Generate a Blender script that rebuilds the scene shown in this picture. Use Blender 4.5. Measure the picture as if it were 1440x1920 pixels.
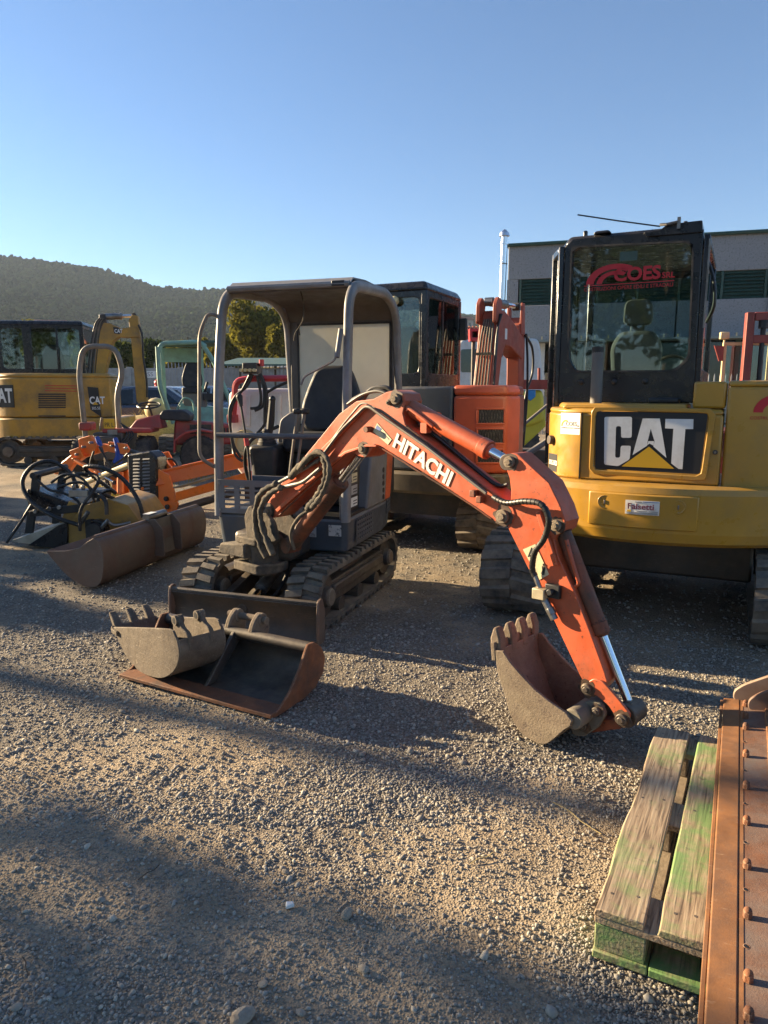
import bpy, bmesh, math, random
import numpy as np
from mathutils import Vector, Matrix

for o in list(bpy.data.objects): bpy.data.objects.remove(o)
SC = bpy.context.scene
COL = SC.collection
R = math.radians

# ---------------------------------------------------------------- camera
EYE = 1.5
FPX, HZN = 1331.0, 735.0                      # focal length and horizon row for a 1440x1920 frame
PITCH = math.atan((960 - HZN) / FPX)
cam = bpy.data.cameras.new('camera'); camo = bpy.data.objects.new('camera', cam); COL.objects.link(camo)
camo.location = (0, 0, EYE); camo.rotation_euler = (R(90) - PITCH, 0, 0)
cam.sensor_fit = 'VERTICAL'; cam.sensor_height = 36; cam.lens = 36 * FPX / 1920
cam.clip_start = 0.05; cam.clip_end = 6000
SC.camera = camo
SC.render.resolution_x = 768; SC.render.resolution_y = 1024

# ---------------------------------------------------------------- sky and sun
SUN_AZ, SUN_EL = 156.5, 16.0                  # degrees, counter-clockwise from +X ; low evening sun
TOSUN = Vector((math.cos(R(SUN_AZ)) * math.cos(R(SUN_EL)), math.sin(R(SUN_AZ)) * math.cos(R(SUN_EL)), math.sin(R(SUN_EL))))
W = bpy.data.worlds.new('World'); SC.world = W; W.use_nodes = True
wn = W.node_tree.nodes; wl = W.node_tree.links
sky = wn.new('ShaderNodeTexSky'); sky.sky_type = 'NISHITA'; sky.sun_disc = False
sky.sun_elevation = R(SUN_EL); sky.sun_rotation = R(90 - SUN_AZ); sky.altitude = 100
sky.air_density = 1.0; sky.dust_density = 0.25; sky.ozone_density = 5.0
wl.new(sky.outputs[0], wn['Background'].inputs[0]); wn['Background'].inputs[1].default_value = 0.049
sun = bpy.data.lights.new('sun', 'SUN'); suno = bpy.data.objects.new('sun', sun); COL.objects.link(suno)
sun.energy = 5.0; sun.angle = R(0.53); sun.color = (1.0, 0.78, 0.49)
suno.rotation_euler = TOSUN.to_track_quat('Z', 'Y').to_euler(); suno.location = (-20, 8, 10)
SC.view_settings.view_transform = 'Standard'; SC.view_settings.look = 'None'
SC.view_settings.exposure = 2.08; SC.view_settings.gamma = 1.0
SC.render.engine = 'CYCLES'
try:
    SC.cycles.max_bounces = 6; SC.cycles.transparent_max_bounces = 12; SC.cycles.volume_bounces = 0
except Exception: pass

# ---------------------------------------------------------------- frames: real places in metres
def ray(u, v):
    x, y = (u - 720) / FPX, (960 - v) / FPX
    c, s = math.cos(PITCH), math.sin(PITCH)
    return Vector((x, c + y * s, -s + y * c))
EYEP = Vector((0, 0, EYE))
def on_z(u, v, z=0.0):
    r = ray(u, v); return EYEP + r * ((z - EYE) / r.z)
def on_y(u, v, Y):
    r = ray(u, v); return EYEP + r * (Y / r.y)
def rise(Y): return max(0.0, (Y - 7.0)) * 0.014     # the yard climbs a little towards the back
class Fr:
    "a thing's own axes: origin o on the ground, turned by yaw degrees, metres"
    def __init__(s, o, yaw):
        a = R(yaw); o = list(o) + [0.0] * (3 - len(o)); s.yaw = a
        s.o = Vector(o); s.x = Vector((math.cos(a), math.sin(a), 0)); s.y = Vector((-math.sin(a), math.cos(a), 0)); s.z = Vector((0, 0, 1))
    def __call__(s, x, y, z): return s.o + s.x * x + s.y * y + s.z * z
    def loc(s, p): q = p - s.o; return Vector((q.dot(s.x), q.dot(s.y), q.dot(s.z)))
    def hit(s, u, v, p, n):
        r = ray(u, v); return s.loc(EYEP + r * ((p - EYEP).dot(n) / r.dot(n)))
    def Y(s, u, v, y): q = s.hit(u, v, s(0, y, 0), s.y); return (q.x, q.z)
    def X(s, u, v, x): q = s.hit(u, v, s(x, 0, 0), s.x); return (q.y, q.z)
    def Z(s, u, v, z): q = s.loc(on_z(u, v, z + s.o.z)); return (q.x, q.y)
WORLD = Fr((0, 0, 0), 0)

# ---------------------------------------------------------------- mesh builder
def smooth_path(pts, n=6):
    P = [Vector(p) for p in pts]; out = []
    for i in range(len(P) - 1):
        a = P[max(i - 1, 0)]; b = P[i]; c = P[i + 1]; d = P[min(i + 2, len(P) - 1)]
        for k in range(n):
            t = k / n
            out.append(0.5 * ((2 * b) + (c - a) * t + (2 * a - 5 * b + 4 * c - d) * t * t + (3 * b - a - 3 * c + d) * t ** 3))
    out.append(P[-1]); return out
def rounded(poly, r, n=4):
    "round the corners of a 2D polygon"
    out = []; m = len(poly)
    for i in range(m):
        p = Vector(poly[i]); a = Vector(poly[i - 1]) - p; b = Vector(poly[(i + 1) % m]) - p
        k = min(r, a.length * .45, b.length * .45)
        A = p + a.normalized() * k; B = p + b.normalized() * k
        for j in range(n + 1):
            t = j / n; out.append(tuple((1 - t) ** 2 * A + 2 * t * (1 - t) * p + t * t * B))
    return out
def fillet(pts, r, n=5):
    "round the bends of an open 3D path"
    P = [Vector(p) for p in pts]; out = [P[0]]
    for i in range(1, len(P) - 1):
        a = P[i - 1] - P[i]; b = P[i + 1] - P[i]; k = min(r, a.length * .48, b.length * .48)
        A = P[i] + a.normalized() * k; B = P[i] + b.normalized() * k
        for j in range(n + 1):
            t = j / n; out.append((1 - t) ** 2 * A + 2 * t * (1 - t) * P[i] + t * t * B)
    out.append(P[-1]); return out

class MB:
    def __init__(s, fr=WORLD): s.v = []; s.f = []; s.fr = fr
    def add(s, vs, fs):
        k = len(s.v); s.v += [s.fr(*p) for p in vs]; s.f += [[i + k for i in f] for f in fs]; return s
    def box(s, x0, x1, y0, y1, z0, z1):
        return s.add([(x0, y0, z0), (x1, y0, z0), (x1, y1, z0), (x0, y1, z0), (x0, y0, z1), (x1, y0, z1), (x1, y1, z1), (x0, y1, z1)],
                     [(0, 3, 2, 1), (4, 5, 6, 7), (0, 1, 5, 4), (1, 2, 6, 5), (2, 3, 7, 6), (3, 0, 4, 7)])
    def hexa(s, lo, hi):
        "two loops of points, bottom and top, joined"
        n = len(lo); return s.add(list(lo) + list(hi), [tuple(range(n))[::-1], tuple(range(n, 2 * n))] + [(i, (i + 1) % n, n + (i + 1) % n, n + i) for i in range(n)])
    def prism(s, poly, a, b, ax='y'):
        "2D outline pushed from a to b along an axis: y -> (x,z), x -> (y,z), z -> (x,y)"
        m = {'y': lambda p, t: (p[0], t, p[1]), 'x': lambda p, t: (t, p[0], p[1]), 'z': lambda p, t: (p[0], p[1], t)}[ax]
        lo = [m(p, a) for p in poly]; hi = [m(p, b) for p in poly]
        return s.hexa(lo, hi)
    def strip(s, line, a, b, t, ax='y'):
        "a bent plate: open 2D profile with thickness t, pushed from a to b"
        P = [Vector(p) for p in line]; off = []
        for i, p in enumerate(P):
            d = (P[min(i + 1, len(P) - 1)] - P[max(i - 1, 0)]).normalized(); off.append((p.x - d.y * t, p.y + d.x * t))
        return s.prism([tuple(p) for p in P] + off[::-1], a, b, ax) if len(P) < 3 else s._strip2([tuple(p) for p in P], off, a, b, ax)
    def _strip2(s, P, O, a, b, ax):
        m = {'y': lambda p, t: (p[0], t, p[1]), 'x': lambda p, t: (t, p[0], p[1]), 'z': lambda p, t: (p[0], p[1], t)}[ax]
        n = len(P); vs = [m(p, a) for p in P] + [m(p, a) for p in O] + [m(p, b) for p in P] + [m(p, b) for p in O]; f = []
        for i in range(n - 1):
            f += [(i, i + 1, 2 * n + i + 1, 2 * n + i), (n + i + 1, n + i, 3 * n + i, 3 * n + i + 1), (i + 1, i, n + i, n + i + 1), (2 * n + i, 2 * n + i + 1, 3 * n + i + 1, 3 * n + i)]
        f += [(0, 2 * n, 3 * n, n), (n - 1, 2 * n - 1, 4 * n - 1, 3 * n - 1)]
        return s.add(vs, f)
    def cyl(s, p, q, r, r1=None, n=16, cap=True):
        p, q = Vector(p), Vector(q); r1 = r if r1 is None else r1; d = (q - p).normalized()
        a = d.orthogonal().normalized(); b = d.cross(a); vs = []
        for c, rr in ((p, r), (q, r1)):
            vs += [tuple(c + (a * math.cos(t) + b * math.sin(t)) * rr) for t in [2 * math.pi * i / n for i in range(n)]]
        fs = [(i, (i + 1) % n, n + (i + 1) % n, n + i) for i in range(n)]
        if cap: fs += [tuple(range(n))[::-1], tuple(range(n, 2 * n))]
        return s.add(vs, fs)
    def tube(s, pts, r, n=8, cap=True):
        P = [Vector(p) for p in pts]; vs = []; up = None
        for i, p in enumerate(P):
            d = (P[min(i + 1, len(P) - 1)] - P[max(i - 1, 0)]).normalized()
            up = d.orthogonal().normalized() if up is None else (up - d * up.dot(d)).normalized()
            b = d.cross(up); rr = r[i] if isinstance(r, (list, tuple)) else r
            vs += [tuple(p + (up * math.cos(2 * math.pi * k / n) + b * math.sin(2 * math.pi * k / n)) * rr) for k in range(n)]
        m = len(P); fs = [(i * n + k, i * n + (k + 1) % n, (i + 1) * n + (k + 1) % n, (i + 1) * n + k) for i in range(m - 1) for k in range(n)]
        if cap: fs += [tuple(range(n))[::-1], tuple(range((m - 1) * n, m * n))]
        return s.add(vs, fs)
    def ball(s, c, r, nu=12, nv=8, sq=(1, 1, 1)):
        vs = []
        for j in range(1, nv):
            a = math.pi * j / nv
            vs += [(c[0] + sq[0] * r * math.sin(a) * math.cos(2 * math.pi * i / nu), c[1] + sq[1] * r * math.sin(a) * math.sin(2 * math.pi * i / nu), c[2] + sq[2] * r * math.cos(a)) for i in range(nu)]
        t = len(vs); vs += [(c[0], c[1], c[2] + sq[2] * r), (c[0], c[1], c[2] - sq[2] * r)]
        fs = [(j * nu + i, (j + 1) * nu + i, (j + 1) * nu + (i + 1) % nu, j * nu + (i + 1) % nu) for j in range(nv - 2) for i in range(nu)]
        fs += [(t, i, (i + 1) % nu) for i in range(nu)] + [(t + 1, (nv - 2) * nu + (i + 1) % nu, (nv - 2) * nu + i) for i in range(nu)]
        return s.add(vs, fs)
    def lathe(s, prof, c, axis='x', n=28):
        "closed ring: profile of (along, radius) turned about an axis through c"
        vs = []; m = len(prof)
        for (t, r) in prof:
            for k in range(n):
                a = 2 * math.pi * k / n; u, w = r * math.cos(a), r * math.sin(a)
                vs.append({'x': (c[0] + t, c[1] + u, c[2] + w), 'y': (c[0] + u, c[1] + t, c[2] + w), 'z': (c[0] + u, c[1] + w, c[2] + t)}[axis])
        fs = [(i * n + k, i * n + (k + 1) % n, (i + 1) * n + (k + 1) % n, (i + 1) * n + k) for i in range(m - 1) for k in range(n)]
        fs += [tuple(range(n))[::-1], tuple(range((m - 1) * n, m * n))]
        return s.add(vs, fs)
    def plate(s, xs, zs, hole, y0, y1):
        "pierced sheet in the x-z plane: cells of the grid where hole(i,j) is true stay open"
        nx, nz = len(xs) - 1, len(zs) - 1; on = lambda i, j: 0 <= i < nx and 0 <= j < nz and not hole(i, j)
        idx = {}; vs = []; fs = []
        def V(i, j, k):
            if (i, j, k) not in idx: idx[(i, j, k)] = len(vs); vs.append((xs[i], (y0, y1)[k], zs[j]))
            return idx[(i, j, k)]
        for i in range(nx):
            for j in range(nz):
                if not on(i, j): continue
                fs += [(V(i, j, 0), V(i + 1, j, 0), V(i + 1, j + 1, 0), V(i, j + 1, 0)), (V(i, j, 1), V(i, j + 1, 1), V(i + 1, j + 1, 1), V(i + 1, j, 1))]
                if not on(i - 1, j): fs.append((V(i, j, 0), V(i, j + 1, 0), V(i, j + 1, 1), V(i, j, 1)))
                if not on(i + 1, j): fs.append((V(i + 1, j, 0), V(i + 1, j, 1), V(i + 1, j + 1, 1), V(i + 1, j + 1, 0)))
                if not on(i, j - 1): fs.append((V(i, j, 0), V(i, j, 1), V(i + 1, j, 1), V(i + 1, j, 0)))
                if not on(i, j + 1): fs.append((V(i, j + 1, 0), V(i + 1, j + 1, 0), V(i + 1, j + 1, 1), V(i, j + 1, 1)))
        return s.add(vs, fs)
    def build(s, name, mat, parent=None, bevel=0.0, ang=35, seg=2, fix=True):
        me = bpy.data.meshes.new(name); inv = None
        if parent is not None: inv = ROOTM[parent.name].inverted()
        vs = [inv @ p for p in s.v] if inv is not None else s.v
        me.from_pydata([tuple(p) for p in vs], [], s.f)
        if fix:
            bm = bmesh.new(); bm.from_mesh(me); bmesh.ops.recalc_face_normals(bm, faces=bm.faces); bm.to_mesh(me); bm.free()
        me.shade_smooth(); me.set_sharp_from_angle(angle=R(ang))
        me.materials.append(mat); o = bpy.data.objects.new(name, me); COL.objects.link(o)
        if parent is not None:
            o.parent = parent; ROOTM[o.name] = ROOTM[parent.name]
        else: ROOTM[o.name] = Matrix.Identity(4)
        if bevel:
            m = o.modifiers.new('edge', 'BEVEL'); m.width = bevel; m.segments = seg; m.limit_method = 'ANGLE'; m.angle_limit = R(40); m.harden_normals = False
        return o
ROOTM = {}
def tag(o, label, cat, group=None, kind=None):
    o['label'] = label; o['category'] = cat
    if group: o['group'] = group
    if kind: o['kind'] = kind
    return o
def thing(name, fr, label, cat, group=None):
    o = bpy.data.objects.new(name, None); COL.objects.link(o); o.empty_display_size = .2
    o.location = fr.o; o.rotation_euler = (0, 0, fr.yaw)
    ROOTM[o.name] = Matrix.Translation(fr.o) @ Matrix.Rotation(fr.yaw, 4, 'Z'); return tag(o, label, cat, group)
def text(body, size, fr, o, xd, yd, mat, parent, name='lettering', depth=.0015, fat=0.0, align='LEFT', sx=1.0, font=None):
    "flat raised lettering: o, xd, yd in the frame's own axes"
    c = bpy.data.curves.new(name, 'FONT'); c.body = body; c.size = size; c.extrude = depth; c.offset = fat; c.align_x = align; c.resolution_u = 3
    t = bpy.data.objects.new('tmp', c); COL.objects.link(t); dg = bpy.context.evaluated_depsgraph_get()
    me = bpy.data.meshes.new_from_object(t.evaluated_get(dg)); bpy.data.objects.remove(t)
    X = (fr(*xd) - fr.o).normalized(); Yv = (fr(*yd) - fr.o).normalized(); Z = X.cross(Yv); O = fr(*o)
    M = Matrix(((X.x * sx, Yv.x, Z.x, O.x), (X.y * sx, Yv.y, Z.y, O.y), (X.z * sx, Yv.z, Z.z, O.z), (0, 0, 0, 1)))
    me.transform(ROOTM[parent.name].inverted() @ M); me.materials.clear(); me.materials.append(mat); me.name = name
    ob = bpy.data.objects.new(name, me); COL.objects.link(ob); ob.parent = parent; ROOTM[ob.name] = ROOTM[parent.name]; return ob

# ---------------------------------------------------------------- materials
def mat(name, col, rough=.5, metal=0.0, var=.18, scale=5.0, dirt=None, damt=.35, dscale=3.0, chip=None, camt=.3, cscale=40.0, bump=.0, bscale=120.0, spec=.5, dust=0.0, coat=0.0, edge=None, er=.007, scratch=None, samt=.3):
    m = bpy.data.materials.new(name); m.use_nodes = True; N = m.node_tree.nodes; L = m.node_tree.links
    b = N['Principled BSDF']; b.inputs['Metallic'].default_value = metal; b.inputs['Specular IOR Level'].default_value = spec
    b.inputs['Coat Weight'].default_value = coat; b.inputs['Coat Roughness'].default_value = .12
    tc = N.new('ShaderNodeTexCoord').outputs['Object']
    def noise(sc, det=5, rg=.6):
        n = N.new('ShaderNodeTexNoise'); n.inputs['Scale'].default_value = sc; n.inputs['Detail'].default_value = det; n.inputs['Roughness'].default_value = rg
        L.new(tc, n.inputs['Vector']); return n.outputs['Fac']
    def ramp(fac, a, c):
        r = N.new('ShaderNodeMapRange'); r.inputs['From Min'].default_value = a; r.inputs['From Max'].default_value = c; L.new(fac, r.inputs['Value']); return r.outputs[0]
    def mix(fac, A, B):
        x = N.new('ShaderNodeMix'); x.data_type = 'RGBA'; L.new(fac, x.inputs[0])
        for i, q in ((6, A), (7, B)):
            if isinstance(q, tuple): x.inputs[i].default_value = (*q, 1)
            else: L.new(q, x.inputs[i])
        return x.outputs[2]
    lo = tuple(max(0, c * (1 - var)) for c in col); hi = tuple(min(1, c * (1 + var)) for c in col)
    n1 = noise(scale); c = mix(ramp(n1, .3, .7), lo, hi)
    if dirt: c = mix(ramp(noise(dscale, 8, .7), .62 - damt * .5, .9 - damt * .4), c, dirt)
    if chip: c = mix(ramp(noise(cscale, 6, .75), .72 - camt * .3, .76 - camt * .3), c, chip)
    if scratch:
        mp = N.new('ShaderNodeMapping'); mp.inputs['Scale'].default_value = (7, 45, 70); mp.inputs['Rotation'].default_value = (.5, .35, .8); L.new(tc, mp.inputs[0])
        sn = N.new('ShaderNodeTexNoise'); sn.inputs['Scale'].default_value = 1.6; sn.inputs['Detail'].default_value = 7; sn.inputs['Roughness'].default_value = .75; L.new(mp.outputs[0], sn.inputs[0])
        c = mix(ramp(sn.outputs[0], .66 - samt * .2, .80 - samt * .2), c, scratch)
    if edge:
        bv = N.new('ShaderNodeBevel'); bv.samples = 4; bv.inputs[0].default_value = er; ge = N.new('ShaderNodeNewGeometry')
        dt = N.new('ShaderNodeVectorMath'); dt.operation = 'DOT_PRODUCT'; L.new(bv.outputs[0], dt.inputs[0]); L.new(ge.outputs['Normal'], dt.inputs[1])
        me_ = N.new('ShaderNodeMath'); me_.operation = 'MULTIPLY'; L.new(ramp(dt.outputs['Value'], .985, .86), me_.inputs[0]); L.new(ramp(noise(38, 5, .7), .42, .58), me_.inputs[1]); c = mix(me_.outputs[0], c, edge)
    if dust:
        g = N.new('ShaderNodeNewGeometry'); sx = N.new('ShaderNodeSeparateXYZ'); L.new(g.outputs['Normal'], sx.inputs[0])
        mu = N.new('ShaderNodeMath'); mu.operation = 'MULTIPLY'; L.new(ramp(sx.outputs[2], .2, 1.0), mu.inputs[0]); L.new(ramp(noise(9, 6, .7), .3, .65), mu.inputs[1])
        m2 = N.new('ShaderNodeMath'); m2.operation = 'MULTIPLY'; L.new(mu.outputs[0], m2.inputs[0]); m2.inputs[1].default_value = dust
        c = mix(m2.outputs[0], c, (.33, .27, .19))
    L.new(c, b.inputs['Base Color'])
    rr = N.new('ShaderNodeMapRange'); rr.inputs['To Min'].default_value = max(.03, rough - .13); rr.inputs['To Max'].default_value = min(1, rough + .15)
    rr.inputs['From Min'].default_value = .3; rr.inputs['From Max'].default_value = .7; L.new(noise(scale * 2.3, 6), rr.inputs['Value']); L.new(rr.outputs[0], b.inputs['Roughness'])
    if bump:
        bp = N.new('ShaderNodeBump'); bp.inputs['Strength'].default_value = bump; bp.inputs['Distance'].default_value = .004
        L.new(noise(bscale, 6, .65), bp.inputs['Height']); L.new(bp.outputs[0], b.inputs['Normal'])
    return m
def flat(name, col, rough=.5, metal=0, spec=.5):
    m = bpy.data.materials.new(name); m.use_nodes = True; b = m.node_tree.nodes['Principled BSDF']
    b.inputs['Base Color'].default_value = (*col, 1); b.inputs['Roughness'].default_value = rough; b.inputs['Metallic'].default_value = metal; b.inputs['Specular IOR Level'].default_value = spec
    return m
def glass(name, tint=(.55, .68, .66), refl=1.0, haze=0.0, hazecol=(.5, .5, .45)):
    m = bpy.data.materials.new(name); m.use_nodes = True; N = m.node_tree.nodes; L = m.node_tree.links; N.remove(N['Principled BSDF'])
    t = N.new('ShaderNodeBsdfTransparent'); t.inputs[0].default_value = (*tint, 1); g = N.new('ShaderNodeBsdfGlossy'); g.inputs['Roughness'].default_value = .02
    g.inputs[0].default_value = (refl, refl, refl, 1)
    f = N.new('ShaderNodeFresnel'); f.inputs[0].default_value = 1.6; x = N.new('ShaderNodeMixShader'); L.new(f.outputs[0], x.inputs[0]); L.new(t.outputs[0], x.inputs[1]); L.new(g.outputs[0], x.inputs[2])
    out = x.outputs[0]
    if haze:
        d = N.new('ShaderNodeBsdfDiffuse'); d.inputs[0].default_value = (*hazecol, 1); tr = N.new('ShaderNodeBsdfTranslucent'); tr.inputs[0].default_value = (*hazecol, 1)
        dm = N.new('ShaderNodeMixShader'); dm.inputs[0].default_value = .5; L.new(d.outputs[0], dm.inputs[1]); L.new(tr.outputs[0], dm.inputs[2])
        n = N.new('ShaderNodeTexNoise'); n.inputs['Scale'].default_value = 6; tcn = N.new('ShaderNodeTexCoord'); L.new(tcn.outputs['Object'], n.inputs[0])
        mr = N.new('ShaderNodeMapRange'); mr.inputs['To Min'].default_value = haze * .8; mr.inputs['To Max'].default_value = min(1, haze * 1.15); L.new(n.outputs[0], mr.inputs[0])
        y = N.new('ShaderNodeMixShader'); L.new(mr.outputs[0], y.inputs[0]); L.new(out, y.inputs[1]); L.new(dm.outputs[0], y.inputs[2]); out = y.outputs[0]
    L.new(out, N['Material Output'].inputs[0]); return m
def leafmat(name, col, var=.5, nsc=.55):
    m = bpy.data.materials.new(name); m.use_nodes = True; N = m.node_tree.nodes; L = m.node_tree.links; N.remove(N['Principled BSDF'])
    g = N.new('ShaderNodeNewGeometry'); tc = N.new('ShaderNodeTexCoord'); n = N.new('ShaderNodeTexNoise'); n.inputs['Scale'].default_value = nsc; n.inputs['Detail'].default_value = 3; L.new(tc.outputs['Object'], n.inputs[0])
    ad = N.new('ShaderNodeMath'); ad.operation = 'ADD'; L.new(g.outputs['Random Per Island'], ad.inputs[0]); L.new(n.outputs[0], ad.inputs[1])
    mr = N.new('ShaderNodeMapRange'); mr.inputs['From Min'].default_value = .3; mr.inputs['From Max'].default_value = 1.3; L.new(ad.outputs[0], mr.inputs[0])
    x = N.new('ShaderNodeMix'); x.data_type = 'RGBA'; L.new(mr.outputs[0], x.inputs[0]); x.inputs[6].default_value = (*[c * (1 - var) for c in col], 1); x.inputs[7].default_value = (col[0] * (1 + var * 1.3), col[1] * (1 + var), col[2], 1)
    d = N.new('ShaderNodeBsdfDiffuse'); t = N.new('ShaderNodeBsdfTranslucent'); L.new(x.outputs[2], d.inputs[0]); L.new(x.outputs[2], t.inputs[0])
    k = N.new('ShaderNodeMixShader'); k.inputs[0].default_value = .4; L.new(d.outputs[0], k.inputs[1]); L.new(t.outputs[0], k.inputs[2]); L.new(k.outputs[0], N['Material Output'].inputs[0]); return m
DUST = (.30, .24, .165)
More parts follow.
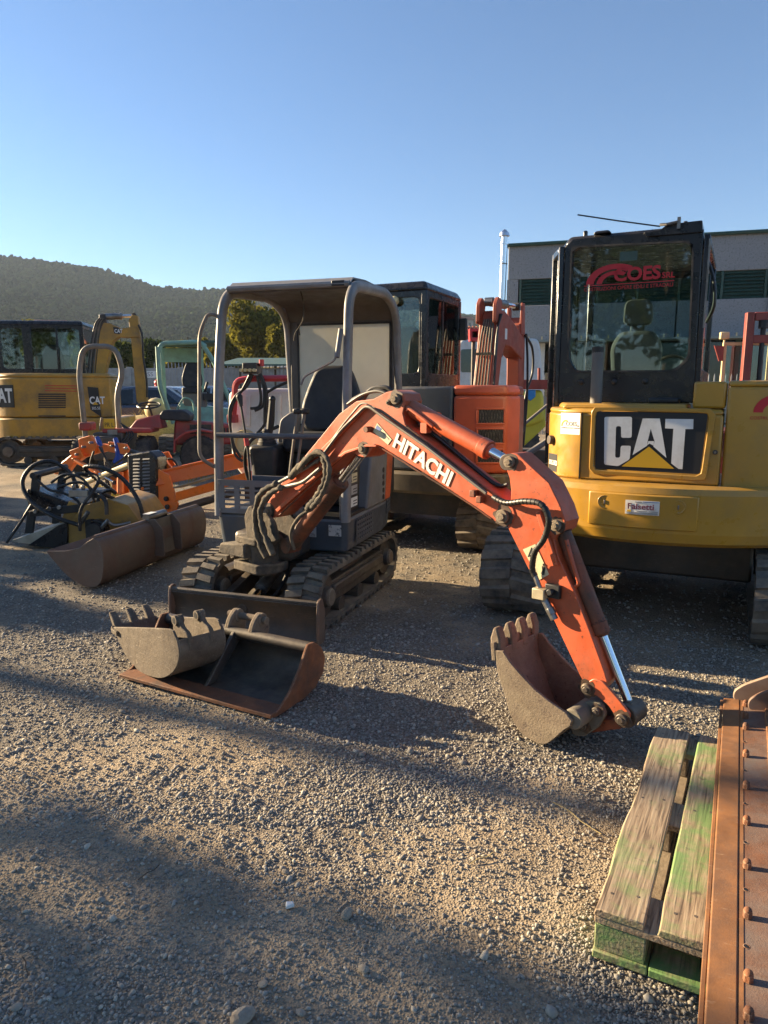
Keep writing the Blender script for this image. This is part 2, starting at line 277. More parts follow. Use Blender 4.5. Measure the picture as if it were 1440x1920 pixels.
M = dict(
    hit=mat('orange_paint', (.52, .092, .030), .46, dirt=(.20, .075, .035), damt=.30, chip=(.05, .03, .022), camt=.36, cscale=48, bump=.15, bscale=60, var=.16, dust=.22, edge=(.09, .055, .04), scratch=(.36, .15, .09), samt=.25),
    hitdk=mat('grimy_orange_paint', (.34, .075, .025), .6, dirt=(.07, .035, .02), damt=.75, chip=(.03, .02, .015), camt=.45, bump=.3),
    cat=mat('yellow_paint', (.43, .225, .022), .36, var=.10, dirt=(.27, .165, .05), damt=.34, bump=.03, bscale=25, coat=.15, dust=.22, scratch=(.34, .24, .11), samt=.12, edge=(.33, .22, .10), er=.004),
    catdull=mat('aged_yellow_paint', (.47, .25, .03), .45, var=.12, dirt=(.2, .13, .05), damt=.4, bump=.05, dust=.3),
    org=mat('deep_orange_paint', (.45, .075, .026), .42, var=.12, dirt=(.3, .07, .03), damt=.2, dust=.25),
    mow=mat('bright_orange_paint', (.78, .16, .012), .35, var=.06, dirt=(.35, .12, .03), damt=.2, dust=.2),
    canopy=mat('grey_canopy_paint', (.20, .20, .205), .42, var=.12, dirt=(.11, .085, .06), damt=.35, chip=(.05, .04, .035), camt=.1, dust=.4, edge=(.30, .28, .25), er=.006, scratch=(.11, .095, .08), samt=.2),
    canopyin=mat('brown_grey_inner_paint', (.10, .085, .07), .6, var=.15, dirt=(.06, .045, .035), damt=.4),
    navy=mat('dark_blue_grey_paint', (.045, .06, .082), .45, var=.2, dirt=(.10, .085, .065), damt=.33, chip=(.14, .13, .12), camt=.05, dust=.6, edge=(.20, .18, .15), scratch=(.11, .105, .1), samt=.2),
    greyp=mat('mid_grey_panel', (.135, .14, .15), .55, var=.12, dirt=(.15, .12, .085), damt=.4, dust=.5),
    black=mat('black_paint', (.008, .009, .013), .28, var=.3, dirt=(.05, .045, .04), damt=.08, dust=.15, scratch=(.05, .048, .05), samt=.12),
    plastic=mat('black_plastic', (.014, .014, .015), .5, var=.3, dirt=(.075, .062, .05), damt=.2),
    rubber=mat('dusty_rubber', (.045, .043, .042), .85, var=.3, scale=12, dirt=(.22, .175, .125), damt=.5, dscale=7, bump=.5, bscale=90, dust=.55),
    rubberdk=mat('black_rubber', (.022, .022, .023), .75, var=.3, dirt=(.11, .09, .07), damt=.35, dscale=9, bump=.2),
    hose=mat('hose_rubber', (.012, .012, .012), .45, var=.3, dirt=(.06, .05, .04), damt=.3),
    sleeve=mat('frayed_grey_sleeve', (.05, .044, .035), .95, var=.35, scale=20, dirt=(.2, .16, .11), damt=.4, dscale=14, bump=.9, bscale=160),
    chrome=flat('chrome_rod', (.72, .73, .75), .12, 1.0),
    steel=mat('bare_steel', (.30, .29, .28), .42, 1.0, var=.2, dirt=(.12, .09, .06), damt=.35),
    pipe=mat('galvanised_pipe', (.15, .135, .115), .6, .2, var=.15, dirt=(.16, .11, .07), damt=.3),
    dustmetal=mat('dust_caked_steel', (.21, .165, .113), .9, var=.22, scale=9, dirt=(.12, .085, .06), damt=.6, dscale=6, chip=(.07, .05, .04), camt=.4, cscale=26, bump=.8, bscale=110, scratch=(.30, .25, .19), samt=.35, edge=(.34, .29, .23)),
    mudsteel=mat('muddy_bucket_steel', (.145, .112, .078), .9, var=.3, scale=9, dirt=(.075, .055, .04), damt=.6, dscale=8, chip=(.24, .19, .13), camt=.35, cscale=22, bump=.9, bscale=90, scratch=(.25, .21, .16), samt=.4, edge=(.32, .27, .2)),
    dullred=mat('dull_red_boom_paint', (.34, .062, .03), .5, var=.15, dirt=(.2, .06, .035), damt=.35, chip=(.1, .05, .035), camt=.25, dust=.3),
    darkmetal=mat('dark_worn_steel', (.055, .05, .046), .5, .35, var=.3, dirt=(.13, .09, .06), damt=.4, chip=(.18, .15, .12), camt=.02, bump=.3, scratch=(.17, .145, .12), samt=.35, edge=(.26, .22, .18), dust=.35),
    rust=mat('rusty_steel', (.235, .085, .032), .85, var=.35, scale=7, dirt=(.075, .045, .032), damt=.5, dscale=6, chip=(.33, .15, .055), camt=.25, cscale=26, bump=.5, bscale=130, edge=(.40, .26, .17), scratch=(.10, .05, .035), samt=.3),
    rustplate=mat('orange_brown_rusted_plate', (.19, .08, .038), .6, .3, var=.3, scale=10, scratch=(.16, .09, .06), samt=.35, dirt=(.19, .16, .14), damt=.5, dscale=4, chip=(.12, .05, .025), camt=.2, cscale=60, bump=.35, bscale=200),
    rustedge=mat('rusted_cutting_edge', (.29, .13, .05), .6, .25, var=.3, scale=9, dirt=(.16, .09, .055), damt=.5, dscale=7, scratch=(.36, .23, .14), samt=.35, bump=.15, bscale=220),
    brownsteel=mat('brown_oxidised_steel', (.165, .095, .066), .6, .2, var=.3, scale=4, dirt=(.15, .12, .09), damt=.5, dscale=3, bump=.35, scratch=(.23, .18, .14), samt=.4, edge=(.30, .24, .19)),
    white=mat('white_paint', (.72, .72, .69), .45, var=.06, dirt=(.45, .42, .36), damt=.25),
    whitedecal=mat('white_decal', (.74, .72, .66), .5, var=.04, dirt=(.42, .36, .28), damt=.22, dscale=9),
    sticker=mat('cream_sticker', (.66, .58, .36), .5, var=.08, dirt=(.38, .33, .24), damt=.3, dscale=20),
    stickblack=flat('black_print_and_hole_dark', (.015, .015, .016), .5), redprint=flat('red_print', (.50, .012, .022), .5), greyprint=flat('grey_print', (.18, .18, .19), .5),
    yelprint=flat('yellow_print', (.62, .36, .015), .45), silver=mat('silver_plate', (.42, .43, .44), .45, .3, var=.1), blueprint=flat('blue_print', (.07, .13, .35), .5),
    red=mat('faded_red_paint', (.36, .028, .026), .5, var=.15, dirt=(.13, .055, .04), damt=.4, chip=(.3, .2, .18), camt=.12, dust=.4),
    brightred=mat('bright_red_paint', (.50, .035, .04), .4, var=.1, dirt=(.2, .04, .03), damt=.25),
    mast=mat('red_oxide_paint', (.28, .045, .03), .5, var=.12, dirt=(.12, .05, .035), damt=.3),
    green=mat('mint_green_paint', (.20, .38, .31), .5, var=.12, dirt=(.14, .2, .16), damt=.35, chip=(.12, .07, .04), camt=.1),
    dkgreen=mat('dark_green_paint', (.022, .065, .052), .5, var=.2),
    yellowgreen=mat('yellow_green_plastic', (.50, .50, .05), .4, var=.08), bluelid=mat('blue_plastic', (.03, .22, .55), .4, var=.1),
    bluestrap=mat('blue_strap', (.02, .06, .30), .7, var=.2),
    seat=mat('dark_blue_black_seat', (.012, .015, .022), .6, var=.25, dirt=(.05, .045, .04), damt=.3),
    greyseat=mat('grey_seat_cloth', (.085, .087, .088), .85, var=.15),
    glass=glass('tinted_glass', (.74, .82, .82)), glassdk=glass('dark_glass', (.22, .27, .27)), plexi=glass('hazy_plexiglass', (.85, .85, .8), .7, .86, (.88, .84, .72)),
    concrete=mat('grey_concrete', (.34, .33, .31), .9, var=.15, scale=2, dirt=(.2, .19, .17), damt=.3),
    galv=mat('galvanised_fence', (.30, .31, .32), .5, .6, var=.1), tilered=mat('terracotta', (.30, .095, .05), .85, var=.25),
    carblue=mat('dark_blue_car_paint', (.04, .06, .10), .22, var=.05, coat=.5), carsilver=mat('silver_car_paint', (.38, .40, .43), .25, .4, var=.05, coat=.5),
    vanw=mat('white_van_paint', (.6, .6, .58), .35, var=.06, dirt=(.4, .37, .32), damt=.25), shelter=mat('green_sheet_roof', (.045, .10, .08), .6, var=.15),
    lampw=mat('cream_lamp', (.6, .48, .25), .4), redlens=flat('red_lens', (.4, .01, .01), .2), straw=mat('dry_straw', (.38, .29, .13), .95, var=.3, scale=30, bump=.8),
    tyre=mat('tractor_tyre', (.028, .027, .026), .85, var=.3, dirt=(.12, .1, .075), damt=.35, dscale=6, bump=.3), rim=mat('grey_rim', (.22, .2, .17), .7, dirt=(.1, .08, .06), damt=.5),
    bark=mat('bark', (.07, .05, .035), .95, bump=.6, bscale=14),
)

# ================================================================ GROUND
rng = np.random.default_rng(7); random.seed(7)
def vnoise(x, y, seed=0):
    "smooth value noise on arrays"
    xi = np.floor(x).astype(np.int64); yi = np.floor(y).astype(np.int64); fx = x - xi; fy = y - yi
    fx = fx * fx * (3 - 2 * fx); fy = fy * fy * (3 - 2 * fy)
    def h(a, b):
        n = (a * 374761393 + b * 668265263 + seed * 974711) & 0x7fffffff; n = ((n ^ (n >> 13)) * 1274126177) & 0x7fffffff
        return ((n ^ (n >> 16)) & 0xffff) / 65535.0
    return (h(xi, yi) * (1 - fx) + h(xi + 1, yi) * fx) * (1 - fy) + (h(xi, yi + 1) * (1 - fx) + h(xi + 1, yi + 1) * fx) * fy
def fbm(x, y, oct=4, seed=0):
    s = 0; a = .5
    for k in range(oct): s = s + a * vnoise(x * 2 ** k, y * 2 ** k, seed + k); a *= .5
    return s
def gz(x, y):
    x = np.asarray(x, float); y = np.asarray(y, float); r = np.hypot(x, y); near = np.clip((14 - r) / 8, 0, 1)
    z = .030 * (fbm(x * 1.3, y * 1.3, 4, 3) - .47) + .020 * (fbm(x * 7, y * 7, 3, 9) - .44)
    # old crawler ruts, lugs pressed across the wheel line
    for (ox, oy, dx, dy, w) in ((-2.0, 2.6, .94, -.34, .20), (-2.3, 3.05, .96, -.28, .17), (-1.2, 1.7, .9, .43, .16)):
        L = math.hypot(dx, dy); dx, dy = dx / L, dy / L; s = (x - ox) * dx + (y - oy) * dy; t = (x - ox) * -dy + (y - oy) * dx
        m = np.exp(-(t / w) ** 4) * np.clip((s + 1) / .6, 0, 1) * np.clip((2.4 - s) / .9, 0, 1)
        z = z - m * (.005 + .0022 * np.sin(s * 2 * math.pi / .085 + 3 * fbm(x * 3, y * 3, 2, 77)))
    return (z - .012) * near + np.maximum(0, y - 7) * .014
def gravel_mask(x, y):
    "1 where loose gravel lies, 0 on bare packed dirt and along the worn wheel lanes"
    d = fbm(x * .9 + 5, y * .9, 5, 21) - .455
    for (ox, oy, dx, dy, w) in ((-2.0, 2.45, .93, -.37, .17), (-1.6, 3.35, .95, -.31, .15), (.2, 1.55, .80, .60, .16), (1.2, 3.4, .5, .87, .2)):
        t = (x - ox) * -dy + (y - oy) * dx; d = d - .11 * np.exp(-(t / w) ** 2) * (.4 + fbm(x * 2, y * 2, 2, 33))
    return np.clip(d * 7 + .62, 0, 1)
def axis(lo, hi, step, far, back):
    c = list(np.arange(lo, hi, step)); g = step
    a = c[-1]
    while a < far: g *= 1.13; a += g; c.append(a)
    a = c[0]; g = step
    while a > back: g *= 1.13; a -= g; c.insert(0, a)
    return np.array(c)
gx = axis(-3.6, 3.4, .028, 1500, -1500); gy = axis(.9, 8.5, .028, 1800, -400)
XX, YY = np.meshgrid(gx, gy); ZZ = gz(XX, np.minimum(YY, 400))
nx, ny = len(gx), len(gy)
vs = np.stack([XX.ravel(), YY.ravel(), ZZ.ravel()], 1)
i = np.arange(nx - 1)[None, :] + np.arange(ny - 1)[:, None] * nx; i = i.ravel()
fs = np.stack([i, i + 1, i + 1 + nx, i + nx], 1)
def npmesh(name, vs, fs, mat, smooth=True):
    me = bpy.data.meshes.new(name); k = fs.shape[1]
    me.vertices.add(len(vs)); me.vertices.foreach_set('co', vs.astype(np.float32).ravel())
    me.loops.add(fs.size); me.loops.foreach_set('vertex_index', fs.astype(np.int32).ravel())
    me.polygons.add(len(fs)); me.polygons.foreach_set('loop_start', np.arange(0, fs.size, k, dtype=np.int32))
    me.update(calc_edges=True); me.validate()
    if smooth: me.shade_smooth()
    me.materials.append(mat); o = bpy.data.objects.new(name, me); COL.objects.link(o); ROOTM[o.name] = Matrix.Identity(4); return o
def ground_material():
    m = bpy.data.materials.new('sandy_gravel'); m.use_nodes = True; N = m.node_tree.nodes; L = m.node_tree.links; b = N['Principled BSDF']
    tc = N.new('ShaderNodeTexCoord').outputs['Object']
    def noise(s, d=6, r=.6):
        n = N.new('ShaderNodeTexNoise'); n.inputs['Scale'].default_value = s; n.inputs['Detail'].default_value = d; n.inputs['Roughness'].default_value = r; L.new(tc, n.inputs[0]); return n.outputs[0]
    def rg(f, a, c, lo=0., hi=1.):
        r = N.new('ShaderNodeMapRange'); r.inputs[1].default_value = a; r.inputs[2].default_value = c; r.inputs[3].default_value = lo; r.inputs[4].default_value = hi; L.new(f, r.inputs[0]); return r.outputs[0]
    def mix(f, A, B, bl='MIX'):
        x = N.new('ShaderNodeMix'); x.data_type = 'RGBA'; x.blend_type = bl
        if isinstance(f, float): x.inputs[0].default_value = f
        else: L.new(f, x.inputs[0])
        for k, q in ((6, A), (7, B)):
            if isinstance(q, tuple): x.inputs[k].default_value = (*q, 1)
            else: L.new(q, x.inputs[k])
        return x.outputs[2]
    sand = mix(rg(noise(2.2), .35, .65), (.275, .212, .142), (.42, .335, .232))
    vo = N.new('ShaderNodeTexVoronoi'); vo.inputs['Scale'].default_value = 120; L.new(tc, vo.inputs[0])
    sep = N.new('ShaderNodeSeparateColor'); L.new(vo.outputs['Color'], sep.inputs[0])
    grav = mix(sep.outputs[0], (.09, .08, .068), (.27, .235, .187))
    vo2 = N.new('ShaderNodeTexVoronoi'); vo2.inputs['Scale'].default_value = 62; L.new(tc, vo2.inputs[0])
    atn = N.new('ShaderNodeAttribute'); atn.attribute_name = 'gravel'; ms = N.new('ShaderNodeMath'); ms.operation = 'ADD'; L.new(rg(noise(9, 6, .7), .3, .7, -.35, .35), ms.inputs[0]); L.new(atn.outputs['Fac'], ms.inputs[1]); c = mix(rg(ms.outputs[0], .0, 1.05), sand, grav)
    c = mix(rg(noise(70, 3), .48, .70, 0, .7), c, (.085, .07, .055))
    L.new(c, b.inputs['Base Color']); b.inputs['Roughness'].default_value = .95; b.inputs['Specular IOR Level'].default_value = .2
    h1 = rg(vo.outputs['Distance'], 0, .6, 1, 0); ad = N.new('ShaderNodeMath'); ad.operation = 'ADD'; L.new(h1, ad.inputs[0])
    ad2 = N.new('ShaderNodeMath'); ad2.operation = 'ADD'; L.new(rg(vo2.outputs['Distance'], 0, .6, .8, 0), ad2.inputs[0]); L.new(noise(160, 4), ad2.inputs[1]); L.new(ad2.outputs[0], ad.inputs[1])
    bp = N.new('ShaderNodeBump'); bp.inputs['Strength'].default_value = .7; bp.inputs['Distance'].default_value = .006; L.new(ad.outputs[0], bp.inputs['Height']); L.new(bp.outputs[0], b.inputs['Normal'])
    return m
GM = ground_material()
g = npmesh('ground', vs, fs, GM); at_ = g.data.attributes.new('gravel', 'FLOAT', 'POINT'); at_.data.foreach_set('value', gravel_mask(vs[:, 0], vs[:, 1]).astype(np.float32)); tag(g, 'sandy gravel yard with crawler ruts and scattered stones', 'ground', kind='structure')

def stone_mat(name, a, bcol):
    m = bpy.data.materials.new(name); m.use_nodes = True; N = m.node_tree.nodes; L = m.node_tree.links; b = N['Principled BSDF']
    g = N.new('ShaderNodeNewGeometry'); r = N.new('ShaderNodeValToRGB'); L.new(g.outputs['Random Per Island'], r.inputs[0])
    r.color_ramp.elements[0].color = (*a, 1); r.color_ramp.elements[1].color = (*bcol, 1)
    e = r.color_ramp.elements.new(.6); e.color = (.27, .255, .235, 1); e = r.color_ramp.elements.new(.3); e.color = (.20, .19, .18, 1)
    tc = N.new('ShaderNodeTexCoord'); n = N.new('ShaderNodeTexNoise'); n.inputs['Scale'].default_value = 130; n.inputs['Detail'].default_value = 4; L.new(tc.outputs['Object'], n.inputs[0])
    x = N.new('ShaderNodeMix'); x.data_type = 'RGBA'; x.blend_type = 'MULTIPLY'; x.inputs[0].default_value = .6; L.new(r.outputs[0], x.inputs[6]); L.new(n.outputs[1], x.inputs[7])
    mx = N.new('ShaderNodeMix'); mx.data_type = 'RGBA'; L.new(n.outputs[0], mx.inputs[0]); L.new(r.outputs[0], mx.inputs[6]); mx.inputs[7].default_value = (.29, .255, .205, 1)
    L.new(mx.outputs[2], b.inputs['Base Color']); b.inputs['Roughness'].default_value = .9; b.inputs['Specular IOR Level'].default_value = .2
    return m
SM = stone_mat('gravel_stone', (.17, .165, .155), (.56, .525, .435))
t = (1 + 5 ** .5) / 2
ICO = np.array([(-1, t, 0), (1, t, 0), (-1, -t, 0), (1, -t, 0), (0, -1, t), (0, 1, t), (0, -1, -t), (0, 1, -t), (t, 0, -1), (t, 0, 1), (-t, 0, -1), (-t, 0, 1)]) / math.hypot(1, t)
ICF = np.array([(0, 11, 5), (0, 5, 1), (0, 1, 7), (0, 7, 10), (0, 10, 11), (1, 5, 9), (5, 11, 4), (11, 10, 2), (10, 7, 6), (7, 1, 8), (3, 9, 4), (3, 4, 2), (3, 2, 6), (3, 6, 8), (3, 8, 9), (4, 9, 5), (2, 4, 11), (6, 2, 10), (8, 6, 7), (9, 8, 1)])
def stones(P, rad, jit=.28, flatten=.62):
    n = len(P); a = rng.uniform(0, 6.283, n); sc = rad[:, None] * np.stack([rng.uniform(.8, 1.45, n), rng.uniform(.7, 1.05, n), rng.uniform(.45, .95, n) * flatten / .62], 1)
    V = ICO[None] * (1 + rng.uniform(-jit, jit, (n, 12, 1))); V = V * sc[:, None, :]
    tl = rng.uniform(-.5, .5, n); c, s = np.cos(tl)[:, None], np.sin(tl)[:, None]; V = np.stack([V[..., 0] * c + V[..., 2] * s, V[..., 1], -V[..., 0] * s + V[..., 2] * c], 2)
    c, s = np.cos(a)[:, None], np.sin(a)[:, None]; V = np.stack([V[..., 0] * c - V[..., 1] * s, V[..., 0] * s + V[..., 1] * c, V[..., 2]], 2)
    V = V + P[:, None, :]; Fc = ICF[None] + (np.arange(n) * 12)[:, None, None]
    return V.reshape(-1, 3), Fc.reshape(-1, 3)
def scatter(n, y0, y1, r0, r1, sink=.15):
    y = y0 + (y1 - y0) * rng.uniform(0, 1, n) ** 1.15; x = rng.uniform(-1, 1, n) * (.60 * y + .25)
    keep = rng.uniform(0, 1, n) < .36 + .64 * gravel_mask(x, y); x, y = x[keep], y[keep]
    r = r0 * (r1 / r0) ** (rng.uniform(0, 1, len(x)) ** 2.4); z = gz(x, y) + r * .35 - r * sink
    return np.stack([x, y, z], 1), r
parts = [scatter(62000, 1.25, 2.7, .0024, .0078), scatter(42000, 2.3, 4.4, .0032, .0098), scatter(13000, 4.0, 8.5, .006, .014), scatter(700, 1.3, 6, .009, .018)]
P = np.concatenate([p for p, _ in parts]); rr = np.concatenate([r for _, r in parts])
V, Fc = stones(P, rr); gr = npmesh('gravel', V, Fc, SM, smooth=False); tag(gr, 'loose grey and tan gravel strewn over the yard', 'gravel', kind='stuff')
pale = mat('pale_limestone', (.34, .30, .235), .9, var=.2, scale=30, dirt=(.22, .17, .12), damt=.5, dscale=25, bump=.5, bscale=200)
for (u, v, r, lab) in ((652, 1712, .024, 'tan block-shaped stone just inside the dark foreground shade'), (683, 1812, .021, 'upright pale wedge stone in the shaded foreground gravel'), (455, 1908, .034, 'large pale stone cut by the bottom edge of the picture'),
                       (535, 1627, .013, 'small cream stone at the edge of the sunlit patch'), (565, 1895, .019, 'rounded grey stone near the bottom centre of the picture'), (165, 1772, .016, 'flat beige stone in shade at lower left'), (30, 1880, .020, 'pale angular stone in the lower left corner'),
                       (790, 1565, .012, 'bright stone standing alone in the sunlit sand'), (495, 1840, .016, 'flat light grey stone in the lower shade')):
    p = on_z(u, v); Vp, Fp = stones(np.array([[p.x, p.y, float(gz(p.x, p.y)) + r * .4]]), np.array([r]), .42, .5)
    me = bpy.data.meshes.new('stone'); me.from_pydata(Vp.tolist(), [], Fp.tolist()); me.materials.append(pale); o = bpy.data.objects.new('stone', me); COL.objects.link(o)
    sb = o.modifiers.new('soft', 'SUBSURF'); sb.levels = 1; sb.render_levels = 1; sb.subdivision_type = 'CATMULL_CLARK'; tag(o, lab, 'stone', 'larger loose stones')

# ================================================================ HILLS AND FAR WOOD
ridge = [(-900, 440), (-400, 440), (-120, 452), (0, 468), (60, 474), (120, 481), (180, 490), (240, 508), (300, 528), (350, 531), (420, 529), (470, 540), (560, 556), (700, 566), (800, 570), (900, 580), (1000, 592), (1200, 620), (1500, 650), (2400, 660)]
YR = 620.0
rx = np.array([on_y(u, v, YR).x for u, v in ridge]); rz = np.array([on_y(u, v, YR).z for u, v in ridge])
def hz(x, y):
    s = np.clip((y - 150) / (YR - 150), 0, 1.6); xs = x * (YR / np.maximum(y, 100)) * .5 + x * .5
    top = np.interp(xs, rx, rz) - 7
    up = np.where(s <= 1, s ** 1.25, 1 - (s - 1) * .25)
    sp = 18 * (fbm(x / 160 + 3, y / 220, 4, 5) - .47) * np.sin(np.clip(s, 0, 1) * math.pi)
    return up * top + sp - 1
hx = np.linspace(-900, 1100, 130); hy = np.linspace(150, 900, 70); HX, HY = np.meshgrid(hx, hy); HZ = hz(HX, HY)
i = (np.arange(129)[None, :] + np.arange(69)[:, None] * 130).ravel()
hill = npmesh('hills', np.stack([HX.ravel(), HY.ravel(), HZ.ravel()], 1), np.stack([i, i + 1, i + 131, i + 130], 1), mat('hill_undergrowth', (.017, .026, .019), .95, var=.4, scale=.02)); tag(hill, 'wooded hillside behind the yard', 'hill', kind='structure')
n = 36000; y = 175 + 470 * rng.uniform(0, 1, n) ** .8; x = (rng.uniform(-.75, .75, n)) * y * 1.1 + 0
z = hz(x, y); r = rng.uniform(.9, 2.1, n) * (.6 + .8 * fbm(x / 40, y / 40, 3, 8)) * (.55 + .45 * y / 400)
V, Fc = stones(np.stack([x, y, z + r * .7], 1), r, .34, .95); npf = npmesh('forest', V, Fc, leafmat('far_wood_leaf', (.017, .029, .020), .75, .018), smooth=False); tag(npf, 'dense dark wood covering the hillside', 'forest', kind='stuff')
nb = 1500; xb = rng.uniform(-380, 700, nb); yb = rng.uniform(596, 650, nb); zb = hz(xb, yb); rb = rng.uniform(.8, 1.7, nb)
V, Fc = stones(np.stack([xb, yb, zb + rb * 1.2], 1), rb, .45, 1.3); npf = npmesh('ridge_trees', V, Fc, leafmat('ridge_leaf', (.017, .027, .018), .5), smooth=False); tag(npf, 'small trees along the skyline of the hill', 'trees', kind='stuff')

# ================================================================ TREES
LEAFS = [leafmat('leaf_yellow_green', (.105, .105, .026), .5), leafmat('leaf_mid_green', (.065, .085, .024), .5), leafmat('leaf_dark_green', (.035, .055, .022), .5)]
def tree(name, label, X, Y, top, crown_r, crown_h, kind, leaf=.22, n=5200, group='trees behind the yard', seed=0, clumps=26):
    rg = np.random.default_rng(seed + 100); z0 = rise(Y); fr = Fr((X, Y, z0), 0); root = thing(name, fr, label, 'tree', group)
    cz = top - crown_h / 2; tk = MB(fr); h = cz
    tk.tube([(0, 0, -.1), (.05, 0, h * .5), (-.05, .1, h), (0, 0, h + crown_h * .3)], [crown_r * .075, crown_r * .06, crown_r * .045, crown_r * .01], 8)
    cl = []
    for k in range(clumps):
        d = rg.normal(size=3); d /= np.linalg.norm(d); q = rg.uniform(.35, .82); c = np.array([d[0] * crown_r * q, d[1] * crown_r * q, cz - z0 + d[2] * crown_h * .5 * q]); cl.append((c, rg.uniform(.22, .42) * min(crown_r, crown_h * .6)))
        if k % 3 == 0: tk.tube([(0, 0, h * .75), tuple(c * np.array([.5, .5, 1]) + np.array([0, 0, -.15 * crown_h * .3])), tuple(c)], [crown_r * .035, crown_r * .02, .012], 5)
    tk.build('trunk', M['bark'], root)
    idx = rg.integers(0, clumps, n); d = rg.normal(size=(n, 3)); d /= np.linalg.norm(d, axis=1)[:, None]
    C = np.array([c for c, _ in cl]); Rr = np.array([r for _, r in cl]); p = C[idx] + d * (Rr[idx] * rg.uniform(.45, 1.0, n) ** .5)[:, None]
    a = rg.normal(size=(n, 3)); a /= np.linalg.norm(a, axis=1)[:, None]; b = np.cross(a, d + rg.normal(size=(n, 3)) * .6); b /= np.linalg.norm(b, axis=1)[:, None] + 1e-6
    s = leaf * rg.uniform(.5, 1.2, n)[:, None]; quad = np.stack([p - a * s, p + b * s * .55, p + a * s, p - b * s * .55], 1).reshape(-1, 3)
    fc = np.arange(n * 4).reshape(-1, 4); o = npmesh('crown', quad, fc, LEAFS[kind], smooth=False); o.parent = root
for k, (u, v, Y, w, hh, kd, lab) in enumerate([
        (478, 558, 46, 62, 118, 0, 'broad yellow-green tree framed by the mini excavator canopy'), (527, 598, 43, 32, 80, 0, 'smaller yellow-green tree right of the broad canopy-framed one'),
        (352, 634, 52, 62, 66, 0, 'low olive tree behind the mint green canopy machine'), (422, 624, 50, 40, 80, 0, 'yellowish tree behind the grey canopy post'), (160, 606, 44, 46, 95, 1, 'round green tree right of the far yellow excavator cab'),
        (226, 632, 47, 34, 75, 1, 'mid green tree seen through the bent yellow boom'), (290, 640, 54, 34, 62, 2, 'dark tree between the far yellow boom and the mint canopy'), (258, 655, 50, 30, 52, 1, 'low tree directly behind the upright yellow stick'),
        (62, 604, 60, 46, 60, 0, 'yellow tree top peeking over the far yellow excavator roof'), (330, 655, 58, 50, 40, 2, 'dark low tree behind the fence near the mint canopy'), (580, 630, 55, 40, 60, 1, 'tree hidden partly by the clouded rear window')]):
    p = on_y(u, v, Y); sc = Y / FPX; tree('tree', lab, p.x, Y, p.z, w * sc, hh * sc, kd, seed=k)


# ================================================================ shared machine parts
def crawler(root, F, x0, x1, y0, y1, r, lug=.024, pitch=.075, mt='rubber', outer=1, sprocket=1, tz=.0, two=True):
    "rubber crawler: belt with lugs, wheels, roller frame. outer = +1 when the wheels show on the +x side"
    a, b = y0 + r, y1 - r; L = b - a; per = 2 * L + 2 * math.pi * r
    def at(s, q):
        s %= per
        if s < L: return (a + s, r + q)
        s -= L
        if s < math.pi * r: t = s / r; return (b + q * math.sin(t), r + q * math.cos(t))
        s -= math.pi * r
        if s < L: return (b - s, r - q)
        s -= L; t = s / r; return (a - q * math.sin(t), r - q * math.cos(t))
    m = MB(F); n = 72; th = .028; rb = r - lug
    ring = [at(per * k / n, rb) for k in range(n)]; inn = [at(per * k / n, rb - th) for k in range(n)]
    vs = [(x0, *p) for p in ring] + [(x1, *p) for p in ring] + [(x0, *p) for p in inn] + [(x1, *p) for p in inn]; fs = []
    for k in range(n):
        j = (k + 1) % n; fs += [(k, j, n + j, n + k), (2 * n + j, 2 * n + k, 3 * n + k, 3 * n + j), (j, k, 2 * n + k, 2 * n + j), (n + k, n + j, 3 * n + j, 3 * n + k)]
    m.add(vs, fs); cnt = int(per / pitch); w = x1 - x0; mid = (x0 + x1) / 2
    for k in range(cnt):
        for side in (0, 1):
            s = per * (k + .5 * side) / cnt; hw = pitch * .33
            xa, xb = (x0 - .004, mid + .006 * w / .23 - .012) if side == 0 else (mid + .012, x1 + .004)
            sk = pitch * .28
            lo = []; hi = []
            for (xx, ds) in ((xa, -hw + (sk if side else 0)), (xb, -hw + (0 if side else sk)), (xb, hw + (0 if side else sk)), (xa, hw + (sk if side else 0))):
                lo.append((xx, *at(s + ds, rb - .004))); hi.append((xx + (.006 if xx < mid else -.006), *at(s + ds * .72, r)))
            m.hexa(lo, hi)
    t = m.build('track', M[mt], root, ang=30)
    f = MB(F); f.box(x0 + w * .18, x1 - w * .18, a + .02, b - .02, r * .62, r * 1.36); f.box(x0 + w * .06, x1 - w * .06, a + r * .5, b - r * .6, r * .95, r * 1.25); f.build('track_frame', M['darkmetal'], root, bevel=.012)
    for (yy, rad, nm) in ((a, r - lug - .035, 'idler_wheel'), (b, r - lug - .04, 'drive_sprocket')):
        c = MB(F); c.lathe([(-w * .3, rad * .85), (-w * .3, rad), (w * .3, rad), (w * .3, rad * .8), (w * .34, rad * .5), (w * .47, rad * .45), (w * .47, rad * .3), (-w * .47, rad * .3), (-w * .47, rad * .45), (-w * .34, rad * .5), (-w * .3, rad * .8)], (mid, yy, r), 'x', 24)
        wh = c.build(nm, M['darkmetal'], root)
        h = MB(F); e = x1 if outer > 0 else x0; h.lathe([(-.012, rad * .40), (.0, rad * .42), (.012, rad * .36)], (mid + outer * (w * .47 + .004), yy, r), 'x', 20); h.build('hub_cap', M['dustmetal'], wh)
    for k in range(3):
        yy = a + L * (k + .7) / 3.4; c = MB(F); c.cyl((x0 + w * .12, yy, r * .42), (x1 - w * .12, yy, r * .42), r * .26); c.build('roller', M['darkmetal'], root)
    return t
